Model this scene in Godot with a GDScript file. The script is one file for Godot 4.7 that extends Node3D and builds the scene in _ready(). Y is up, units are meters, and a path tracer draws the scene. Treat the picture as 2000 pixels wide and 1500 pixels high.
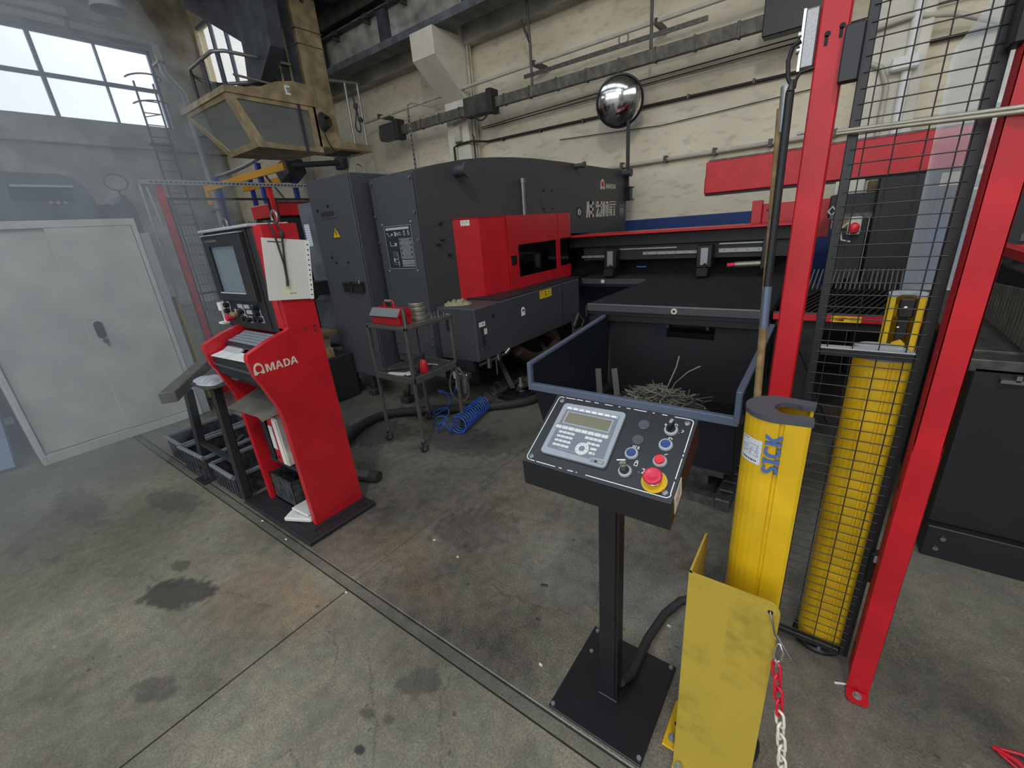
extends Node3D
# A sheet-metal workshop bay: punch press, brush table, scrap skip, control stands, safety fence and an overhead crane.
# World axes: x runs along the beige wall, -z runs towards it, y is up; all coordinates are metres, the floor is y = 0.

var M := {}
var org := Vector3.ZERO
var rng := RandomNumberGenerator.new()
var names := {}
var bold_font: Font
var plain_font: Font


class Sh:
	var v := PackedVector3Array()
	var n := PackedVector3Array()
	var uv := PackedVector2Array()

	func tri(a: Vector3, b: Vector3, c: Vector3, na: Vector3, nb: Vector3, nc: Vector3, ua := Vector2.ZERO, ub := Vector2.ZERO, uc := Vector2.ZERO) -> void:
		if (c - a).cross(b - a).dot(na + nb + nc) < 0.0:
			var t := b
			b = c
			c = t
			t = nb
			nb = nc
			nc = t
			var u := ub
			ub = uc
			uc = u
		v.append_array([a, b, c])
		n.append_array([na, nb, nc])
		uv.append_array([ua, ub, uc])

	func quad(a: Vector3, b: Vector3, c: Vector3, d: Vector3, hint := Vector3.ZERO) -> void:
		var q := (c - a).cross(b - d)
		if q.length_squared() < 1e-16:
			return
		q = q.normalized()
		if hint != Vector3.ZERO and q.dot(hint) < 0.0:
			q = -q
		tri(a, b, c, q, q, q, Vector2(0, 0), Vector2(1, 0), Vector2(1, 1))
		tri(a, c, d, q, q, q, Vector2(0, 0), Vector2(1, 1), Vector2(0, 1))

	# a box from corner to corner, its edges chamfered by bev
	func bb(lo: Vector3, hi: Vector3, bev := 0.0) -> Sh:
		return box((lo + hi) / 2.0, (hi - lo).abs(), Basis(), bev)

	func box(c: Vector3, s: Vector3, b := Basis(), bev := 0.0) -> Sh:
		var h := s / 2.0
		bev = minf(bev, 0.49 * minf(s.x, minf(s.y, s.z)))
		if bev <= 0.0:
			for ax in 3:
				for sg: float in [-1.0, 1.0]:
					var nn := Vector3.ZERO
					nn[ax] = sg
					var p := []
					for k: Array in [[-1, -1], [1, -1], [1, 1], [-1, 1]]:
						var q := Vector3.ZERO
						q[ax] = sg * h[ax]
						q[(ax + 1) % 3] = k[0] * h[(ax + 1) % 3]
						q[(ax + 2) % 3] = k[1] * h[(ax + 2) % 3]
						p.append(c + b * q)
					quad(p[0], p[1], p[2], p[3], b * nn)
			return self
		for ax in 3:
			var a1 := (ax + 1) % 3
			var a2 := (ax + 2) % 3
			for sg: float in [-1.0, 1.0]:
				var p := []
				var nn := Vector3.ZERO
				nn[ax] = sg
				for k: Array in [[-1, -1], [1, -1], [1, 1], [-1, 1]]:
					var q := Vector3.ZERO
					q[ax] = sg * h[ax]
					q[a1] = k[0] * (h[a1] - bev)
					q[a2] = k[1] * (h[a2] - bev)
					p.append(c + b * q)
				quad(p[0], p[1], p[2], p[3], b * nn)
			for s1: float in [-1.0, 1.0]:
				for s2: float in [-1.0, 1.0]:
					var e := []
					for k: Array in [[-1, 0], [1, 0], [1, 1], [-1, 1]]:
						var q := Vector3.ZERO
						q[ax] = k[0] * (h[ax] - bev)
						q[a1] = s1 * (h[a1] - (bev if k[1] == 0 else 0.0))
						q[a2] = s2 * (h[a2] - (0.0 if k[1] == 0 else bev))
						e.append(c + b * q)
					var nn := Vector3.ZERO
					nn[a1] = s1
					nn[a2] = s2
					quad(e[0], e[1], e[2], e[3], b * nn)
		for sx: float in [-1.0, 1.0]:
			for sy: float in [-1.0, 1.0]:
				for sz: float in [-1.0, 1.0]:
					var d := b * Vector3(sx, sy, sz).normalized()
					tri(c + b * Vector3(sx * h.x, sy * (h.y - bev), sz * (h.z - bev)), c + b * Vector3(sx * (h.x - bev), sy * h.y, sz * (h.z - bev)), c + b * Vector3(sx * (h.x - bev), sy * (h.y - bev), sz * h.z), d, d, d)
		return self

	# a bar of rectangular section from p to q; w runs across, t along up
	func bar(p: Vector3, q: Vector3, w: float, t: float, up := Vector3.UP, bev := 0.0) -> Sh:
		var d := (q - p)
		var z := d.normalized()
		if absf(z.dot(up.normalized())) > 0.99:
			up = Vector3(1, 0, 0) if absf(z.x) < 0.9 else Vector3(0, 0, 1)
		var x := up.cross(z).normalized()
		return box((p + q) / 2.0, Vector3(w, t, d.length()), Basis(x, z.cross(x), z), bev)

	func cyl(p: Vector3, q: Vector3, r0: float, r1 := -1.0, seg := 14, caps := true) -> Sh:
		if r1 < 0.0:
			r1 = r0
		var z := (q - p).normalized()
		var x := z.cross(Vector3(0, 1, 0) if absf(z.y) < 0.9 else Vector3(1, 0, 0)).normalized()
		var y := z.cross(x)
		var slope := (r0 - r1) / maxf((q - p).length(), 1e-6)
		for i in seg:
			var a := TAU * i / seg
			var b := TAU * (i + 1) / seg
			var da := x * cos(a) + y * sin(a)
			var db := x * cos(b) + y * sin(b)
			var na := (da + z * slope).normalized()
			var nb := (db + z * slope).normalized()
			if r0 > 0.0:
				tri(p + da * r0, p + db * r0, q + db * r1, na, nb, nb)
			if r1 > 0.0:
				tri(p + da * r0, q + db * r1, q + da * r1, na, nb, na)
			if caps and r0 > 0.0:
				tri(p, p + da * r0, p + db * r0, -z, -z, -z)
			if caps and r1 > 0.0:
				tri(q, q + da * r1, q + db * r1, z, z, z)
		return self

	func tube(pts: Array, r: float, seg := 8, closed := false) -> Sh:
		var m := pts.size()
		var fx := Vector3.ZERO
		var rings := []
		var nrm := []
		for i in m:
			var p0: Vector3 = pts[(i - 1 + m) % m if closed else maxi(i - 1, 0)]
			var p1: Vector3 = pts[(i + 1) % m if closed else mini(i + 1, m - 1)]
			var z := (p1 - p0).normalized()
			if fx == Vector3.ZERO:
				fx = z.cross(Vector3(0, 1, 0) if absf(z.y) < 0.9 else Vector3(1, 0, 0)).normalized()
			fx = (fx - z * fx.dot(z)).normalized()
			var fy := z.cross(fx)
			var rg := []
			var rn := []
			for k in seg:
				var dd := fx * cos(TAU * k / seg) + fy * sin(TAU * k / seg)
				rn.append(dd)
				rg.append(pts[i] + dd * r)
			rings.append(rg)
			nrm.append(rn)
		for i in (m if closed else m - 1):
			var j := (i + 1) % m
			for k in seg:
				var l := (k + 1) % seg
				tri(rings[i][k], rings[i][l], rings[j][l], nrm[i][k], nrm[i][l], nrm[j][l])
				tri(rings[i][k], rings[j][l], rings[j][k], nrm[i][k], nrm[j][l], nrm[j][k])
		if not closed:
			for e in [0, m - 1]:
				var z: Vector3 = (pts[0] - pts[1]).normalized() if e == 0 else (pts[m - 1] - pts[m - 2]).normalized()
				for k in seg:
					tri(pts[e], rings[e][k], rings[e][(k + 1) % seg], z, z, z)
		return self

	# profile of (radius, height) turned round the y axis of b at o
	func lathe(prof: Array, o: Vector3, b := Basis(), seg := 20, smooth := false) -> Sh:
		for i in prof.size() - 1:
			var p: Vector2 = prof[i]
			var q: Vector2 = prof[i + 1]
			var d := (q - p)
			if d.length() < 1e-7:
				continue
			var nf := Vector2(d.y, -d.x).normalized()
			var n0 := nf
			var n1 := nf
			if smooth:
				if i > 0:
					var e: Vector2 = prof[i] - prof[i - 1]
					n0 = (nf + Vector2(e.y, -e.x).normalized()).normalized()
				if i < prof.size() - 2:
					var e: Vector2 = prof[i + 2] - prof[i + 1]
					n1 = (nf + Vector2(e.y, -e.x).normalized()).normalized()
			for k in seg:
				var a := TAU * k / seg
				var c := TAU * (k + 1) / seg
				var da := Vector3(cos(a), 0, sin(a))
				var dc := Vector3(cos(c), 0, sin(c))
				var up := Vector3.UP
				var A := o + b * (da * p.x + up * p.y)
				var B := o + b * (dc * p.x + up * p.y)
				var C := o + b * (dc * q.x + up * q.y)
				var D := o + b * (da * q.x + up * q.y)
				var nA := b * (da * n0.x + up * n0.y)
				var nB := b * (dc * n0.x + up * n0.y)
				var nC := b * (dc * n1.x + up * n1.y)
				var nD := b * (da * n1.x + up * n1.y)
				if p.x > 1e-6:
					tri(A, B, C, nA, nB, nC)
				if q.x > 1e-6:
					tri(A, C, D, nA, nC, nD)
		return self

	# a polygon (points o + x*ux + y*uy) pushed along w
	func prism(poly: Array, o: Vector3, ux: Vector3, uy: Vector3, w: Vector3) -> Sh:
		var pv := PackedVector2Array(poly)
		if Geometry2D.is_polygon_clockwise(pv):
			pv.reverse()
		var idx := Geometry2D.triangulate_polygon(pv)
		var nz := ux.cross(uy).normalized()
		if nz.dot(w) > 0.0:
			nz = -nz
		var at := func(p: Vector2) -> Vector3: return o + ux * p.x + uy * p.y
		for i in range(0, idx.size(), 3):
			var a: Vector3 = at.call(pv[idx[i]])
			var b: Vector3 = at.call(pv[idx[i + 1]])
			var c: Vector3 = at.call(pv[idx[i + 2]])
			tri(a, b, c, nz, nz, nz)
			tri(a + w, b + w, c + w, -nz, -nz, -nz)
		for i in pv.size():
			var p := pv[i]
			var q := pv[(i + 1) % pv.size()]
			var e := (q - p).normalized()
			var out := (ux * e.y - uy * e.x)
			var a: Vector3 = at.call(p)
			var b: Vector3 = at.call(q)
			quad(a, b, b + w, a + w, out)
		return self

	# a flat picture: lower left corner, edges along x and y; the texture's top is at the y end
	func card(o: Vector3, ex: Vector3, ey: Vector3) -> Sh:
		var nn := ex.cross(ey).normalized()
		tri(o, o + ex, o + ex + ey, nn, nn, nn, Vector2(0, 1), Vector2(1, 1), Vector2(1, 0))
		tri(o, o + ex + ey, o + ey, nn, nn, nn, Vector2(0, 1), Vector2(1, 0), Vector2(0, 0))
		return self

	func ball(c: Vector3, r: Vector3, b := Basis(), seg := 14, rows := 8) -> Sh:
		for i in rows:
			for k in seg:
				var q := []
				for e: Array in [[0, 0], [0, 1], [1, 1], [1, 0]]:
					var la: float = PI * (i + e[0]) / rows - PI / 2
					var lo: float = TAU * (k + e[1]) / seg
					q.append(Vector3(cos(la) * cos(lo), sin(la), cos(la) * sin(lo)))
				var nn := []
				for e: Vector3 in q:
					nn.append(b * (e / r).normalized())
				if i > 0:
					tri(c + b * (q[0] * r), c + b * (q[1] * r), c + b * (q[2] * r), nn[0], nn[1], nn[2])
				if i < rows - 1:
					tri(c + b * (q[0] * r), c + b * (q[2] * r), c + b * (q[3] * r), nn[0], nn[2], nn[3])
		return self

	func mesh(shift := Vector3.ZERO) -> ArrayMesh:
		var a := []
		a.resize(Mesh.ARRAY_MAX)
		var w := v
		if shift != Vector3.ZERO:
			w = PackedVector3Array()
			w.resize(v.size())
			for i in v.size():
				w[i] = v[i] - shift
		a[Mesh.ARRAY_VERTEX] = w
		a[Mesh.ARRAY_NORMAL] = n
		a[Mesh.ARRAY_TEX_UV] = uv
		var am := ArrayMesh.new()
		am.add_surface_from_arrays(Mesh.PRIMITIVE_TRIANGLES, a)
		return am

	func low() -> Vector3:
		var lo := v[0]
		var hi := v[0]
		for p in v:
			lo = lo.min(p)
			hi = hi.max(p)
		return Vector3((lo.x + hi.x) / 2.0, lo.y, (lo.z + hi.z) / 2.0)


func numbered(called: String) -> String:
	var k: int = names.get(called, 0)
	names[called] = k + 1
	return called if k == 0 else "%s_%03d" % [called, k]


func tag(o: Node, label: String, category := "", group := "") -> Node:
	o.set_meta("label", label)
	if category:
		o.set_meta("category", category)
	if group:
		o.set_meta("group", group)
	return o


# a thing with parts: a Node3D at its base; the parts' coordinates stay world coordinates until they are committed
func thing(called: String, label: String, category: String, at: Vector3, group := "") -> Node3D:
	var o := Node3D.new()
	o.name = numbered(called)
	add_child(o)
	o.position = at
	org = at
	tag(o, label, category, group)
	return o


func part(called: String, sh: Sh, m: Material, parent: Node3D, label := "") -> MeshInstance3D:
	var o := MeshInstance3D.new()
	o.name = called
	o.mesh = sh.mesh(org)
	o.material_override = m
	parent.add_child(o, true)
	if label:
		o.set_meta("label", label)
	return o


# a thing that is one mesh
func solo(called: String, sh: Sh, m: Material, label: String, category: String, group := "") -> MeshInstance3D:
	var o := MeshInstance3D.new()
	o.name = numbered(called)
	var at := sh.low()
	o.mesh = sh.mesh(at)
	o.material_override = m
	add_child(o)
	o.position = at
	tag(o, label, category, group)
	return o


func struct(called: String, sh: Sh, m: Material) -> MeshInstance3D:
	var o := MeshInstance3D.new()
	o.name = called
	o.mesh = sh.mesh()
	o.material_override = m
	o.set_meta("kind", "structure")
	add_child(o, true)
	org = Vector3.ZERO
	return o


func copy(src: Node3D, at: Vector3, label := "") -> Node3D:
	var c: Node3D = src.duplicate()
	c.name = numbered(String(src.name).rstrip("0123456789").trim_suffix("_"))
	add_child(c)
	c.position = at
	if label:
		c.set_meta("label", label)
	return c


# letters standing a hair proud of a surface: centre-left at o, running along ex, up along ey, h tall, sx stretches the width
func letters(called: String, text: String, o: Vector3, ex: Vector3, ey: Vector3, h: float, m: Material, parent: Node3D, sx := 1.0, depth := 0.002, font: Font = null) -> MeshInstance3D:
	var t := TextMesh.new()
	t.text = text
	t.font = font if font else bold_font
	t.font_size = 32
	t.pixel_size = 0.01
	t.depth = 0.02
	t.curve_step = 2.0
	t.horizontal_alignment = HORIZONTAL_ALIGNMENT_LEFT
	t.vertical_alignment = VERTICAL_ALIGNMENT_CENTER
	var k := h / 0.232
	var o3 := MeshInstance3D.new()
	o3.name = called
	o3.mesh = t
	o3.material_override = m
	var nz := ex.cross(ey).normalized()
	o3.transform = Transform3D(Basis(ex.normalized() * k * sx, ey.normalized() * k, nz * depth / 0.02), o - org)
	parent.add_child(o3, true)
	return o3


func noise(freq: float, oct: int, lo: float, hi: float, size := 512, sd := 1, kind := FastNoiseLite.TYPE_SIMPLEX_SMOOTH) -> NoiseTexture2D:
	var f := FastNoiseLite.new()
	f.seed = sd
	f.noise_type = kind
	f.frequency = freq
	f.fractal_octaves = oct
	var t := NoiseTexture2D.new()
	t.width = size
	t.height = size
	t.seamless = true
	t.noise = f
	var g := Gradient.new()
	g.set_color(0, Color(lo, lo, lo))
	g.set_color(1, Color(hi, hi, hi))
	t.color_ramp = g
	return t


func c8(r: int, g: int, b: int) -> Color:
	return Color(r / 255.0, g / 255.0, b / 255.0)


func mat(key: String, col: Color, rough: float, metal := 0.0, tex: Texture2D = null, scale := 1.0, bump: Texture2D = null, bump_cm := 0.1, bump_scale := 0.0) -> StandardMaterial3D:
	var m := StandardMaterial3D.new()
	m.resource_name = key
	m.albedo_color = col
	m.roughness = rough
	m.metallic = metal
	if tex or bump:
		m.uv1_triplanar = true
		m.uv1_world_triplanar = false
		m.uv1_scale = Vector3.ONE * scale
	if tex:
		m.albedo_texture = tex
	if bump:
		m.heightmap_enabled = true
		m.heightmap_texture = bump
		m.heightmap_scale = bump_cm
	M[key] = m
	return m


func _ready() -> void:
	rng.seed = 7
	# ---- camera: the photograph's wide phone lens, at eye height, looking down and to the left
	var cam := Camera3D.new()
	cam.name = "camera"
	cam.position = Vector3(0, 1.65, 0)
	cam.rotation_degrees = Vector3(-20.094, 37.397, -4.661)
	cam.fov = 83.954
	cam.near = 0.05
	cam.far = 200.0
	add_child(cam)
	cam.current = true
	# ---- daylight: a bright hazy sky that enters through the windows, the roof lights and the open gate behind the camera
	var env := Environment.new()
	env.tonemap_mode = Environment.TONE_MAPPER_LINEAR
	env.tonemap_exposure = 0.97
	env.background_mode = Environment.BG_SKY
	env.background_energy_multiplier = 2.8
	env.sdfgi_enabled = true
	env.ssao_enabled = true
	env.ssil_enabled = true
	var sm := ProceduralSkyMaterial.new()
	sm.sky_top_color = c8(205, 224, 243)
	sm.sky_horizon_color = c8(240, 240, 240)
	sm.sky_curve = 0.3
	sm.ground_bottom_color = c8(120, 118, 112)
	sm.ground_horizon_color = c8(150, 148, 142)
	var clouds := noise(0.012, 4, 0.0, 1.0, 512, 5)
	var cg := Gradient.new()
	cg.set_color(0, Color(1, 1, 1, 0.0))
	cg.set_color(1, Color(1, 1, 1, 0.25))
	cg.set_offset(0, 0.45)
	clouds.color_ramp = cg
	sm.sky_cover = clouds
	var sky := Sky.new()
	sky.sky_material = sm
	env.sky = sky
	var we := WorldEnvironment.new()
	we.name = "world"
	we.environment = env
	add_child(we)
	env.volumetric_fog_enabled = true
	env.volumetric_fog_density = 0.0
	fonts()
	materials()
	floor_slabs()
	shell()
	runway()
	crane()
	wall_services()
	left_corner()
	far_fence()
	press()
	press_details()
	feed_table()
	skip()
	slat_table()
	loader()
	near_fence()
	light_columns()
	guard()
	pedestal()
	console()
	cart()
	hoses()
	crates_and_stand()
	small_things()
	haze()


func fonts() -> void:
	var f := SystemFont.new()
	f.font_names = PackedStringArray(["Droid Sans"])
	f.font_weight = 700
	bold_font = f
	var p := SystemFont.new()
	p.font_names = PackedStringArray(["Droid Sans"])
	plain_font = p


func materials() -> void:
	var blot := noise(0.008, 5, 0.62, 1.0, 512, 3)
	var soft := noise(0.006, 4, 0.86, 1.0, 512, 11)
	var grain := noise(0.11, 3, 0.82, 1.0, 512, 21)
	var bump := noise(0.12, 2, 0.0, 1.0, 512, 31)
	var fine := noise(0.3, 2, 0.0, 1.0, 256, 41)
	var scuff := noise(0.02, 5, 0.35, 1.0, 512, 51)
	M.blot = blot
	mat("press_black", c8(72, 73, 77), 0.5, 0.0, grain, 2.5, fine, 0.02)
	mat("press_dark", c8(36, 37, 40), 0.55, 0.0, grain, 2.5, fine, 0.02)
	mat("black", c8(26, 26, 28), 0.5, 0.0, soft, 1.5)
	mat("satin_black", c8(30, 30, 33), 0.35, 0.0, soft, 2.0)
	mat("deep_black", c8(18, 18, 20), 0.7)
	mat("red", c8(200, 32, 42), 0.34, 0.0, soft, 1.2, fine, 0.01)
	mat("post_red", c8(205, 22, 36), 0.38, 0.0, soft, 1.6)
	mat("yellow", c8(232, 186, 22), 0.42, 0.0, soft, 1.6)
	mat("guard_yellow", c8(182, 158, 58), 0.5, 0.0, scuffed(), 1.3)
	mat("crane_beige", c8(190, 170, 132), 0.6, 0.0, blot, 0.6)
	mat("cabinet_white", c8(216, 217, 208), 0.5, 0.0, soft, 0.8)
	mat("steel", c8(150, 150, 148), 0.35, 0.9, soft, 2.0)
	mat("galv", c8(178, 180, 180), 0.45, 0.75, grain, 3.0)
	mat("cart_steel", c8(128, 126, 120), 0.38, 0.65, soft, 3.0)
	mat("chrome", c8(225, 225, 222), 0.14, 1.0)
	mat("dull_steel", c8(104, 102, 98), 0.45, 0.6, blot, 3.0)
	mat("skip_blue", c8(34, 38, 46), 0.5, 0.25, grain, 2.2, bump, 0.03)
	mat("skip_rim", c8(112, 124, 146), 0.42, 0.35, grain, 4.0)
	mat("skip_inside", c8(32, 33, 36), 0.6, 0.2, grain, 2.0)
	mat("rubber", c8(44, 44, 44), 0.7, 0.0, grain, 4.0)
	mat("blue_hose", c8(36, 82, 172), 0.32)
	mat("grey_plastic", c8(84, 86, 90), 0.6, 0.0, scuff, 1.8)
	mat("pale_grey", c8(168, 172, 176), 0.45)
	mat("mid_grey", c8(122, 127, 134), 0.5)
	mat("white", c8(235, 235, 230), 0.5)
	mat("white_print", c8(226, 222, 208), 0.55)
	mat("cream_print", c8(210, 202, 182), 0.55)
	mat("paper", c8(226, 224, 218), 0.85, 0.0, soft, 3.0)
	mat("blue_print", c8(70, 100, 160), 0.6)
	mat("button_blue", c8(34, 62, 120), 0.4)
	mat("button_grey", c8(70, 72, 78), 0.45)
	mat("estop_red", c8(206, 40, 66), 0.4)
	mat("switch_red", c8(224, 30, 44), 0.35)
	mat("wood", c8(170, 140, 92), 0.7, 0.0, blot, 4.0)
	mat("old_wood", c8(112, 92, 62), 0.75, 0.0, blot, 4.0)
	mat("rag", c8(190, 176, 146), 0.95, 0.0, blot, 9.0, bump, 0.2)
	mat("rack_blue", c8(48, 66, 170), 0.5)
	mat("rack_orange", c8(240, 170, 40), 0.5)
	mat("conduit", c8(206, 202, 186), 0.55, 0.0, soft, 1.0)
	mat("trunking", c8(124, 120, 108), 0.6, 0.2, blot, 1.4)
	mat("cable", c8(44, 43, 42), 0.7)
	mat("brush", c8(44, 44, 46), 0.75)
	mat("bristle", c8(96, 94, 90), 0.7)
	mat("chain_white", c8(222, 214, 196), 0.5)
	mat("chain_red", c8(200, 26, 48), 0.4)
	mat("lcd", c8(112, 108, 84), 0.25)
	mat("membrane", c8(112, 117, 126), 0.45)
	mat("membrane_light", c8(150, 155, 162), 0.4)
	mat("key_white", c8(206, 208, 206), 0.5)
	mat("scrap", c8(170, 164, 146), 0.38, 0.6, soft, 6.0)
	mat("rust", c8(84, 60, 44), 0.8, 0.2, blot, 6.0)
	mat("screen_glass", c8(118, 130, 138), 0.12)
	mat("runway_grey", c8(112, 116, 124), 0.6, 0.0, blot, 0.5)
	mat("runway_panel", c8(190, 190, 184), 0.7, 0.0, blot, 0.5)
	mat("roof", c8(150, 146, 134), 0.85, 0.0, blot, 0.25)
	mat("dark_steelwork", c8(92, 90, 84), 0.7, 0.2, blot, 0.6)
	mat("window_frame", c8(120, 132, 160), 0.6)
	mat("crane_dark", c8(78, 82, 92), 0.6, 0.0, blot, 0.5)
	var ws := mat("wall_plaster", c8(238, 231, 213), 0.85, 0.0, noise(0.004, 5, 0.86, 1.0, 512, 61), 0.14, bump, 0.1)
	ws.detail_enabled = true
	ws.detail_blend_mode = BaseMaterial3D.BLEND_MODE_MUL
	ws.detail_uv_layer = BaseMaterial3D.DETAIL_UV_2
	ws.uv2_triplanar = true
	ws.uv2_scale = Vector3(0.55, 0.9, 0.55)
	ws.detail_albedo = stain_spots()
	mat("wall_grey", c8(206, 203, 192), 0.85, 0.0, blot, 0.2)
	mat("dado_blue", c8(34, 62, 124), 0.6, 0.0, soft, 0.5)
	mat("column_white", c8(236, 230, 214), 0.8, 0.0, soft, 0.4, bump, 0.15)
	# panes
	var pane := mat("window_glass", Color(0.8, 0.9, 0.95, 0.15), 0.08)
	pane.transparency = BaseMaterial3D.TRANSPARENCY_ALPHA
	var dirty := mat("profiled_glass", Color(1.0, 0.93, 0.76, 0.4), 0.12)
	dirty.transparency = BaseMaterial3D.TRANSPARENCY_ALPHA
	var clear := mat("clear_plastic", Color(0.86, 0.9, 0.93, 0.22), 0.12)
	clear.transparency = BaseMaterial3D.TRANSPARENCY_ALPHA
	var tinted := mat("tinted_glass", Color(0.02, 0.02, 0.02, 0.72), 0.08)
	tinted.transparency = BaseMaterial3D.TRANSPARENCY_ALPHA
	var cabg := mat("cab_glass", Color(0.55, 0.57, 0.56, 0.45), 0.1)
	cabg.transparency = BaseMaterial3D.TRANSPARENCY_ALPHA
	var wrap := mat("plastic_wrap", Color(0.9, 0.93, 0.96, 0.5), 0.2)
	wrap.transparency = BaseMaterial3D.TRANSPARENCY_ALPHA


# paint with rubbed dark patches and a little rust
func scuffed() -> ImageTexture:
	var f := FastNoiseLite.new()
	f.seed = 71
	f.frequency = 0.012
	f.fractal_octaves = 5
	var g := FastNoiseLite.new()
	g.seed = 72
	g.frequency = 0.05
	g.fractal_octaves = 3
	var im := Image.create(256, 256, false, Image.FORMAT_RGB8)
	for y in 256:
		for x in 256:
			var a := f.get_noise_2d(x, y)
			var b := g.get_noise_2d(x, y)
			var k := 1.0 - 0.16 * clampf((a - 0.1) * 2.0, 0.0, 1.0) * clampf(0.6 + b, 0.0, 1.0)
			im.set_pixel(x, y, Color(k, k * 0.985, k * 0.96))
	return ImageTexture.create_from_image(im)


# plaster: mostly clean, with scattered darker dabs and runs
func stain_spots() -> ImageTexture:
	var f := FastNoiseLite.new()
	f.seed = 81
	f.frequency = 0.011
	f.fractal_octaves = 5
	var im := Image.create(512, 512, false, Image.FORMAT_RGBA8)
	for y in 512:
		for x in 512:
			var a := f.get_noise_2d(x * 0.8, y * 1.3)
			var k := 1.0 - 0.11 * clampf((a - 0.12) * 1.8, 0.0, 1.0)
			im.set_pixel(x, y, Color(k, k * 0.985, k * 0.95, 1))
	return ImageTexture.create_from_image(im)


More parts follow.
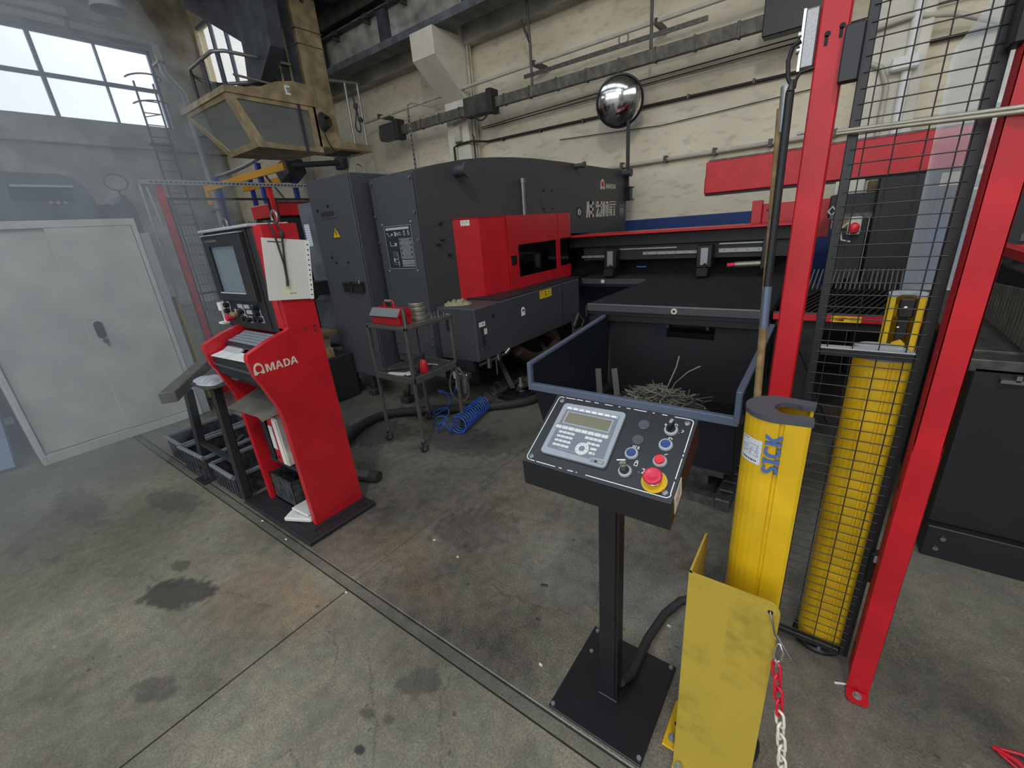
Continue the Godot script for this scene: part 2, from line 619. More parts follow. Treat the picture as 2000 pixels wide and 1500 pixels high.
# the concrete of the floor, 10 m by 8 m: mottling, oil stains, patches and cracks where the photograph has them
func floor_image() -> ImageTexture:
	var W := 1500
	var H := 1200
	var f1 := FastNoiseLite.new()
	f1.seed = 91
	f1.frequency = 0.006
	f1.fractal_octaves = 5
	var f2 := FastNoiseLite.new()
	f2.seed = 92
	f2.frequency = 0.09
	f2.fractal_octaves = 4
	var f3 := FastNoiseLite.new()
	f3.seed = 93
	f3.frequency = 0.02
	f3.fractal_octaves = 4
	var a1 := f1.get_image(W, H, false, false, true).get_data()
	var a2 := f2.get_image(W, H, false, false, true).get_data()
	var a3 := f3.get_image(W, H, false, false, true).get_data()
	var out := PackedByteArray()
	out.resize(W * H * 3)
	for i in W * H:
		var k := 0.64 + 0.30 * a1[i] / 255.0 + 0.16 * (a2[i] / 255.0 - 0.5)
		var st: float = a3[i] / 255.0
		if st > 0.64:
			k *= 1.0 - 0.55 * minf(st - 0.64, 0.3)
		var warm := 0.97 + 0.05 * a1[(i * 7 + 4001) % (W * H)] / 255.0
		out[i * 3] = int(clampf(255.0 * k * warm, 0, 255))
		out[i * 3 + 1] = int(clampf(255.0 * k * 0.985, 0, 255))
		out[i * 3 + 2] = int(clampf(255.0 * k * 0.945, 0, 255))
	var im := Image.create_from_data(W, H, false, Image.FORMAT_RGB8, out)
	var px := func(x: float, z: float) -> Vector2: return Vector2((x + 8.0) / 10.0 * W, (z + 6.0) / 8.0 * H)
	# oil stains: x, z, half length, half width, turn, strength
	for s: Array in [[-2.52, -0.30, 0.20, 0.10, 0.5, 0.42], [-2.75, -0.38, 0.06, 0.04, 0.2, 0.25], [-1.09, -0.67, 0.09, 0.06, 0.8, 0.22], [-1.17, -0.48, 0.03, 0.018, 0.3, 0.25], [-1.08, -0.51, 0.022, 0.018, 0.3, 0.25], [-1.09, -0.39, 0.02, 0.014, 0.3, 0.6], [-2.0, -0.05, 0.10, 0.05, 0.4, 0.22], [-3.6, -0.6, 0.3, 0.1, 0.2, 0.15], [-1.5, -1.5, 0.25, 0.18, 0.6, 0.12], [-4.2, -0.2, 0.4, 0.12, 0.1, 0.14], [-3.2, -2.0, 0.4, 0.25, 0.4, 0.2], [-2.3, -2.3, 0.5, 0.2, 0.1, 0.15]]:
		var c: Vector2 = px.call(s[0], s[1])
		var rad := int(s[2] * 150.0 * 1.6)
		for y in range(maxi(0, int(c.y) - rad), mini(H, int(c.y) + rad)):
			for x in range(maxi(0, int(c.x) - rad), mini(W, int(c.x) + rad)):
				var d := Vector2(x - c.x, y - c.y).rotated(s[4])
				var q := Vector2(d.x / (s[2] * 150.0), d.y / (s[3] * 150.0)).length() + 0.5 * (a2[y * W + x] / 255.0 - 0.5)
				if q < 1.1:
					var k = 1.0 - s[5] * clampf((1.1 - q) / 0.25, 0, 1)
					var p := im.get_pixel(x, y)
					im.set_pixel(x, y, Color(p.r * k, p.g * k * 0.99, p.b * k))
	# reddish worn patches
	for s: Array in [[-2.05, -0.55, 0.5, 0.22], [-1.75, -1.12, 0.25, 0.18], [-1.45, -1.0, 0.2, 0.12]]:
		var c: Vector2 = px.call(s[0], s[1])
		var rad := int(s[2] * 150.0)
		for y in range(maxi(0, int(c.y) - rad), mini(H, int(c.y) + rad)):
			for x in range(maxi(0, int(c.x) - rad), mini(W, int(c.x) + rad)):
				var q := Vector2((x - c.x) / (s[2] * 150.0), (y - c.y) / (s[3] * 150.0)).length() + 0.9 * (a3[y * W + x] / 255.0 - 0.5)
				if q < 1.0:
					var k := clampf((1.0 - q) / 0.5, 0, 1)
					var p := im.get_pixel(x, y)
					im.set_pixel(x, y, Color(p.r * (1.0 + 0.03 * k), p.g * (1.0 - 0.05 * k), p.b * (1.0 - 0.09 * k)))
	# hairline cracks: start, end, wander
	for s: Array in [[-1.3, -0.25, -1.05, -0.2], [-1.3, -0.25, -1.25, -0.02], [-1.35, -0.62, -0.95, -0.35], [-3.1, -0.1, -2.0, -0.55], [-0.75, -1.75, -0.72, -1.35], [-0.72, -1.35, -0.45, -1.2], [-1.15, -1.2, -0.72, -1.28], [-1.0, -0.75, -0.8, -0.4], [-0.9, -1.62, -0.75, -1.55], [-0.25, -1.1, -0.05, -1.0], [-1.62, -0.6, -1.45, -0.5]]:
		var p: Vector2 = px.call(s[0], s[1])
		var q: Vector2 = px.call(s[2], s[3])
		var nrm := (q - p).normalized().orthogonal()
		var steps := int((q - p).length() * 1.5)
		var w := 0.0
		for i in steps:
			w = clampf(w + rng.randf_range(-0.9, 0.9), -9.0, 9.0)
			var t := float(i) / steps
			var at := p.lerp(q, t) + nrm * w * sin(PI * minf(t * 4.0, 1.0) * 0.5)
			var x := clampi(int(at.x), 0, W - 1)
			var y := clampi(int(at.y), 0, H - 1)
			var k := rng.randf_range(0.78, 0.94)
			var cc := im.get_pixel(x, y)
			im.set_pixel(x, y, Color(cc.r * k, cc.g * k, cc.b * k))
	# chips and flecks
	for i in 420:
		var x := rng.randi_range(200, W - 10)
		var y := rng.randi_range(300, H - 10)
		var k := rng.randf_range(0.55, 0.8) if rng.randf() < 0.75 else 1.25
		for dx in rng.randi_range(1, 3):
			for dy in rng.randi_range(1, 2):
				var cc := im.get_pixel(x + dx, y + dy)
				im.set_pixel(x + dx, y + dy, Color(minf(cc.r * k, 1), minf(cc.g * k, 1), minf(cc.b * k, 1)))
	return ImageTexture.create_from_image(im)


func slab(called: String, lo: Vector3, hi: Vector3, m: Material, parent: Node3D) -> void:
	var s := Sh.new()
	var bev := 0.003
	var e := [Vector3(lo.x + bev, hi.y, lo.z + bev), Vector3(hi.x - bev, hi.y, lo.z + bev), Vector3(hi.x - bev, hi.y, hi.z - bev), Vector3(lo.x + bev, hi.y, hi.z - bev)]
	var g := [Vector3(lo.x, hi.y - bev, lo.z), Vector3(hi.x, hi.y - bev, lo.z), Vector3(hi.x, hi.y - bev, hi.z), Vector3(lo.x, hi.y - bev, hi.z)]
	s.quad(e[0], e[1], e[2], e[3], Vector3.UP)
	for k in 4:
		s.quad(e[k], e[(k + 1) % 4], g[(k + 1) % 4], g[k], Vector3.UP)
		var dn := Vector3(0, lo.y - hi.y + bev, 0)
		s.quad(g[k], g[(k + 1) % 4], g[(k + 1) % 4] + dn, g[k] + dn, (g[k] + g[(k + 1) % 4]) / 2.0 - (lo + hi) / 2.0)
	for i in s.v.size():
		s.uv[i] = Vector2((s.v[i].x + 8.0) / 10.0, (s.v[i].z + 6.0) / 8.0)
	org = Vector3.ZERO
	part(called, s, m, parent)


func floor_slabs() -> void:
	var tex := floor_image()
	var grit := noise(0.16, 5, 0.66, 1.0, 512, 101)
	var pits := noise(0.16, 3, 0.0, 1.0, 512, 102)
	var make := func(key: String, col: Color, rough: float, lo: float, hi: float) -> StandardMaterial3D:
		var m := StandardMaterial3D.new()
		m.resource_name = key
		m.albedo_color = col
		m.albedo_texture = tex
		m.roughness = rough
		m.metallic_specular = 0.62
		m.roughness_texture = noise(0.01, 5, lo, hi, 512, 103)
		m.detail_enabled = true
		m.detail_blend_mode = BaseMaterial3D.BLEND_MODE_MUL
		m.detail_uv_layer = BaseMaterial3D.DETAIL_UV_2
		m.uv2_triplanar = true
		m.uv2_scale = Vector3.ONE * 1.1
		m.detail_albedo = grit
		return m
	var front: StandardMaterial3D = make.call("concrete_front", c8(188, 181, 160), 1.0, 0.45, 0.8)
	var back: StandardMaterial3D = make.call("concrete_back", c8(166, 160, 149), 1.0, 0.08, 0.42)
	var strip: StandardMaterial3D = make.call("concrete_strip", c8(156, 150, 136), 1.0, 0.45, 0.8)
	var bed := Sh.new().bb(Vector3(-18.3, -0.2, -8.3), Vector3(9.3, -0.012, 9.3))
	var fl := struct("floor", bed, mat("joint_dirt", c8(40, 38, 35), 0.95))
	var g := 0.005
	slab("slab", Vector3(-18.3, -0.012, -0.79), Vector3(-1.755 - g, 0, 9.3), front, fl)
	slab("slab", Vector3(-1.755 + g, -0.012, -0.79), Vector3(9.3, 0, 9.3), front, fl)
	slab("channel_strip", Vector3(-18.3, -0.012, -0.845), Vector3(9.3, -0.004, -0.798), strip, fl)
	slab("slab", Vector3(-18.3, -0.012, -8.3), Vector3(-1.772, 0, -0.851), back, fl)
	slab("slab", Vector3(-1.769, -0.012, -8.3), Vector3(9.3, 0, -0.851), back, fl)


func shell() -> void:
	# back wall with its long high window
	var s := Sh.new()
	s.bb(Vector3(-18.3, 0, -8.3), Vector3(9.3, 6.3, -8.0))
	s.bb(Vector3(-18.3, 8.5, -8.3), Vector3(9.3, 9.6, -8.0))
	s.bb(Vector3(-18.3, 6.3, -8.3), Vector3(-17.9, 8.5, -8.0))
	s.bb(Vector3(8.9, 6.3, -8.3), Vector3(9.3, 8.5, -8.0))
	var wb := struct("wall_back", s, M.wall_plaster)
	part("dado_band", Sh.new().bb(Vector3(-18.0, 0, -8.0), Vector3(9.0, 1.605, -7.99)), M.dado_blue, wb, "dark blue painted dado")
	var hole := Sh.new()
	hole.lathe([Vector2(0.0, -0.002), Vector2(0.07, -0.002), Vector2(0.075, 0.006), Vector2(0.085, 0.006), Vector2(0.09, 0.0)], Vector3(-3.28, 4.37, -8.0), Basis(Vector3(1, 0, 0), Vector3(0, 0, 1), Vector3(0, -1, 0)), 20)
	part("wall_plug", hole, M.trunking, wb)
	var w2 := Sh.new()
	w2.bb(Vector3(-17.9, 6.3, -8.2), Vector3(8.9, 6.36, -8.05))
	w2.bb(Vector3(-17.9, 8.44, -8.2), Vector3(8.9, 8.5, -8.05))
	var win2 := struct("window_2", w2, M.window_frame)
	var nb := 30
	for i in nb:
		var x0 := -17.9 + 26.8 * i / nb
		var x1 := -17.9 + 26.8 * (i + 1) / nb
		part("pane", Sh.new().bb(Vector3(x0 + 0.04, 6.36, -8.14), Vector3(x1 - 0.04, 8.44, -8.13)), M.profiled_glass, win2)
		part("mullion", Sh.new().bb(Vector3(x1 - 0.04, 6.36, -8.17), Vector3(x1 + 0.04, 8.44, -8.06), 0.01), M.window_frame, win2)
	# left gable wall with the big steel window
	s = Sh.new()
	s.bb(Vector3(-18.3, 0, -8.0), Vector3(-18.0, 5.45, 9.0))
	s.bb(Vector3(-18.3, 7.6, -8.0), Vector3(-18.0, 9.6, 9.0))
	s.bb(Vector3(-18.3, 5.45, -8.0), Vector3(-18.0, 7.6, -6.6))
	s.bb(Vector3(-18.3, 5.45, 2.8), Vector3(-18.0, 7.6, 9.0))
	struct("wall_left", s, M.wall_grey)
	struct("trim_1", Sh.new().bb(Vector3(-18.0, 4.79, -8.0), Vector3(-17.76, 5.43, 9.0), 0.02), M.wall_grey)
	s = Sh.new()
	s.bb(Vector3(-18.22, 5.45, -6.6), Vector3(-18.1, 5.52, 2.8))
	s.bb(Vector3(-18.22, 7.52, -6.6), Vector3(-18.1, 7.6, 2.8))
	s.bb(Vector3(-18.22, 5.45, -6.6), Vector3(-18.1, 7.6, -6.53))
	s.bb(Vector3(-18.22, 5.45, 2.73), Vector3(-18.1, 7.6, 2.8))
	var win1 := struct("window_1", s, M.window_frame)
	for i in 7:
		var z0 := -6.6 + 1.343 * i
		var thick := 0.09 if i % 2 == 0 else 0.05
		if i > 0:
			part("mullion", Sh.new().bb(Vector3(-18.2, 5.5, z0 - thick / 2), Vector3(-18.06, 7.56, z0 + thick / 2), 0.01), M.window_frame, win1)
		for k in 2:
			var y0: float = [5.52, 6.57][k]
			var y1: float = [6.47, 7.52][k]
			part("pane", Sh.new().bb(Vector3(-18.165, y0, z0 + 0.03), Vector3(-18.16, y1, z0 + 1.31)), M.window_glass, win1)
	part("transom", Sh.new().bb(Vector3(-18.2, 6.47, -6.6), Vector3(-18.07, 6.57, 2.8), 0.01), M.window_frame, win1)
	# right wall, and the wall behind the camera with its open gate and high window
	s = Sh.new()
	s.bb(Vector3(9.0, 0, -8.0), Vector3(9.3, 5.2, 9.0))
	s.bb(Vector3(9.0, 8.4, -8.0), Vector3(9.3, 9.6, 9.0))
	s.bb(Vector3(9.0, 5.2, -8.0), Vector3(9.3, 8.4, -6.0))
	s.bb(Vector3(9.0, 5.2, 7.5), Vector3(9.3, 8.4, 9.0))
	struct("wall_right", s, M.wall_grey)
	s = Sh.new()
	s.bb(Vector3(-18.3, 0, 9.0), Vector3(-10.0, 6.2, 9.3))
	s.bb(Vector3(4.0, 0, 9.0), Vector3(9.3, 6.2, 9.3))
	s.bb(Vector3(-10.0, 5.6, 9.0), Vector3(4.0, 6.2, 9.3))
	s.bb(Vector3(-18.3, 8.6, 9.0), Vector3(9.3, 9.6, 9.3))
	s.bb(Vector3(-18.3, 6.2, 9.0), Vector3(-16, 8.6, 9.3))
	s.bb(Vector3(7, 6.2, 9.0), Vector3(9.3, 8.6, 9.3))
	struct("wall_front", s, M.wall_grey)
	# roof with two long roof lights
	s = Sh.new()
	s.bb(Vector3(-18.3, 9.3, -8.3), Vector3(9.3, 9.6, -1.0))
	s.bb(Vector3(-18.3, 9.3, 2.0), Vector3(9.3, 9.6, 5.4))
	s.bb(Vector3(-18.3, 9.3, 8.0), Vector3(9.3, 9.6, 9.3))
	for b: Array in [[-1.0, 2.0], [5.4, 8.0]]:
		s.bb(Vector3(-18.3, 9.3, b[0]), Vector3(-15.0, 9.6, b[1]))
		s.bb(Vector3(7.5, 9.3, b[0]), Vector3(9.3, 9.6, b[1]))
		for k in 4:
			s.bb(Vector3(-11.2 + 5.0 * k - 0.15, 9.3, b[0]), Vector3(-11.2 + 5.0 * k + 0.15, 9.6, b[1]))
	struct("ceiling", s, M.roof)
	# concrete ring beam along the back wall, and the columns with their crane brackets
	struct("trim_2", Sh.new().bb(Vector3(-18.0, 5.05, -8.0), Vector3(9.0, 5.7, -7.74), 0.015), M.wall_grey)
	for k in 3:
		var x0: float = [-7.03, -0.07, -13.4][k]
		var x1: float = x0 + 0.59
		s = Sh.new()
		s.bb(Vector3(x0, 0, -8.0), Vector3(x1, 9.3, -7.66), 0.012)
		s.prism([Vector2(-7.67, 4.13), Vector2(-6.92, 4.73), Vector2(-6.92, 5.16), Vector2(-7.67, 5.16)], Vector3(x0, 0, 0), Vector3(0, 0, 1), Vector3(0, 1, 0), Vector3(0.59, 0, 0))
		struct("trim_%d" % (3 + k), s, M.column_white)


func runway() -> void:
	var t := thing("crane_runway_beam", "long grey steel crane runway beam carried on the wall column brackets", "beam", Vector3(-4.5, 5.16, -7.2))
	part("bottom_flange", Sh.new().bb(Vector3(-17.35, 5.165, -7.36), Vector3(8.9, 5.2, -6.98)).bb(Vector3(-17.35, 5.2, -7.0), Vector3(8.9, 5.29, -6.98)), M.runway_grey, t)
	part("web", Sh.new().bb(Vector3(-17.35, 5.2, -7.19), Vector3(8.9, 5.84, -7.17)), M.runway_panel, t, "pale painted web plate")
	part("top_flange", Sh.new().bb(Vector3(-17.35, 5.84, -7.34), Vector3(8.9, 5.87, -7.02)), M.runway_grey, t)
	part("rail", Sh.new().bb(Vector3(-17.35, 5.87, -7.2), Vector3(8.9, 5.94, -7.14), 0.01), M.dull_steel, t)
	var x := -16.7
	while x < 8.5:
		part("stiffener", Sh.new().bb(Vector3(x - 0.12, 5.2, -7.17), Vector3(x + 0.12, 5.84, -7.06)), M.crane_dark, t)
		x += 2.2
	x = -17.1
	while x < 8.5:
		part("rail_clip", Sh.new().bb(Vector3(x - 0.07, 5.79, -7.05), Vector3(x + 0.07, 5.86, -6.98)).bb(Vector3(x - 0.07, 5.73, -7.17), Vector3(x - 0.03, 5.84, -7.02)), M.dark_steelwork, t)
		x += 1.1


func crane() -> void:
	var t := thing("overhead_crane", "beige overhead crane driver cab with sloping windows, hanging on a mast from its dark girder", "crane", Vector3(-9.8, 3.4, -5.6))
	var G: Material = M.crane_beige
	# cab: front face leans back towards the bottom
	var A := Vector3(-9.0, 4.24, -4.27)
	var B := Vector3(-9.0, 3.42, -4.61)
	var C := Vector3(-10.95, 4.24, -4.27)
	var D := Vector3(-10.3, 3.42, -4.64)
	var E := Vector3(-9.0, 3.42, -5.95)
	var F := Vector3(-9.0, 4.24, -5.95)
	var H := Vector3(-10.95, 4.24, -5.95)
	var I := Vector3(-10.05, 3.40, -5.8)
	var fr := Sh.new()
	var mid := (A + H) / 2.0
	var faces := [[A, C, D, B], [A, B, E, F], [C, D, I, H]]
	for f: Array in faces:
		var nn: Vector3 = ((f[2] - f[0]) as Vector3).cross(f[1] - f[3]).normalized()
		if nn.dot((f[0] + f[2]) / 2.0 - Vector3(-10.0, 3.85, -5.1)) < 0:
			nn = -nn
		var c: Vector3 = (f[0] + f[1] + f[2] + f[3]) / 4.0
		var inner := []
		for p: Vector3 in f:
			inner.append(p + (c - p).normalized() * 0.17)
		for k in 4:
			var l := (k + 1) % 4
			fr.quad(f[k], f[l], inner[l], inner[k], nn)
			fr.quad(f[k] - nn * 0.05, f[l] - nn * 0.05, inner[l] - nn * 0.05, inner[k] - nn * 0.05, -nn)
			fr.quad(inner[k], inner[l], inner[l] - nn * 0.05, inner[k] - nn * 0.05, c - (inner[k] + inner[l]) / 2.0)
		var pane := Sh.new()
		pane.quad(inner[0] - nn * 0.025, inner[1] - nn * 0.025, inner[2] - nn * 0.025, inner[3] - nn * 0.025, nn)
		pane.quad(inner[0] - nn * 0.033, inner[1] - nn * 0.033, inner[2] - nn * 0.033, inner[3] - nn * 0.033, -nn)
		part("cab_window", pane, M.cab_glass, t)
	fr.quad(B, D, I, E, Vector3.DOWN)
	fr.quad(E, F, H, I, Vector3(0, 0, -1))
	part("cab_frame", fr, G, t)
	part("cab_floor_seam", Sh.new().bb(Vector3(-9.02, 3.38, -5.62), Vector3(-8.99, 4.3, -5.56)), M.crane_dark, t)
	part("driver_seat", Sh.new().bb(Vector3(-10.1, 3.42, -5.6), Vector3(-9.6, 3.75, -5.1), 0.04).bb(Vector3(-10.1, 3.7, -5.75), Vector3(-9.6, 4.2, -5.6), 0.04), M.crane_dark, t)
	var roof := Sh.new()
	var prof := []
	for p: Array in [[-4.24, 4.24], [-5.98, 4.24], [-5.98, 4.60], [-5.55, 4.62], [-5.2, 4.55], [-4.9, 4.42], [-4.55, 4.36], [-4.24, 4.34]]:
		prof.append(Vector2(p[0], p[1]))
	roof.prism(prof, Vector3(-8.97, 0, 0), Vector3(0, 0, 1), Vector3(0, 1, 0), Vector3(-2.0, 0, 0))
	part("cab_roof", roof, G, t)
	var pl := part("number_plate", Sh.new().bb(Vector3(-8.97, 4.36, -5.46), Vector3(-8.955, 4.52, -5.36)), M.white, t)
	letters("number", "10", Vector3(-8.952, 4.44, -5.38), Vector3(0, 0, -1), Vector3(0, 1, 0), 0.09, M.cable, pl, 0.55)
	part("mast", Sh.new().bb(Vector3(-9.75, 3.5, -6.42), Vector3(-9.0, 6.3, -5.87), 0.03), G, t, "beige mast box")
	part("mast_seam", Sh.new().bb(Vector3(-9.76, 5.55, -6.43), Vector3(-8.99, 5.57, -5.86)).bb(Vector3(-9.76, 5.3, -6.43), Vector3(-8.99, 5.315, -5.86)), M.trunking, t)
	part("mast_bolt", Sh.new().cyl(Vector3(-9.0, 6.05, -6.1), Vector3(-8.96, 6.05, -6.1), 0.05), M.crane_dark, t)
	var pf := Sh.new().bb(Vector3(-9.9, 3.52, -7.2), Vector3(-8.98, 3.66, -5.95), 0.01)
	var platform := part("platform", pf, G, t)
	for k in 12:
		part("grille_slot", Sh.new().bb(Vector3(-9.75, 3.505, -6.2 - 0.07 * k), Vector3(-9.15, 3.52, -6.17 - 0.07 * k)), M.crane_dark, platform)
	# dark rear body, gusset and girder
	part("rear_body", Sh.new().bb(Vector3(-9.72, 4.5, -5.86), Vector3(-9.1, 6.4, -5.3)), M.crane_dark, t)
	for k in 2:
		part("body_rib", Sh.new().bb(Vector3(-9.09, 4.55, -5.45 - 0.2 * k), Vector3(-9.07, 5.5, -5.41 - 0.2 * k)), M.crane_beige, t)
	part("gusset", Sh.new().prism([Vector2(-11.35, 6.3), Vector2(-9.42, 5.22), Vector2(-9.58, 4.6), Vector2(-9.1, 4.56), Vector2(-8.5, 4.95), Vector2(-8.3, 6.9), Vector2(-10.7, 6.9)], Vector3(0, 0, -5.0), Vector3(1, 0, 0), Vector3(0, 1, 0), Vector3(0, 0, -0.25)), M.crane_dark, t)
	part("girder", Sh.new().bb(Vector3(-10.9, 6.3, -7.5), Vector3(-9.0, 7.3, 8.6), 0.02), M.crane_dark, t)
	part("end_carriage", Sh.new().bb(Vector3(-11.6, 5.95, -7.45), Vector3(-6.3, 6.4, -6.95), 0.02).bb(Vector3(-7.9, 6.35, -7.3), Vector3(-7.0, 6.9, -6.6), 0.05), M.dark_steelwork, t)
	var hoist := Sh.new()
	hoist.cyl(Vector3(-8.6, 6.35, -6.5), Vector3(-7.7, 6.35, -6.5), 0.22).bb(Vector3(-8.9, 6.1, -6.75), Vector3(-8.6, 6.6, -6.2), 0.03).bb(Vector3(-7.3, 6.2, -6.6), Vector3(-6.6, 6.32, -5.6), 0.02)
	part("drive_motor", hoist, M.dark_steelwork, t)
	# handrails
	var rail := Sh.new()
	rail.tube([Vector3(-9.05, 4.92, -5.64), Vector3(-9.05, 4.9, -4.95), Vector3(-9.07, 4.89, -4.45), Vector3(-9.2, 4.88, -4.3), Vector3(-9.6, 4.86, -4.28), Vector3(-10.15, 4.84, -4.28), Vector3(-10.3, 4.8, -4.34), Vector3(-10.32, 4.74, -4.5), Vector3(-10.25, 4.7, -4.75), Vector3(-9.6, 4.68, -5.2), Vector3(-9.2, 4.66, -5.3)], 0.03, 8)
	rail.tube([Vector3(-9.05, 4.55, -4.5), Vector3(-9.05, 4.52, -5.2)], 0.02, 6)
	part("handrail", rail, M.galv, t)
	for p: Array in [[-10.28, -4.34], [-9.62, -4.3], [-9.1, -4.36]]:
		part("rail_post", Sh.new().cyl(Vector3(p[0], 4.3, p[1]), Vector3(p[0], 4.86, p[1]), 0.03, -1, 8), M.crane_dark, t)
	part("cab_box", Sh.new().bb(Vector3(-10.0, 4.36, -4.7), Vector3(-9.6, 4.55, -4.4), 0.02), M.crane_dark, t)
	for z: float in [-6.78, -7.1]:
		part("rail_post", Sh.new().cyl(Vector3(-9.02, 3.66, z), Vector3(-9.02, 4.86, z), 0.025, -1, 8), M.galv, t)
	part("handrail", Sh.new().cyl(Vector3(-9.02, 4.86, -7.12), Vector3(-9.02, 4.8, -6.4), 0.03, -1, 8), M.galv, t)
	var loop := []
	for k in 13:
		var a := PI * k / 12.0
		loop.append(Vector3(-9.0, 4.02 - 0.12 * sin(a), -6.93 - 0.07 * cos(a)))
	loop.push_front(Vector3(-9.0, 4.75, -6.9))
	loop.append(Vector3(-9.0, 4.45, -7.0))
	part("hung_hose", Sh.new().tube(loop, 0.018, 6).ball(Vector3(-9.0, 4.4, -6.95), Vector3(0.05, 0.07, 0.05)).ball(Vector3(-9.0, 4.15, -7.02), Vector3(0.06, 0.05, 0.06)), M.crane_dark, t)
	var bun := Sh.new()
	for k in 5:
		var ring := []
		for j in 14:
			var a := TAU * j / 14.0
			ring.append(Vector3(-8.93 + 0.02 * k, 3.98 + 0.16 * sin(a) * (1.0 - 0.1 * k), -6.02 + 0.09 * cos(a) - 0.012 * k))
		bun.tube(ring, 0.02, 6, true)
	part("coiled_cable", bun, M.cable, t)
	part("dangling_cable", Sh.new().tube([Vector3(-8.95, 3.85, -6.0), Vector3(-8.96, 3.6, -6.08), Vector3(-8.97, 3.45, -6.2), Vector3(-8.97, 3.42, -6.22)], 0.012, 6), M.cable, t)
	# festoon cable sagging below the girder line
	var fest := []
	for k in 17:
		var u := k / 16.0
		fest.append(Vector3(-8.0 + 2.4 * u, 6.2 - 0.62 * sin(PI * u), -6.6))
	solo("festoon_cable", Sh.new().tube(fest, 0.035, 8).tube([Vector3(-8.0, 6.2, -6.6), Vector3(-8.0, 6.5, -6.6)], 0.035, 8).tube([Vector3(-5.6, 6.2, -6.6), Vector3(-5.6, 6.9, -6.6)], 0.035, 8), M.trunking, "grey festoon cable sagging in a loop under the crane end carriage", "cable")
	# white cable loops under the platform
	bun = Sh.new()
	for k in 4:
		var ring := []
		for j in 16:
			var a := TAU * j / 16.0
			ring.append(Vector3(-9.3 + 0.03 * k, 3.3 - 0.17 + 0.17 * sin(a), -6.9 + (0.2 - 0.02 * k) * cos(a)))
		bun.tube(ring, 0.01, 5, true)
	bun.tube([Vector3(-9.3, 3.5, -6.85), Vector3(-9.3, 3.2, -6.75), Vector3(-9.25, 2.9, -6.8)], 0.01, 5)
	solo("cable_loops", bun, M.conduit, "loose white cable loops hanging under the crane cab platform", "cable")


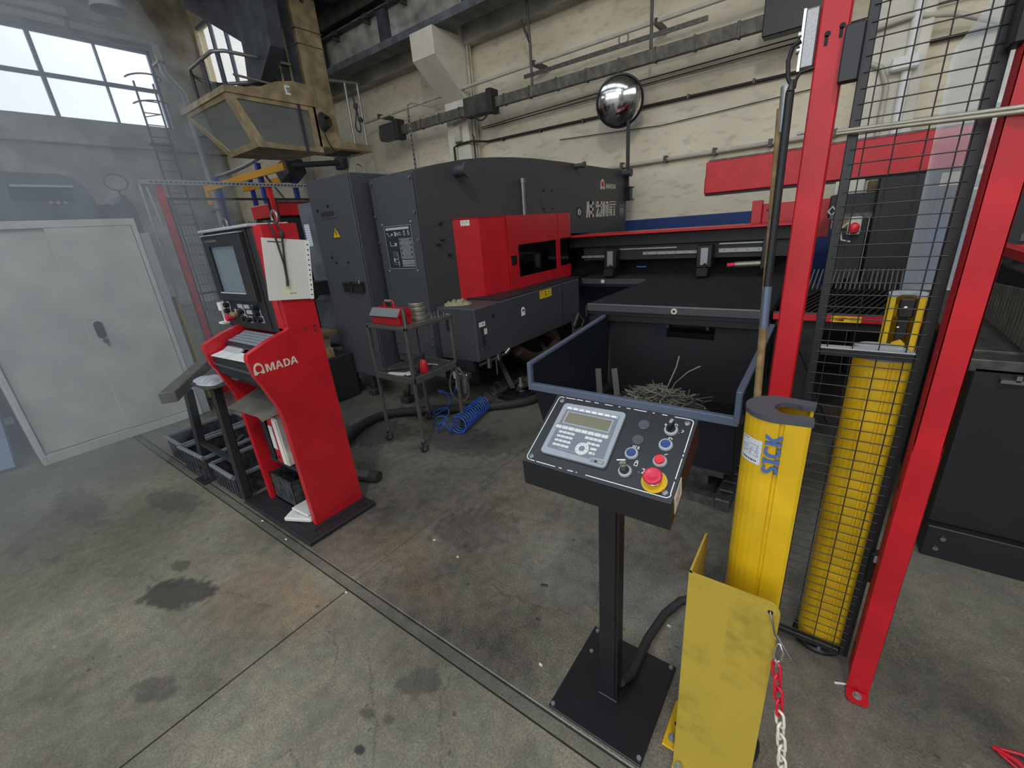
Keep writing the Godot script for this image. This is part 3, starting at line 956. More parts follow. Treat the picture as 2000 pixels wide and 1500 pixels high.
func wall_services() -> void:
	var t := thing("busbar_trunking", "long grey busbar trunking running level along the beige wall", "trunking", Vector3(-5, 3.76, -7.4))
	var s := Sh.new()
	s.bb(Vector3(-8.9, 3.76, -7.46), Vector3(-0.9, 3.93, -7.38), 0.008)
	var run := part("duct", s, M.trunking, t)
	var x := -8.6
	while x < -1.2:
		part("joint_band", Sh.new().bb(Vector3(x - 0.02, 3.75, -7.47), Vector3(x + 0.02, 3.94, -7.37), 0.004), M.dull_steel, run)
		x += 0.55
	part("feed_box", Sh.new().bb(Vector3(-6.2, 3.7, -7.5), Vector3(-5.62, 4.02, -7.28), 0.01), M.dark_steelwork, t)
	part("feed_box", Sh.new().bb(Vector3(-5.62, 3.67, -7.5), Vector3(-5.5, 4.06, -7.26), 0.01), M.cable, t)
	part("feed_box", Sh.new().bb(Vector3(-8.75, 3.7, -7.5), Vector3(-8.25, 4.02, -7.28), 0.01), M.dull_steel, t)
	part("feed_box", Sh.new().bb(Vector3(-8.25, 3.66, -7.5), Vector3(-8.12, 4.05, -7.26), 0.01), M.cable, t)
	part("end_box", Sh.new().bb(Vector3(-1.16, 3.66, -7.5), Vector3(-0.45, 4.08, -7.3), 0.01), M.satin_black, t)
	part("flat_bar", Sh.new().bb(Vector3(-4.85, 4.06, -7.42), Vector3(-1.85, 4.12, -7.4)), M.dull_steel, t)
	for hx: float in [-4.7, -2.62]:
		part("hanger_rod", Sh.new().tube([Vector3(hx, 3.94, -7.42), Vector3(hx, 4.5, -7.42), Vector3(hx - 0.03, 5.18, -7.42)], 0.022, 7), M.dull_steel, t)
	part("hanger_rod", Sh.new().tube([Vector3(-4.7, 4.55, -7.42), Vector3(-4.86, 4.9, -7.42)], 0.022, 7), M.dull_steel, t)
	var dp := []
	for k in 9:
		var u := k / 8.0
		dp.append(Vector3(-6.0 + 0.42 * u, 3.72 - 0.13 * sin(PI * u), -7.3))
	part("flex_lead", Sh.new().tube(dp, 0.014, 6), M.cable, t)
	var c1 := Sh.new().tube([Vector3(-9.6, 4.26, -7.6), Vector3(-7.1, 4.28, -7.56), Vector3(-6.4, 4.28, -7.56), Vector3(1.6, 4.31, -7.56)], 0.03, 8)
	t = thing("wall_conduit", "thick white conduit sloping above the grey busbar trunking", "conduit", Vector3(-4, 4.26, -7.6))
	part("pipe", c1, M.conduit, t)
	for cx: float in [-9.0, -7.0, -4.72, -2.6, -0.3]:
		part("clip", Sh.new().bb(Vector3(cx - 0.02, 4.24, -7.98), Vector3(cx + 0.02, 4.33, -7.52)), M.dull_steel, t)
	t = thing("wall_cable_pipe", "thin black cable pipe along the wall below the busbar trunking", "conduit", Vector3(-3, 2.95, -7.95))
	part("pipe", Sh.new().tube([Vector3(-6.85, 2.9, -7.62), Vector3(-6.85, 3.32, -7.62), Vector3(-6.7, 3.36, -7.62), Vector3(-6.35, 3.36, -7.62), Vector3(-6.2, 3.36, -7.95), Vector3(-2.0, 3.33, -7.95), Vector3(2.5, 3.32, -7.95)], 0.022, 7), M.cable, t)
	x = -5.8
	while x < 2.0:
		part("clip", Sh.new().bb(Vector3(x - 0.015, 3.31, -7.99), Vector3(x + 0.015, 3.37, -7.92)), M.dull_steel, t)
		x += 0.9
	t = thing("wall_low_pipe", "cream pipe fixed low on the beige wall behind the mirror", "pipe", Vector3(-1, 2.5, -7.93))
	part("pipe", Sh.new().tube([Vector3(-4.6, 2.5, -7.93), Vector3(4.0, 2.52, -7.93)], 0.03, 8), M.conduit, t)
	x = -4.0
	while x < 3.5:
		part("clip", Sh.new().bb(Vector3(x - 0.025, 2.46, -7.99), Vector3(x + 0.025, 2.56, -7.88)), M.dull_steel, t)
		x += 0.75
	solo("thin_wire", Sh.new().tube([Vector3(-6.3, 3.62, -7.9), Vector3(-3.0, 3.7, -7.9), Vector3(2.0, 3.74, -7.9)], 0.009, 5).tube([Vector3(-6.3, 3.6, -7.93), Vector3(2.0, 3.7, -7.93)], 0.009, 5), M.cable, "pair of thin wires strung along the wall under the trunking", "wire")
	solo("slack_wire", Sh.new().tube([Vector3(-4.5, 3.12, -7.97), Vector3(-2.6, 3.02, -7.97), Vector3(-0.4, 3.1, -7.97)], 0.007, 5), M.cable, "single slack grey wire below the black cable pipe", "wire")
	t = thing("riser_pipes", "pair of cream riser pipes up the side of the wall column", "pipe", Vector3(-6.4, 0, -7.8))
	for z: float in [-7.88, -7.8]:
		part("pipe", Sh.new().cyl(Vector3(-6.4, 0, z), Vector3(-6.4, 6.3, z), 0.026, -1, 8), M.conduit, t)
	part("black_cable", Sh.new().tube([Vector3(-6.4, 3.5, -7.72), Vector3(-6.37, 3.45, -7.72), Vector3(-6.37, 0, -7.72)], 0.016, 6), M.cable, t)
	t = thing("column_switch_box", "small cream electrical box on the front of the wall column", "switch box", Vector3(-6.7, 3.4, -7.63))
	part("box", Sh.new().bb(Vector3(-6.78, 3.4, -7.66), Vector3(-6.62, 3.68, -7.57), 0.01), M.conduit, t)
	part("pipe", Sh.new().tube([Vector3(-6.8, 2.6, -7.63), Vector3(-6.8, 3.75, -7.63)], 0.02, 7), M.conduit, t)
	part("pipe", Sh.new().tube([Vector3(-6.8, 3.74, -7.61), Vector3(-6.45, 3.78, -7.61)], 0.02, 7), M.conduit, t)
	# perforated strut standing behind the press
	t = thing("perforated_strut", "upright perforated steel strut standing behind the dark press", "strut", Vector3(-7.65, 0, -7.2))
	part("web", Sh.new().bb(Vector3(-7.68, 0, -7.21), Vector3(-7.62, 4.1, -7.2)), M.galv, t)
	var y := 2.35
	while y < 4.05:
		part("slot", Sh.new().bb(Vector3(-7.664, y, -7.2), Vector3(-7.636, y + 0.05, -7.198)), M.cable, t)
		y += 0.09
	part("hook_wire", Sh.new().tube([Vector3(-7.65, 4.0, -7.19), Vector3(-7.62, 4.18, -7.19), Vector3(-7.5, 4.2, -7.19), Vector3(-6.9, 4.0, -7.4)], 0.012, 6), M.galv, t)
	# right-hand column: conduits
	t = thing("column_conduits", "cream conduits and a white box running up the right column behind the safety mesh", "conduit", Vector3(0.25, 0, -7.6))
	part("pipe", Sh.new().tube([Vector3(0.2, 0, -7.62), Vector3(0.2, 2.9, -7.62), Vector3(0.12, 3.1, -7.62), Vector3(-0.2, 3.3, -7.62)], 0.03, 7), M.conduit, t)
	part("pipe", Sh.new().cyl(Vector3(0.36, 0, -7.63), Vector3(0.36, 5.0, -7.63), 0.05, -1, 8), M.white, t)
	part("box", Sh.new().bb(Vector3(0.2, 3.02, -7.66), Vector3(0.46, 3.16, -7.52), 0.02), M.white, t)
	part("pipe", Sh.new().tube([Vector3(-0.6, 3.45, -7.6), Vector3(0.3, 3.55, -7.6), Vector3(0.7, 3.5, -7.75), Vector3(1.1, 3.35, -7.9)], 0.03, 7), M.conduit, t)


func left_corner() -> void:
	# caged ladder on the gable wall
	var t := thing("caged_ladder", "tall steel ladder with safety hoops standing in front of the big window", "ladder", Vector3(-17.5, 0, -6.0))
	for z: float in [-5.75, -6.23]:
		part("stile", Sh.new().bb(Vector3(-17.53, 0, z - 0.02), Vector3(-17.47, 6.55, z + 0.02)), M.trunking, t)
	var y := 0.3
	while y < 6.5:
		part("rung", Sh.new().cyl(Vector3(-17.5, y, -5.75), Vector3(-17.5, y, -6.23), 0.016, -1, 6), M.trunking, t)
		y += 0.32
	for hy: float in [6.62, 5.95]:
		var ring := []
		for k in 13:
			var a := PI * k / 12.0
			ring.append(Vector3(-17.5 + 0.62 * sin(a), hy, -5.99 + 0.42 * cos(a)))
		part("hoop", Sh.new().tube(ring, 0.022, 6), M.trunking, t)
	part("tie", Sh.new().tube([Vector3(-17.5, 5.62, -5.75), Vector3(-17.5, 5.75, -6.23)], 0.014, 5), M.trunking, t)
	part("wall_stay", Sh.new().bb(Vector3(-17.99, 3.0, -5.8), Vector3(-17.5, 3.04, -5.7)).bb(Vector3(-17.76, 4.9, -6.28), Vector3(-17.5, 4.94, -5.7)), M.trunking, t)
	# pipes above the window, one turning down the corner
	t = thing("rain_pipe", "grey pipe along the top of the big window that elbows down into the corner", "pipe", Vector3(-17.6, 5.0, -5.0))
	part("pipe", Sh.new().tube([Vector3(-17.6, 7.7, 3.0), Vector3(-17.6, 7.7, -6.5), Vector3(-17.6, 7.62, -6.62), Vector3(-17.6, 6.98, -6.66), Vector3(-17.6, 6.88, -6.7), Vector3(-17.6, 6.5, -7.0), Vector3(-17.6, 6.4, -7.04), Vector3(-17.6, 0.0, -7.06)], 0.085, 10), M.pale_grey, t)
	for p: Array in [[7.7, -4.69], [7.7, -2.2]]:
		part("collar", Sh.new().cyl(Vector3(-17.6, p[0], p[1] - 0.05), Vector3(-17.6, p[0], p[1] + 0.05), 0.1, -1, 10), M.mid_grey, t)
	for p: Array in [[7.2, -6.64], [5.9, -7.05], [3.0, -7.06]]:
		part("clip", Sh.new().bb(Vector3(-17.99, p[0] - 0.03, p[1] - 0.1), Vector3(-17.5, p[0] + 0.03, p[1] + 0.1)), M.mid_grey, t)
	t = thing("ceiling_pipe", "pale upper pipe that stops short above the big window", "pipe", Vector3(-17.55, 7.9, -2.0))
	part("pipe", Sh.new().tube([Vector3(-17.5, 7.92, 3.0), Vector3(-17.5, 7.92, -4.72)], 0.1, 10), M.conduit, t)
	part("bracket", Sh.new().tube([Vector3(-17.5, 7.86, -4.72), Vector3(-17.5, 7.86, -5.55), Vector3(-17.5, 7.75, -5.6)], 0.022, 6).bb(Vector3(-17.99, 7.8, -4.8), Vector3(-17.5, 7.86, -4.7)), M.galv, t)
	# high-bay lamp, switched off
	t = thing("high_bay_lamp", "grey bell-shaped high-bay lamp hanging unlit above the window", "lamp", Vector3(-10.26, 5.5, -3.34))
	part("shade", Sh.new().lathe([Vector2(0.0, 5.84), Vector2(0.1, 5.84), Vector2(0.12, 5.8), Vector2(0.16, 5.72), Vector2(0.21, 5.6), Vector2(0.235, 5.5), Vector2(0.228, 5.5), Vector2(0.2, 5.6), Vector2(0.1, 5.74)], Vector3(-10.26, 0, -3.34), Basis(), 20, true), M.pale_grey, t)
	part("gear_housing", Sh.new().cyl(Vector3(-10.26, 5.84, -3.34), Vector3(-10.26, 6.1, -3.34), 0.09), M.mid_grey, t)
	part("bulb", Sh.new().ball(Vector3(-10.26, 5.66, -3.34), Vector3(0.06, 0.1, 0.06)), M.white, t)
	part("suspension_cord", Sh.new().cyl(Vector3(-10.26, 6.1, -3.34), Vector3(-10.26, 6.3, -3.34), 0.012, -1, 6), M.cable, t)
	# a second high-bay lamp, lit, above and behind the camera: it throws the soft shadows under the pedestal
	t = thing("high_bay_lamp", "lit grey high-bay lamp hanging above and behind the camera", "lamp", Vector3(1.0, 7.4, 2.4))
	part("shade", Sh.new().lathe([Vector2(0.0, 7.95), Vector2(0.12, 7.95), Vector2(0.22, 7.75), Vector2(0.32, 7.5), Vector2(0.31, 7.5), Vector2(0.2, 7.74)], Vector3(1.0, 0, 2.4), Basis(), 20, true), M.pale_grey, t)
	part("suspension_cord", Sh.new().cyl(Vector3(1.0, 7.95, 2.4), Vector3(1.0, 9.3, 2.4), 0.012, -1, 6), M.cable, t)
	var glow := mat("lit_high_bay", c8(255, 250, 240), 0.5)
	glow.emission_enabled = true
	glow.emission = c8(255, 248, 232)
	glow.emission_energy_multiplier = 4.0
	part("lamp_bulb", Sh.new().cyl(Vector3(1.0, 7.52, 2.4), Vector3(1.0, 7.54, 2.4), 0.26, -1, 20), glow, t)
	var li := OmniLight3D.new()
	li.name = "high_bay_light"
	li.position = Vector3(0, -0.18, 0)
	li.light_color = c8(255, 248, 236)
	li.light_energy = 15.0
	li.light_size = 0.26
	li.omni_range = 40.0
	li.omni_attenuation = 2.0
	li.shadow_enabled = true
	t.add_child(li)
	# white cabinet with sliding doors
	var W: Material = M.cabinet_white
	t = thing("storage_cabinet", "tall white steel cabinet with two overlapping sliding doors and a black pull", "cabinet", Vector3(-5.6, 0, -0.79))
	var cb := Sh.new()
	cb.bb(Vector3(-5.85, 0.09, -1.41), Vector3(-5.83, 2.0, -0.17))
	cb.bb(Vector3(-5.85, 0.0, -1.41), Vector3(-5.35, 2.0, -1.375), 0.003)
	cb.bb(Vector3(-5.85, 0.0, -0.205), Vector3(-5.35, 2.0, -0.17), 0.003)
	cb.bb(Vector3(-5.85, 1.94, -1.375), Vector3(-5.35, 2.0, -0.205), 0.003)
	cb.bb(Vector3(-5.85, 0.0, -1.375), Vector3(-5.35, 0.085, -0.205), 0.003)
	part("carcass", cb, W, t)
	part("sliding_door", Sh.new().bb(Vector3(-5.40, 0.09, -0.85), Vector3(-5.385, 1.94, -0.21), 0.003), W, t)
	var dr := part("sliding_door", Sh.new().bb(Vector3(-5.372, 0.09, -1.37), Vector3(-5.354, 1.94, -0.79), 0.003), W, t)
	var hd := Sh.new()
	var oval := []
	for k in 24:
		var a := TAU * k / 24.0
		oval.append(Vector2(0.032 * cos(a), 0.045 * signf(sin(a)) + 0.034 * sin(a)))
	hd.prism(oval, Vector3(-5.354, 1.06, -0.875), Vector3(0, 0, 1), Vector3(0, 1, 0), Vector3(0.012, 0, 0))
	part("pull_plate", hd, M.black, dr, "black oval pull")
	part("lock", Sh.new().cyl(Vector3(-5.354, 0.955, -0.885), Vector3(-5.335, 0.955, -0.885), 0.022), M.steel, dr)
	part("key", Sh.new().bb(Vector3(-5.335, 0.94, -0.888), Vector3(-5.30, 0.965, -0.882)).tube([Vector3(-5.31, 0.95, -0.885), Vector3(-5.305, 0.92, -0.89), Vector3(-5.31, 0.9, -0.888), Vector3(-5.315, 0.92, -0.88)], 0.004, 5, true), M.steel, dr)
	part("scratch", Sh.new().bb(Vector3(-5.354, 1.155, -0.87), Vector3(-5.3536, 1.159, -0.82)), M.old_wood, dr)
	solo("filler_panel", Sh.new().bb(Vector3(-5.7, 0, -1.49), Vector3(-5.36, 1.866, -1.412), 0.004), M.pale_grey, "narrow light grey side panel standing against the white cabinet", "panel")
	# dark machine behind the cabinet
	t = thing("dark_machine", "dark blue-grey machine with a rounded hood rising behind the white cabinet", "machine", Vector3(-6.8, 0, -0.4))
	var hood := []
	for p: Array in [[1.4, 0.0], [1.4, 2.45], [-1.15, 2.46], [-1.26, 2.42], [-1.32, 2.34], [-1.35, 2.2], [-1.36, 0.0]]:
		hood.append(Vector2(p[0], p[1]))
	part("body", Sh.new().prism(hood, Vector3(-7.3, 0, 0), Vector3(0, 0, 1), Vector3(0, 1, 0), Vector3(1.2, 0, 0)), M.runway_grey, t)
	part("side_wing", Sh.new().prism([Vector2(-1.36, 0.0), Vector2(-1.36, 2.2), Vector2(-1.42, 2.2), Vector2(-1.56, 2.2), Vector2(-1.64, 2.3), Vector2(-1.7, 2.16), Vector2(-1.72, 0)], Vector3(-7.2, 0, 0), Vector3(0, 0, 1), Vector3(0, 1, 0), Vector3(0.95, 0, 0)), M.runway_grey, t)
	part("top_recess", Sh.new().bb(Vector3(-6.1, 2.22, -1.2), Vector3(-6.09, 2.34, -0.78)), M.crane_dark, t)
	part("trim_bar", Sh.new().bb(Vector3(-6.1, 2.335, -1.22), Vector3(-6.07, 2.355, -0.8)), M.pale_grey, t)
	for z: float in [-1.02, -1.07, -1.12, -1.5]:
		part("bolt", Sh.new().cyl(Vector3(-6.1 if z > -1.4 else -6.25, 2.2, z), Vector3(-6.07 if z > -1.4 else -6.22, 2.2, z), 0.014, -1, 8), M.chrome, t)
	var hoop := []
	for k in 16:
		var a := TAU * k / 16.0
		hoop.append(Vector3(-6.3, 2.42 + 0.08 * sin(a), -1.62 + 0.1 * cos(a)))
	solo("wire_ring", Sh.new().tube(hoop, 0.008, 5, true).tube([Vector3(-6.3, 2.34, -1.62), Vector3(-6.3, 2.24, -1.62)], 0.01, 5), M.trunking, "thin wire ring standing on the dark machine's wing", "ring")
	# trestle at the left edge of the picture
	t = thing("blue_trestle", "dark blue steel trestle leaning out at the left edge beside the white cabinet", "trestle", Vector3(-5.9, 0, 0.0))
	part("leg", Sh.new().bar(Vector3(-5.55, 0.0, 0.02), Vector3(-6.35, 0.85, -0.12), 0.09, 0.09), M.window_frame, t)
	part("leg", Sh.new().bar(Vector3(-6.3, 0.0, 0.35), Vector3(-6.35, 0.85, 0.3), 0.09, 0.09), M.window_frame, t)
	part("shelf", Sh.new().bb(Vector3(-6.6, 0.3, -0.15), Vector3(-5.95, 0.34, 0.6)), M.pale_grey, t)
	part("top_rail", Sh.new().bb(Vector3(-6.6, 0.82, -0.2), Vector3(-6.0, 0.9, 0.7), 0.01), M.pale_grey, t)


func fence_post(called: String, x: float, z: float, h: float, label: String, w := 0.062, group := "") -> Node3D:
	var t := thing(called, label, "fence post", Vector3(x, 0, z), group)
	var s := Sh.new()
	s.bb(Vector3(x - w / 2, 0.0, z - w / 2), Vector3(x + w / 2, h, z + w / 2), 0.005)
	part("tube", s, M.post_red, t)
	part("cap", Sh.new().bb(Vector3(x - w / 2 + 0.002, h, z - w / 2 + 0.002), Vector3(x + w / 2 - 0.002, h + 0.006, z + w / 2 - 0.002)), M.black, t)
	return t


func far_fence() -> void:
	fence_post("fence_post", -5.97, -1.88, 2.37, "red fence post beside the white cabinet, left end of the far mesh fence")
	fence_post("fence_post", -5.97, -3.05, 2.4, "red fence post behind the red console, right end of the far mesh fence")
	for k in 3:
		var z1: float = [-1.91, -3.08, -4.2][k]
		var z0: float = [-3.02, -4.2, -5.4][k]
		var t := thing("mesh_panel", ["black wire mesh panel between the two far red fence posts", "black wire mesh panel right of the second far red fence post", "black wire mesh panel farthest back, mostly behind the electrical cabinet"][k], "fence panel", Vector3(-5.97, 0.0, (z0 + z1) / 2))
		var fr := Sh.new()
		for z: float in [z0 + 0.012, z1 - 0.012, (z0 + z1) / 2]:
			fr.bb(Vector3(-5.985, 0.0, z - 0.012), Vector3(-5.955, 2.24, z + 0.012))
		for y: float in [0.16, 1.2, 2.225]:
			fr.bb(Vector3(-5.984, y - 0.012, z0), Vector3(-5.956, y + 0.012, z1))
		part("frame", fr, M.black, t)
		var w := Sh.new()
		var zz := z0 + 0.04
		while zz < z1:
			w.bb(Vector3(-5.972, 0.16, zz - 0.0015), Vector3(-5.968, 1.98, zz + 0.0015))
			zz += 0.035
		var yy := 0.2
		while yy < 2.0:
			w.bb(Vector3(-5.972, yy - 0.0015, z0), Vector3(-5.968, yy + 0.0015, z1))
			yy += 0.16
		var ws := part("wire", w, M.black, t)
		ws.set_meta("kind", "stuff")
	var t2 := thing("perforated_rail", "perforated steel strut rail along the top of the far mesh fence", "rail", Vector3(-5.94, 2.36, -3.0))
	part("strut", Sh.new().bb(Vector3(-5.935, 2.365, -5.2), Vector3(-5.92, 2.405, -1.7)).bb(Vector3(-5.97, 2.405, -5.2), Vector3(-5.92, 2.41, -1.7)), M.galv, t2)
	for k in 44:
		part("slot", Sh.new().bb(Vector3(-5.92, 2.378, -1.8 - 0.045 * k - 0.026), Vector3(-5.918, 2.394, -1.8 - 0.045 * k)), M.cable, t2)
	solo("pale_rod", Sh.new().cyl(Vector3(-5.88, 1.9, -1.78), Vector3(-5.88, 2.33, -1.75), 0.01, -1, 6).cyl(Vector3(-5.9, 1.2, -1.7), Vector3(-5.9, 2.35, -1.7), 0.012, -1, 6), M.pale_grey, "pair of pale upright rods left of the far red fence post", "rod")
	# pallet rack in the far corner
	t2 = thing("pallet_rack", "pallet rack with blue uprights and orange beams in the far corner behind the mesh fence", "rack", Vector3(-13.5, 0, -6.0))
	for p: Array in [[-12.4, -6.2], [-12.6, -7.2], [-15.0, -6.2], [-15.1, -7.2]]:
		part("upright", Sh.new().bb(Vector3(p[0] - 0.06, 0, p[1] - 0.05), Vector3(p[0] + 0.06, 3.7, p[1] + 0.05)), M.rack_blue, t2)
	part("brace", Sh.new().bar(Vector3(-12.45, 3.6, -6.25), Vector3(-12.55, 2.3, -7.15), 0.04, 0.04), M.window_frame, t2)
	part("brace", Sh.new().bar(Vector3(-12.55, 2.3, -7.15), Vector3(-12.45, 1.0, -6.25), 0.04, 0.04), M.window_frame, t2)
	part("beam", Sh.new().bb(Vector3(-15.6, 3.36, -6.16), Vector3(-11.0, 3.52, -6.1)), M.rack_orange, t2)
	part("beam", Sh.new().bb(Vector3(-15.6, 3.36, -7.2), Vector3(-12.6, 3.52, -7.14)), M.rack_orange, t2)
	part("beam_bracket", Sh.new().bb(Vector3(-15.75, 3.0, -6.18), Vector3(-15.6, 3.52, -6.1)), M.rack_orange, t2)
	part("beam", Sh.new().bb(Vector3(-15.6, 1.5, -6.16), Vector3(-12.4, 1.62, -6.1)), M.window_frame, t2)
	var duct := []
	for k in 12:
		var u := k / 11.0
		duct.append(Vector3(-15.2 + 4.0 * u, 3.72 + 0.28 * u + 0.1 * sin(PI * u) * -1.0, -6.3))
	solo("silver_duct", Sh.new().tube(duct, 0.05, 8), M.galv, "thin silver flexible duct rising above the orange rack beam", "duct")
	t2 = thing("red_machine_hood", "dark red machine hood with a pale frame behind the second far fence post", "machine cover", Vector3(-7.0, 0, -4.1))
	part("hood", Sh.new().bb(Vector3(-7.4, 2.06, -4.9), Vector3(-6.6, 2.25, -3.43), 0.01), M.red, t2)
	part("frame", Sh.new().bb(Vector3(-6.6, 2.25, -4.9), Vector3(-6.57, 2.29, -3.4)).bb(Vector3(-6.6, 2.04, -3.43), Vector3(-6.57, 2.29, -3.4)), M.trunking, t2)
	part("body", Sh.new().bb(Vector3(-7.4, 0.0, -4.9), Vector3(-6.65, 2.06, -3.45), 0.02), M.press_dark, t2)
	t2 = thing("wall_extractor", "dark funnel-shaped extractor on a wall arm beside the orange rack beam", "extractor", Vector3(-12.3, 3.4, -7.2))
	part("funnel", Sh.new().prism([Vector2(-13.0, 3.72), Vector2(-12.3, 3.85), Vector2(-12.2, 3.5), Vector2(-12.75, 3.3)], Vector3(0, 0, -6.9), Vector3(1, 0, 0), Vector3(0, 1, 0), Vector3(0, 0, -0.5)), M.crane_dark, t2)
	part("arm", Sh.new().cyl(Vector3(-12.3, 3.68, -7.1), Vector3(-11.3, 3.66, -7.9), 0.07).bb(Vector3(-11.5, 3.5, -8.0), Vector3(-11.1, 3.8, -7.85), 0.02), M.crane_dark, t2)


func sticker(called: String, im: Image, o: Vector3, ex: Vector3, ey: Vector3, parent: Node3D, label := "") -> void:
	# a printed plate with a real thickness; o is its lower left corner
	var m := StandardMaterial3D.new()
	m.resource_name = called
	m.albedo_texture = ImageTexture.create_from_image(im)
	m.roughness = 0.5
	var nn := ex.cross(ey).normalized()
	var s := Sh.new().card(o + nn * 0.0015, ex, ey)
	for e: Array in [[Vector3.ZERO, ex], [ex, ey], [ex + ey, -ex], [ey, -ey]]:
		s.quad(o + e[0], o + e[0] + e[1], o + e[0] + e[1] + nn * 0.0015, o + e[0] + nn * 0.0015, e[0] - (ex + ey) / 2.0)
	part(called, s, m, parent, label)


func blank(w: int, h: int, c: Color) -> Image:
	var im := Image.create(w, h, false, Image.FORMAT_RGB8)
	im.fill(c)
	return im


# rows of small dashes that read as print too fine to make out
func dashes(im: Image, r: Rect2i, rows: int, c: Color, fill := 0.7) -> void:
	var g := RandomNumberGenerator.new()
	g.seed = r.position.x * 31 + r.position.y * 17 + rows
	for k in rows:
		var y := r.position.y + int((k + 0.25) * r.size.y / rows)
		var hh := maxi(1, int(0.45 * r.size.y / rows))
		var x := r.position.x
		while x < r.end.x - 3:
			var w := g.randi_range(3, 9)
			if g.randf() < fill:
				im.fill_rect(Rect2i(x, y, mini(w, r.end.x - x), hh), c)
			x += w + 2


func logo(o: Vector3, ex: Vector3, ey: Vector3, w: float, h: float, m: Material, dot: Material, parent: Node3D, lx: float, lw: float, lh: float, ly: float) -> void:
	# the maker's mark: an arched A whose legs flare, a round eye, and the smaller letters that follow
	var poly := []
	for p: Array in [[0.02, 0.0], [0.30, 0.0], [0.36, 0.12], [0.64, 0.12], [0.70, 0.0], [0.98, 0.0], [0.95, 0.5], [0.88, 0.74], [0.74, 0.92], [0.5, 1.0], [0.26, 0.92], [0.12, 0.74], [0.05, 0.5]]:
		poly.append(Vector2(p[0] * w, p[1] * h))
	var nn := ex.cross(ey).normalized()
	var s := Sh.new().prism(poly, o, ex, ey, nn * 0.003)
	var mark := part("logo_mark", s, m, parent, "pale arched letter of the maker's logo")
	var eye := []
	for k in 18:
		eye.append(Vector2(w * 0.5 + w * 0.3 * cos(TAU * k / 18.0), h * 0.5 + h * 0.29 * sin(TAU * k / 18.0)))
	part("logo_eye", Sh.new().prism(eye, o + nn * 0.003, ex, ey, nn * 0.0012), dot, mark)
	var lt := letters("logo_letters", "MADA", o + ex * lx + ey * (ly + lh / 2.0), ex, ey, lh, m, parent, 1.0, 0.003)
	var k := lw / maxf((lt.mesh as TextMesh).get_aabb().size.x * lt.transform.basis.x.length(), 1e-4)
	lt.transform.basis.x *= k


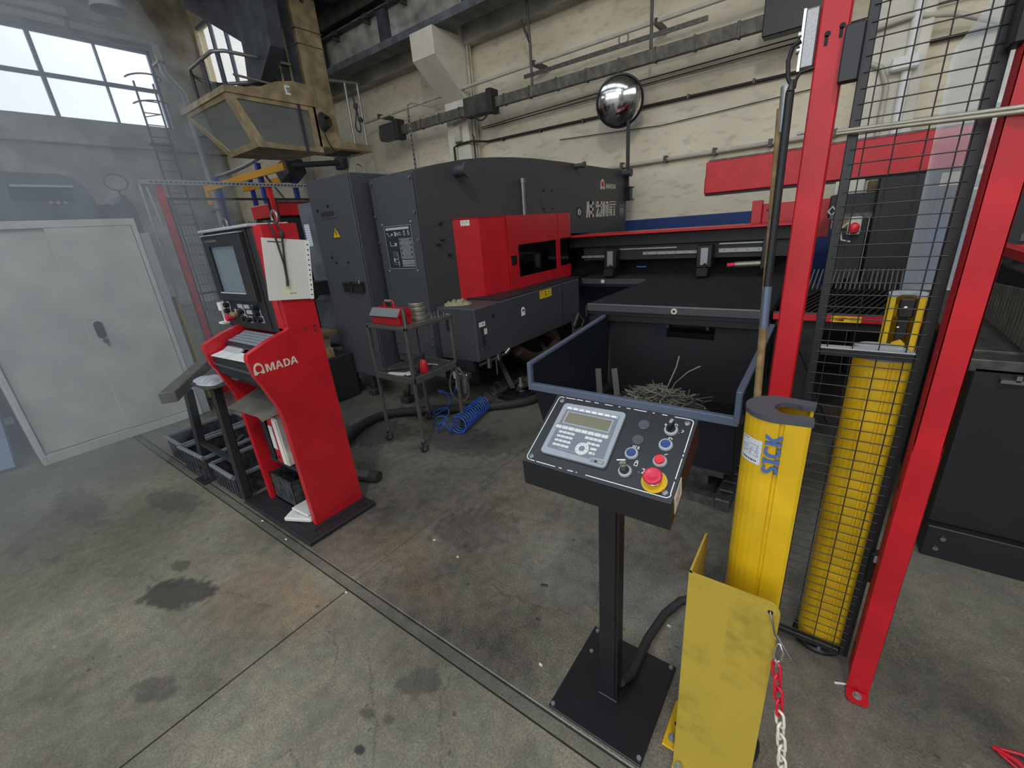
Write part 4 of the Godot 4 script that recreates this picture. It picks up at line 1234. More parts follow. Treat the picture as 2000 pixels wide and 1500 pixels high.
func press() -> void:
	var K: Material = M.press_black
	# electrical cabinet to the left of the press
	var t := thing("electrical_cabinet", "tall charcoal electrical cabinet with a yellow warning triangle, left of the punch press", "electrical cabinet", Vector3(-4.0, 0, -3.0))
	part("body", Sh.new().bb(Vector3(-4.36, 0.24, -3.9), Vector3(-3.66, 2.23, -2.62), 0.006), K, t)
	part("door", Sh.new().bb(Vector3(-4.35, 0.26, -2.62), Vector3(-3.665, 2.222, -2.6), 0.004), K, t)
	var tri := Sh.new().prism([Vector2(-4.066, 1.683), Vector2(-3.936, 1.687), Vector2(-4.003, 1.79)], Vector3(0, 0, -2.6), Vector3(1, 0, 0), Vector3(0, 1, 0), Vector3(0, 0, 0.002))
	var tp := part("warning_triangle", tri, M.yellow, t, "yellow high voltage triangle")
	var rim := Sh.new()
	for e: Array in [[-4.066, 1.683, -3.936, 1.687], [-3.936, 1.687, -4.003, 1.79], [-4.003, 1.79, -4.066, 1.683]]:
		rim.bar(Vector3(e[0], e[1], -2.5975), Vector3(e[2], e[3], -2.5975), 0.007, 0.002, Vector3(0, 0, 1))
	rim.bar(Vector3(-3.995, 1.763, -2.5975), Vector3(-4.012, 1.727, -2.5975), 0.009, 0.002, Vector3(0, 0, 1))
	rim.bar(Vector3(-4.012, 1.727, -2.5975), Vector3(-3.992, 1.73, -2.5975), 0.008, 0.002, Vector3(0, 0, 1))
	rim.bar(Vector3(-3.992, 1.73, -2.5975), Vector3(-4.008, 1.698, -2.5975), 0.008, 0.002, Vector3(0, 0, 1))
	part("bolt_symbol", rim, M.cable, tp)
	for k in 2:
		var x0 := -4.02 + 0.165 * k
		var lk := Sh.new().bb(Vector3(x0, 1.16, -2.6), Vector3(x0 + 0.145, 1.245, -2.56), 0.008).bb(Vector3(x0 + 0.01, 1.235, -2.6), Vector3(x0 + 0.14, 1.262, -2.545), 0.006)
		part("door_latch", lk, M.satin_black, t)
	part("handle_tip", Sh.new().bb(Vector3(-3.72, 1.245, -2.56), Vector3(-3.695, 1.28, -2.54), 0.004), M.chrome, t)
	for p: Array in [[-4.24, 1.95], [-4.05, 1.98], [-4.1, 1.45], [-3.9, 1.45], [-4.16, 1.5]]:
		part("screw", Sh.new().cyl(Vector3(p[0], p[1], -2.6), Vector3(p[0], p[1], -2.59), 0.012, -1, 8), M.satin_black, t)
	part("name_relief", Sh.new().bb(Vector3(-4.19, 1.89, -2.6), Vector3(-3.98, 1.93, -2.597)).bb(Vector3(-4.19, 1.865, -2.6), Vector3(-3.95, 1.87, -2.597)), M.press_dark, t)
	var br := Sh.new().bb(Vector3(-4.6, 1.13, -2.62), Vector3(-4.36, 1.27, -2.4), 0.004)
	part("junction_box", br, M.satin_black, t)
	part("box_edge", Sh.new().bb(Vector3(-4.62, 1.115, -2.4), Vector3(-4.36, 1.13, -2.385)).bb(Vector3(-4.62, 1.27, -2.4), Vector3(-4.4, 1.28, -2.385)), M.pale_grey, t)
	var rib := Sh.new()
	for k in 14:
		rib.bb(Vector3(-4.72 + 0.025 * k, 0.55, -2.66), Vector3(-4.707 + 0.025 * k, 1.05, -2.63))
	rib.bb(Vector3(-4.73, 0.54, -2.7), Vector3(-4.37, 1.06, -2.66))
	part("vent_panel", rib, M.runway_grey, t, "grey ribbed vent panel")
	for x: float in [-4.0, -4.3]:
		part("foot", Sh.new().cyl(Vector3(x, 0.06, -2.68), Vector3(x, 0.26, -2.68), 0.02).cyl(Vector3(x, 0.11, -2.68), Vector3(x, 0.13, -2.68), 0.035).bb(Vector3(x - 0.055, 0, -2.735), Vector3(x + 0.055, 0.07, -2.625), 0.012), M.rubber, t)
	part("cable_tray", Sh.new().bb(Vector3(-4.36, 0.24, -3.95), Vector3(-3.66, 0.3, -3.9)), M.press_dark, t)
	sticker("grid_sheet", grid_sheet(), Vector3(-4.66, 1.625, -2.66), Vector3(0.1, 0, 0), Vector3(0, 0.22, 0), t, "white grid sheet")
	part("sheet_bracket", Sh.new().bb(Vector3(-4.7, 1.05, -2.69), Vector3(-4.36, 2.05, -2.662)), M.runway_grey, t)

	# the press itself
	t = thing("punch_press", "large charcoal turret punch press with an arched frame and a red turret cover", "machine", Vector3(-3.3, 0, -5.0))
	var poly := []
	for p: Array in [[-2.79, 0.42], [-2.79, 2.165], [-2.92, 2.196], [-3.06, 2.227], [-3.41, 2.286], [-3.65, 2.316], [-3.89, 2.339], [-4.25, 2.364], [-4.66, 2.381], [-5.38, 2.387], [-6.28, 2.383], [-7.5, 2.379], [-7.5, 1.41], [-7.0, 1.435], [-5.6, 1.51], [-4.95, 1.52], [-4.95, 0.93], [-7.3, 0.92], [-7.3, 0.1], [-3.9, 0.1], [-3.5, 0.42]]:
		poly.append(Vector2(p[0], p[1]))
	part("frame", Sh.new().prism(poly, Vector3(-3.0, 0, 0), Vector3(0, 0, 1), Vector3(0, 1, 0), Vector3(-0.6, 0, 0)), K, t)
	part("front_panel", Sh.new().bb(Vector3(-3.59, 0.5, -2.79), Vector3(-3.012, 2.15, -2.772), 0.003), K, t)
	part("base_box", Sh.new().bb(Vector3(-2.998, 0.5, -4.82), Vector3(-2.52, 0.998, -2.828), 0.01), K, t)
	part("base_cover", Sh.new().bb(Vector3(-2.99, 0.998, -4.9), Vector3(-2.54, 1.012, -3.25), 0.004), M.press_dark, t)
	part("cover_liner", Sh.new().bb(Vector3(-3.0, 1.01, -5.24), Vector3(-2.985, 1.75, -3.3)), M.deep_black, t)
	part("throat_body", Sh.new().bb(Vector3(-3.55, 0.95, -5.75), Vector3(-3.05, 1.5, -4.95)), M.deep_black, t)
	part("base_seam", Sh.new().bb(Vector3(-2.522, 0.51, -4.4), Vector3(-2.518, 0.99, -4.392)), M.deep_black, t)
	part("under_body", Sh.new().bb(Vector3(-3.5, 0.04, -7.0), Vector3(-2.98, 0.5, -3.3), 0.02), M.deep_black, t)
	part("right_body", Sh.new().bb(Vector3(-3.0, 0.25, -7.2), Vector3(-2.75, 0.86, -5.2), 0.01), M.press_dark, t)
	# turret cover
	var R: Material = M.red
	var cov := Sh.new()
	var A := Vector2(-3.0, -3.2)
	var B := Vector2(-2.86, -3.42)
	var C := Vector2(-2.8, -3.77)
	for e: Array in [[A, B], [B, C]]:
		var p: Vector2 = e[0]
		var q: Vector2 = e[1]
		var nn := Vector3(-(q.y - p.y), 0, q.x - p.x).normalized() * -1.0
		if nn.x < 0:
			nn = -nn
		cov.quad(Vector3(p.x, 1.0, p.y), Vector3(q.x, 1.0, q.y), Vector3(q.x, 1.765, q.y), Vector3(p.x, 1.765, p.y), nn)
		cov.quad(Vector3(p.x, 1.0, p.y) - nn * 0.01, Vector3(q.x, 1.0, q.y) - nn * 0.01, Vector3(q.x, 1.765, q.y) - nn * 0.01, Vector3(p.x, 1.765, p.y) - nn * 0.01, -nn)
	var plan := [A, B, C, Vector2(-2.8, -5.1), Vector2(-2.82, -5.17), Vector2(-2.87, -5.22), Vector2(-2.94, -5.25), Vector2(-3.0, -5.25)]
	cov.prism(plan, Vector3(0, 1.755, 0), Vector3(1, 0, 0), Vector3(0, 0, 1), Vector3(0, 0.012, 0))
	cov.prism(plan, Vector3(0, 0.99, 0), Vector3(1, 0, 0), Vector3(0, 0, 1), Vector3(0, 0.012, 0))
	var cover := part("turret_cover", cov, R, t, "red sheet-metal turret cover")
	var door := Sh.new()
	# door with its window, z -3.78 .. -4.8
	for r: Array in [[-3.785, -3.96, 1.0, 1.76], [-4.78, -4.815, 1.0, 1.76], [-3.96, -4.78, 1.468, 1.76], [-3.96, -4.78, 1.0, 1.128]]:
		door.bb(Vector3(-2.812, r[2], r[1]), Vector3(-2.79, r[3], r[0]))
	var d1 := part("cover_door", door, R, t, "red sliding door with a dark window")
	part("window", Sh.new().bb(Vector3(-2.806, 1.128, -4.78), Vector3(-2.80, 1.468, -3.96)), M.tinted_glass, d1, "smoked window")
	part("handle_recess", Sh.new().bb(Vector3(-2.79, 1.272, -3.905), Vector3(-2.786, 1.365, -3.815)).bb(Vector3(-2.786, 1.272, -3.905), Vector3(-2.779, 1.28, -3.815)).bb(Vector3(-2.786, 1.357, -3.905), Vector3(-2.779, 1.365, -3.815)).bb(Vector3(-2.786, 1.272, -3.905), Vector3(-2.779, 1.365, -3.898)).bb(Vector3(-2.786, 1.272, -3.822), Vector3(-2.779, 1.365, -3.815)), M.black, d1)
	var d2s := Sh.new()
	for r: Array in [[-4.825, -4.865, 1.0, 1.765], [-4.865, -5.1, 1.475, 1.765], [-4.865, -5.1, 1.0, 1.148]]:
		d2s.bb(Vector3(-2.812, r[2], r[1]), Vector3(-2.79, r[3], r[0]))
	var ends := [Vector2(-2.79, -5.1), Vector2(-2.81, -5.175), Vector2(-2.865, -5.23), Vector2(-2.94, -5.26), Vector2(-3.0, -5.26)]
	for k in 4:
		var p: Vector2 = ends[k]
		var q: Vector2 = ends[k + 1]
		for yr: Array in [[1.0, 1.148], [1.475, 1.765]]:
			d2s.quad(Vector3(p.x, yr[0], p.y), Vector3(q.x, yr[0], q.y), Vector3(q.x, yr[1], q.y), Vector3(p.x, yr[1], p.y), Vector3(1, 0, -1))
	var d2 := part("cover_door", d2s, R, t)
	var w2 := Sh.new().bb(Vector3(-2.806, 1.148, -5.1), Vector3(-2.80, 1.475, -4.865))
	for k in 4:
		var p: Vector2 = ends[k]
		var q: Vector2 = ends[k + 1]
		w2.quad(Vector3(p.x, 1.148, p.y), Vector3(q.x, 1.148, q.y), Vector3(q.x, 1.475, q.y), Vector3(p.x, 1.475, p.y), Vector3(1, 0, -1))
	part("window", w2, M.tinted_glass, d2)
	var cl := blank(96, 64, c8(225, 222, 210))
	dashes(cl, Rect2i(8, 8, 80, 30), 3, c8(80, 78, 74), 0.8)
	dashes(cl, Rect2i(8, 46, 50, 10), 1, c8(80, 78, 74), 0.9)
	sticker("cover_label", cl, Vector3(-2.958, 1.698, -3.262), Vector3(0.0485, 0, -0.0762), Vector3(0, 0.05, 0), cover, "small white printed label")
	# things seen inside the window
	part("turret_inside", Sh.new().cyl(Vector3(-2.98, 1.2, -4.2), Vector3(-2.98, 1.35, -4.2), 0.12).bb(Vector3(-2.99, 1.34, -4.6), Vector3(-2.95, 1.38, -4.1)).bb(Vector3(-2.99, 1.13, -4.35), Vector3(-2.9, 1.17, -4.0)), M.rust, t)
	part("lubricator_tube", Sh.new().cyl(Vector3(-2.94, 1.765, -4.335), Vector3(-2.94, 2.1, -4.335), 0.026).cyl(Vector3(-2.94, 2.1, -4.335), Vector3(-2.94, 2.15, -4.335), 0.034), M.steel, t, "upright grey cylinder on the cover")


func grid_sheet() -> Image:
	var im := blank(64, 128, c8(222, 224, 228))
	for k in 9:
		im.fill_rect(Rect2i(0, k * 14 + 6, 64, 2), c8(90, 110, 170))
	for k in 5:
		im.fill_rect(Rect2i(k * 13 + 5, 0, 1, 128), c8(110, 120, 160))
	return im


func press_details() -> void:
	var t: Node3D = get_node("punch_press")
	org = t.position
	var ez := Vector3(0, 0, -1)
	var ey := Vector3(0, 1, 0)
	# lifting lugs
	for p: Array in [[-3.33, 2.18, 0.05], [-5.69, 2.35, 0.03], [-7.33, 2.33, 0.045]]:
		var lg := Sh.new()
		lg.cyl(Vector3(-3.0, p[1], p[0]), Vector3(-2.86, p[1], p[0]), p[2])
		lg.cyl(Vector3(-2.87, p[1], p[0]), Vector3(-2.845, p[1], p[0]), p[2] * 1.35)
		part("lifting_lug", lg, K_(), t)
	part("access_plate", Sh.new().cyl(Vector3(-3.0, 1.94, -4.96), Vector3(-2.995, 1.94, -4.96), 0.17, -1, 28), K_(), t)
	for k in 4:
		var a := TAU * (k + 0.5) / 4.0
		part("screw", Sh.new().cyl(Vector3(-2.995, 1.94 + 0.145 * sin(a), -4.96 + 0.145 * cos(a)), Vector3(-2.985, 1.94 + 0.145 * sin(a), -4.96 + 0.145 * cos(a)), 0.012, -1, 8), M.black, t)
	# bolts
	for p: Array in [[-3.556, 2.12], [-3.03, 2.12], [-3.57, 1.84], [-3.03, 1.845], [-3.57, 1.607], [-3.03, 1.61], [-3.56, 0.62], [-3.03, 0.72], [-3.03, 0.64]]:
		part("bolt", Sh.new().cyl(Vector3(p[0], p[1], -2.772), Vector3(p[0], p[1], -2.757), 0.014, -1, 8), M.steel, t)
	for p: Array in [[-3.02, 1.74], [-3.02, 1.60], [-2.97, 1.565], [-3.1, 1.46], [-2.93, 0.97]]:
		part("bolt", Sh.new().cyl(Vector3(-3.0, p[1], p[0]), Vector3(-2.97, p[1], p[0]), 0.02, -1, 8).cyl(Vector3(-2.97, p[1], p[0]), Vector3(-2.955, p[1], p[0]), 0.011, -1, 8), M.dull_steel, t)
	part("vent_slot", Sh.new().bb(Vector3(-3.09, 0.82, -2.772), Vector3(-3.065, 0.98, -2.769), 0.001), M.deep_black, t)
	# data plate on the front panel: dark plate with pale circuit print
	var im := blank(300, 310, c8(34, 36, 42))
	var P := c8(176, 180, 186)
	for e: Array in [[4, 4, 292, 3], [4, 303, 292, 3], [4, 4, 3, 302], [293, 4, 3, 302], [22, 16, 250, 16]]:
		im.fill_rect(Rect2i(e[0], e[1], e[2], e[3]), P)
	for e: Array in [[20, 52, 22, 4], [40, 52, 4, 22], [40, 70, 30, 4], [74, 56, 18, 14], [112, 46, 16, 30], [128, 60, 36, 4], [140, 50, 5, 26], [156, 50, 26, 4], [156, 66, 30, 4], [210, 42, 14, 10], [206, 58, 24, 5], [206, 70, 22, 4], [254, 42, 14, 10], [250, 58, 26, 5], [250, 70, 24, 4], [50, 110, 5, 34], [50, 140, 70, 4], [98, 122, 22, 20], [60, 184, 50, 2], [60, 198, 50, 2], [60, 212, 50, 2], [112, 186, 4, 60], [62, 228, 16, 26], [84, 234, 22, 6], [62, 258, 50, 2], [62, 272, 50, 2], [112, 250, 6, 40]]:
		im.fill_rect(Rect2i(e[0], e[1], e[2], e[3]), P)
	im.fill_rect(Rect2i(150, 92, 136, 146), c8(120, 124, 130))
	dashes(im, Rect2i(154, 96, 128, 138), 22, c8(60, 62, 70), 0.7)
	for k in 4:
		im.fill_rect(Rect2i(152 + 2 * k, 104 + 34 * k, 16, 12), c8(40, 42, 48))
		im.fill_rect(Rect2i(262, 100 + 34 * k, 18, 12), c8(40, 42, 48))
	im.fill_rect(Rect2i(152, 246, 134, 6), P)
	im.fill_rect(Rect2i(152, 254, 134, 26), c8(110, 114, 120))
	dashes(im, Rect2i(156, 256, 120, 22), 4, c8(190, 192, 196), 0.6)
	im.fill_rect(Rect2i(152, 284, 134, 6), P)
	sticker("data_plate", im, Vector3(-3.492, 1.357, -2.772), Vector3(0.386, 0, 0), Vector3(0, 0.394, 0), t, "dark data plate with pale circuit diagrams")
	for p: Array in [[-3.5, 1.765], [-3.1, 1.77], [-3.5, 1.343], [-3.1, 1.345]]:
		part("plate_screw", Sh.new().cyl(Vector3(p[0], p[1], -2.772), Vector3(p[0], p[1], -2.765), 0.008, -1, 6), M.pale_grey, t)
	# model name, maker's mark, roundels
	var gl := {
		"A": [[[0, 0], [0.34, 0], [0.56, 1], [0.26, 1]], [[0.66, 0], [1, 0], [0.74, 1], [0.44, 1]], [[0.28, 0.16], [0.72, 0.16], [0.68, 0.34], [0.32, 0.34]]],
		"E": [[[0, 0], [0.45, 0], [0.45, 1], [0, 1]], [[0, 0.8], [1, 0.8], [1, 1], [0, 1]], [[0, 0.42], [0.92, 0.42], [0.92, 0.6], [0, 0.6]], [[0, 0], [1, 0], [1, 0.2], [0, 0.2]]],
		"2": [[[0, 0.62], [0.4, 0.62], [0.4, 0.9], [0, 0.9]], [[0, 0.8], [0.15, 1], [0.85, 1], [1, 0.8]], [[0.6, 0.52], [1, 0.58], [1, 0.84], [0.6, 0.84]], [[0, 0.15], [0.42, 0.15], [1, 0.6], [0.62, 0.6]], [[0, 0], [1, 0], [1, 0.2], [0, 0.2]]],
		"5": [[[0, 0.8], [0.96, 0.8], [0.96, 1], [0, 1]], [[0, 0.46], [0.4, 0.46], [0.4, 1], [0, 1]], [[0, 0.48], [1, 0.48], [0.85, 0.66], [0, 0.66]], [[0.6, 0.12], [1, 0.12], [1, 0.54], [0.6, 0.54]], [[0.15, 0], [0.85, 0], [1, 0.18], [0, 0.18]], [[0, 0.1], [0.4, 0.1], [0.4, 0.32], [0, 0.32]]],
		"1": [[[0.3, 0], [0.85, 0], [0.85, 1], [0.45, 1], [0.3, 0.8]], [[0.0, 0.68], [0.4, 0.72], [0.4, 0.9], [0.0, 0.8]]],
		"0": [[[0, 0.14], [0.38, 0.14], [0.38, 0.86], [0, 0.86]], [[0.62, 0.14], [1, 0.14], [1, 0.86], [0.62, 0.86]], [[0, 0.8], [1, 0.8], [0.82, 1], [0.18, 1]], [[0.18, 0], [0.82, 0], [1, 0.2], [0, 0.2]]],
	}
	for e: Array in [["A", -6.01, 0.13], ["E", -6.15, 0.105], ["2", -6.335, 0.105], ["5", -6.45, 0.105], ["1", -6.55, 0.105], ["0", -6.675, 0.11]]:
		var gs := Sh.new()
		for poly: Array in gl[e[0]]:
			var pp := []
			for q: Array in poly:
				pp.append(Vector2(q[0] * e[2], q[1] * 0.215))
			gs.prism(pp, Vector3(-3.0, 1.7, e[1]), ez, ey, Vector3(0.003, 0, 0))
		part("model_letter", gs, M.cream_print, t)
	var nt := Sh.new()
	for k in 6:
		var y := 1.915 - 0.036 * k
		var hh: float = [0.012, 0.017, 0.023, 0.028, 0.032, 0.034][k]
		for e: Array in ([[0.0, 0.022], [0.03, 0.075], [0.085, 0.19]] if k < 2 else [[0.0, 0.022], [0.03, 0.075], [0.12, 0.155]] if k < 5 else [[0.0, 0.022], [0.055, 0.08], [0.12, 0.155]]):
			nt.bb(Vector3(-3.0, y - hh, -6.82 - e[1] * 1.35), Vector3(-2.997, y, -6.82 - e[0] * 1.35))
	part("striped_letters", nt, M.cream_print, t)
	logo(Vector3(-3.0, 2.083, -6.49), ez, ey, 0.155, 0.142, M.cream_print, M.post_red, t, 0.193, 0.37, 0.067, 0.015)
	for p: Array in [[-5.79, 1.775, 0.075], [-7.31, 1.785, 0.085]]:
		var rd := Sh.new().lathe([Vector2(p[2] * 0.82, 0.0), Vector2(p[2] * 0.82, 0.003), Vector2(p[2], 0.003), Vector2(p[2], 0.0)], Vector3(-3.0, p[1], p[0]), Basis(Vector3(0, 0, 1), Vector3(1, 0, 0), Vector3(0, 1, 0)), 24)
		var rp := part("roundel", rd, M.membrane if p[2] > 0.08 else M.press_dark, t)
		if p[2] > 0.08:
			part("roundel_mark", Sh.new().bb(Vector3(-3.0, 1.75, -7.33), Vector3(-2.997, 1.83, -7.29)), M.blue_print, rp)
			part("roundel_wings", Sh.new().tube([Vector3(-2.998, 1.81, -7.345), Vector3(-2.998, 1.76, -7.35), Vector3(-2.998, 1.735, -7.33)], 0.006, 5).tube([Vector3(-2.998, 1.81, -7.275), Vector3(-2.998, 1.76, -7.27), Vector3(-2.998, 1.735, -7.29)], 0.006, 5), M.pale_grey, rp)
		else:
			part("roundel_mark", Sh.new().tube([Vector3(-2.998, 1.80, -5.77), Vector3(-2.998, 1.815, -5.8), Vector3(-2.998, 1.78, -5.835), Vector3(-2.998, 1.74, -5.8), Vector3(-2.998, 1.75, -5.76)], 0.009, 5, true), M.cream_print, rp)
			part("roundel_dot", Sh.new().bb(Vector3(-3.0, 1.79, -5.775), Vector3(-2.996, 1.805, -5.76)).bb(Vector3(-3.0, 1.725, -5.8), Vector3(-2.996, 1.735, -5.785)), M.estop_red, rp)
	# labels on the base box
	var yl := blank(128, 110, c8(232, 190, 24))
	dashes(yl, Rect2i(8, 10, 34, 90), 6, c8(40, 34, 10), 0.8)
	dashes(yl, Rect2i(88, 10, 32, 90), 8, c8(40, 34, 10), 0.8)
	for e: Array in [[52, 20, 22, 10], [60, 36, 10, 40], [50, 60, 28, 8], [56, 82, 24, 10]]:
		yl.fill_rect(Rect2i(e[0], e[1], e[2], e[3]), c8(70, 54, 10))
	sticker("warning_label", yl, Vector3(-2.52, 0.899, -3.914), ez * 0.243, ey * 0.083, t, "yellow warning label")
	var wl := blank(64, 40, c8(228, 228, 224))
	wl.fill_rect(Rect2i(34, 8, 14, 20), c8(50, 50, 54))
	wl.fill_rect(Rect2i(38, 12, 6, 10), c8(228, 228, 224))
	dashes(wl, Rect2i(8, 10, 20, 18), 2, c8(120, 120, 124), 0.7)
	sticker("white_label", wl, Vector3(-2.52, 0.822, -2.877), ez * 0.086, ey * 0.042, t)
	var wl2 := blank(40, 60, c8(228, 228, 224))
	dashes(wl2, Rect2i(14, 10, 14, 40), 4, c8(100, 100, 104), 0.5)
	sticker("white_label", wl2, Vector3(-2.52, 0.742, -2.925), ez * 0.055, ey * 0.053, t)
	var wl3 := blank(80, 50, c8(228, 228, 224))
	dashes(wl3, Rect2i(6, 6, 24, 36), 3, c8(90, 90, 94), 0.6)
	dashes(wl3, Rect2i(34, 26, 40, 16), 1, c8(70, 70, 74), 0.9)
	sticker("white_label", wl3, Vector3(-2.903, 0.9, -2.828), Vector3(0.075, 0, 0), ey * 0.04, t)
	var arch := []
	for q: Array in [[0, 0], [0.066, 0], [0.066, 0.06], [0.058, 0.078], [0.033, 0.09], [0.008, 0.078], [0, 0.06]]:
		arch.append(Vector2(q[0], q[1]))
	var ar := part("arch_label", Sh.new().prism(arch, Vector3(-2.52, 0.79, -3.55), ez, ey, Vector3(0.002, 0, 0)), M.white, t, "white arched label")
	part("label_print", Sh.new().bb(Vector3(-2.518, 0.832, -3.605), Vector3(-2.5172, 0.852, -3.57)).bb(Vector3(-2.518, 0.81, -3.6), Vector3(-2.5172, 0.822, -3.594)), M.cable, ar)
	part("sight_gauge", Sh.new().cyl(Vector3(-2.515, 0.81, -2.913), Vector3(-2.515, 0.64, -2.92), 0.011).tube([Vector3(-2.515, 0.64, -2.92), Vector3(-2.50, 0.62, -2.925), Vector3(-2.515, 0.61, -2.91)], 0.007, 6), M.satin_black, t)
	part("knockout", Sh.new().bb(Vector3(-2.885, 0.775, -2.83), Vector3(-2.848, 0.88, -2.824), 0.002).cyl(Vector3(-2.522, 0.886, -3.09), Vector3(-2.516, 0.886, -3.09), 0.02), M.deep_black, t)
	for p: Array in [[-3.62, 0.84], [-3.7, 0.865], [-3.85, 0.88], [-4.1, 0.93], [-3.62, 0.66], [-3.72, 0.67], [-3.78, 0.72], [-4.0, 0.75], [-3.3, 0.94]]:
		part("screw", Sh.new().cyl(Vector3(-2.52, 0.085 + 0.927 * p[1], 0.927 * p[0]), Vector3(-2.513, 0.085 + 0.927 * p[1], 0.927 * p[0]), 0.008, -1, 6), M.dull_steel, t)
	# under the base: air unit, bent duct, levelling pad and feet
	var duct := []
	for p: Array in [[0.42, -3.55], [0.33, -3.68], [0.255, -3.82], [0.22, -3.96], [0.21, -4.1], [0.235, -4.24], [0.29, -4.33], [0.36, -4.34], [0.43, -4.28], [0.48, -4.18]]:
		duct.append(Vector3(-2.6, p[0], p[1]))
	part("exhaust_pipe", Sh.new().tube(duct, 0.062, 12), M.rust, t, "rusty bent exhaust pipe")
	part("pipe_housing", Sh.new().cyl(Vector3(-2.95, 0.36, -4.0), Vector3(-2.68, 0.36, -4.0), 0.24, -1, 24), M.deep_black, t)
	part("air_filter", Sh.new().cyl(Vector3(-2.66, 0.22, -2.76), Vector3(-2.66, 0.36, -2.76), 0.04).cyl(Vector3(-2.66, 0.16, -2.76), Vector3(-2.66, 0.22, -2.76), 0.026, 0.04).bb(Vector3(-2.72, 0.35, -2.8), Vector3(-2.6, 0.41, -2.72), 0.01), M.steel, t, "air filter unit")
	part("air_valve", Sh.new().bb(Vector3(-2.8, 0.33, -2.78), Vector3(-2.74, 0.42, -2.74), 0.01).cyl(Vector3(-2.77, 0.22, -2.76), Vector3(-2.77, 0.33, -2.76), 0.013).cyl(Vector3(-2.81, 0.38, -2.76), Vector3(-2.7, 0.38, -2.76), 0.018), M.pale_grey, t)
	part("valve_knob", Sh.new().cyl(Vector3(-2.77, 0.42, -2.76), Vector3(-2.77, 0.46, -2.76), 0.026), M.rust, t)
	part("unit_bracket", Sh.new().bb(Vector3(-2.8, 0.4, -2.86), Vector3(-2.6, 0.52, -2.83)), M.press_dark, t)
	var ring := []
	for k in 22:
		var a := TAU * k / 22.0
		ring.append(Vector3(-2.71 + 0.115 * cos(a), 0.30 + 0.175 * sin(a), -2.72 + 0.02 * sin(2 * a)))
	part("air_hose_loop", Sh.new().tube(ring, 0.010, 7, true), M.trunking, t)
	part("fittings", Sh.new().cyl(Vector3(-2.56, 0.46, -2.88), Vector3(-2.54, 0.47, -3.3), 0.016).cyl(Vector3(-2.55, 0.4, -3.0), Vector3(-2.55, 0.5, -3.0), 0.026).cyl(Vector3(-2.54, 0.44, -3.14), Vector3(-2.54, 0.51, -3.14), 0.026).cyl(Vector3(-2.54, 0.47, -3.25), Vector3(-2.52, 0.51, -3.3), 0.022).cyl(Vector3(-2.54, 0.3, -3.1), Vector3(-2.54, 0.46, -3.1), 0.007), M.steel, t)
	part("limit_switch", Sh.new().cyl(Vector3(-2.50, 0.45, -4.63), Vector3(-2.46, 0.6, -4.68), 0.028).tube([Vector3(-2.46, 0.58, -4.69), Vector3(-2.41, 0.51, -4.72), Vector3(-2.43, 0.42, -4.69), Vector3(-2.5, 0.38, -4.63)], 0.008, 6).bb(Vector3(-2.52, 0.32, -4.65), Vector3(-2.49, 0.52, -4.61)), M.dull_steel, t)
	part("levelling_pad", Sh.new().bb(Vector3(-2.62, 0.0, -3.55), Vector3(-2.3, 0.06, -3.15), 0.01), M.black, t)
	part("levelling_plate", Sh.new().prism([Vector2(-2.56, -3.5), Vector2(-2.36, -3.42), Vector2(-2.42, -3.22)], Vector3(0, 0.1, 0), Vector3(1, 0, 0), Vector3(0, 0, 1), Vector3(0, 0.012, 0)), M.dull_steel, t)
	part("levelling_bolt", Sh.new().cyl(Vector3(-2.44, 0.06, -3.34), Vector3(-2.44, 0.2, -3.34), 0.016).cyl(Vector3(-2.44, 0.112, -3.34), Vector3(-2.44, 0.13, -3.34), 0.034, -1, 6).cyl(Vector3(-2.44, 0.06, -3.34), Vector3(-2.44, 0.07, -3.34), 0.04), M.galv, t)
	part("brace", Sh.new().bar(Vector3(-2.9, 0.45, -3.5), Vector3(-2.5, 0.09, -3.28), 0.05, 0.012), M.dull_steel, t)
	part("brace", Sh.new().bar(Vector3(-2.75, 0.38, -4.2), Vector3(-2.2, 0.06, -3.75), 0.05, 0.012), M.dull_steel, t)
	part("front_skirt", Sh.new().bb(Vector3(-3.58, 0.3, -3.0), Vector3(-3.1, 0.6, -2.9), 0.006).bb(Vector3(-3.6, 0.28, -2.86), Vector3(-3.2, 0.3, -2.8)), M.press_dark, t)
	part("foot", Sh.new().cyl(Vector3(-3.45, 0.06, -2.68), Vector3(-3.45, 0.45, -2.82), 0.02).cyl(Vector3(-3.45, 0.1, -2.68), Vector3(-3.45, 0.12, -2.68), 0.045).bb(Vector3(-3.51, 0, -2.74), Vector3(-3.39, 0.07, -2.62), 0.012).cyl(Vector3(-3.45, 0.28, -2.76), Vector3(-3.45, 0.42, -2.8), 0.06), M.rubber, t)
	# convex mirror on its pole
	t = thing("convex_mirror", "round convex traffic mirror on a dark pole at the far end of the press", "mirror", Vector3(-2.97, 1.9, -7.46))
	part("pole", Sh.new().bb(Vector3(-2.99, 1.95, -7.49), Vector3(-2.94, 3.25, -7.44), 0.008), M.satin_black, t)
	part("bracket", Sh.new().bb(Vector3(-3.0, 1.93, -7.56), Vector3(-2.91, 2.13, -7.44), 0.008).bb(Vector3(-3.0, 2.11, -7.58), Vector3(-2.89, 2.135, -7.43), 0.004).bb(Vector3(-3.0, 1.92, -7.58), Vector3(-2.89, 1.945, -7.43), 0.004), M.satin_black, t)
	var dirm := Vector3(0.42, -0.22, 0.88).normalized()
	var bx := dirm.cross(Vector3.UP).normalized()
	var bm := Basis(bx, dirm, bx.cross(dirm))
	var dome := []
	for k in 12:
		var a := 0.72 * k / 11.0
		dome.append(Vector2(0.34 * sin(a) / sin(0.72), 0.34 * (cos(a) - cos(0.72)) / sin(0.72)))
	dome.reverse()
	var mc := Vector3(-3.07, 3.36, -7.36)
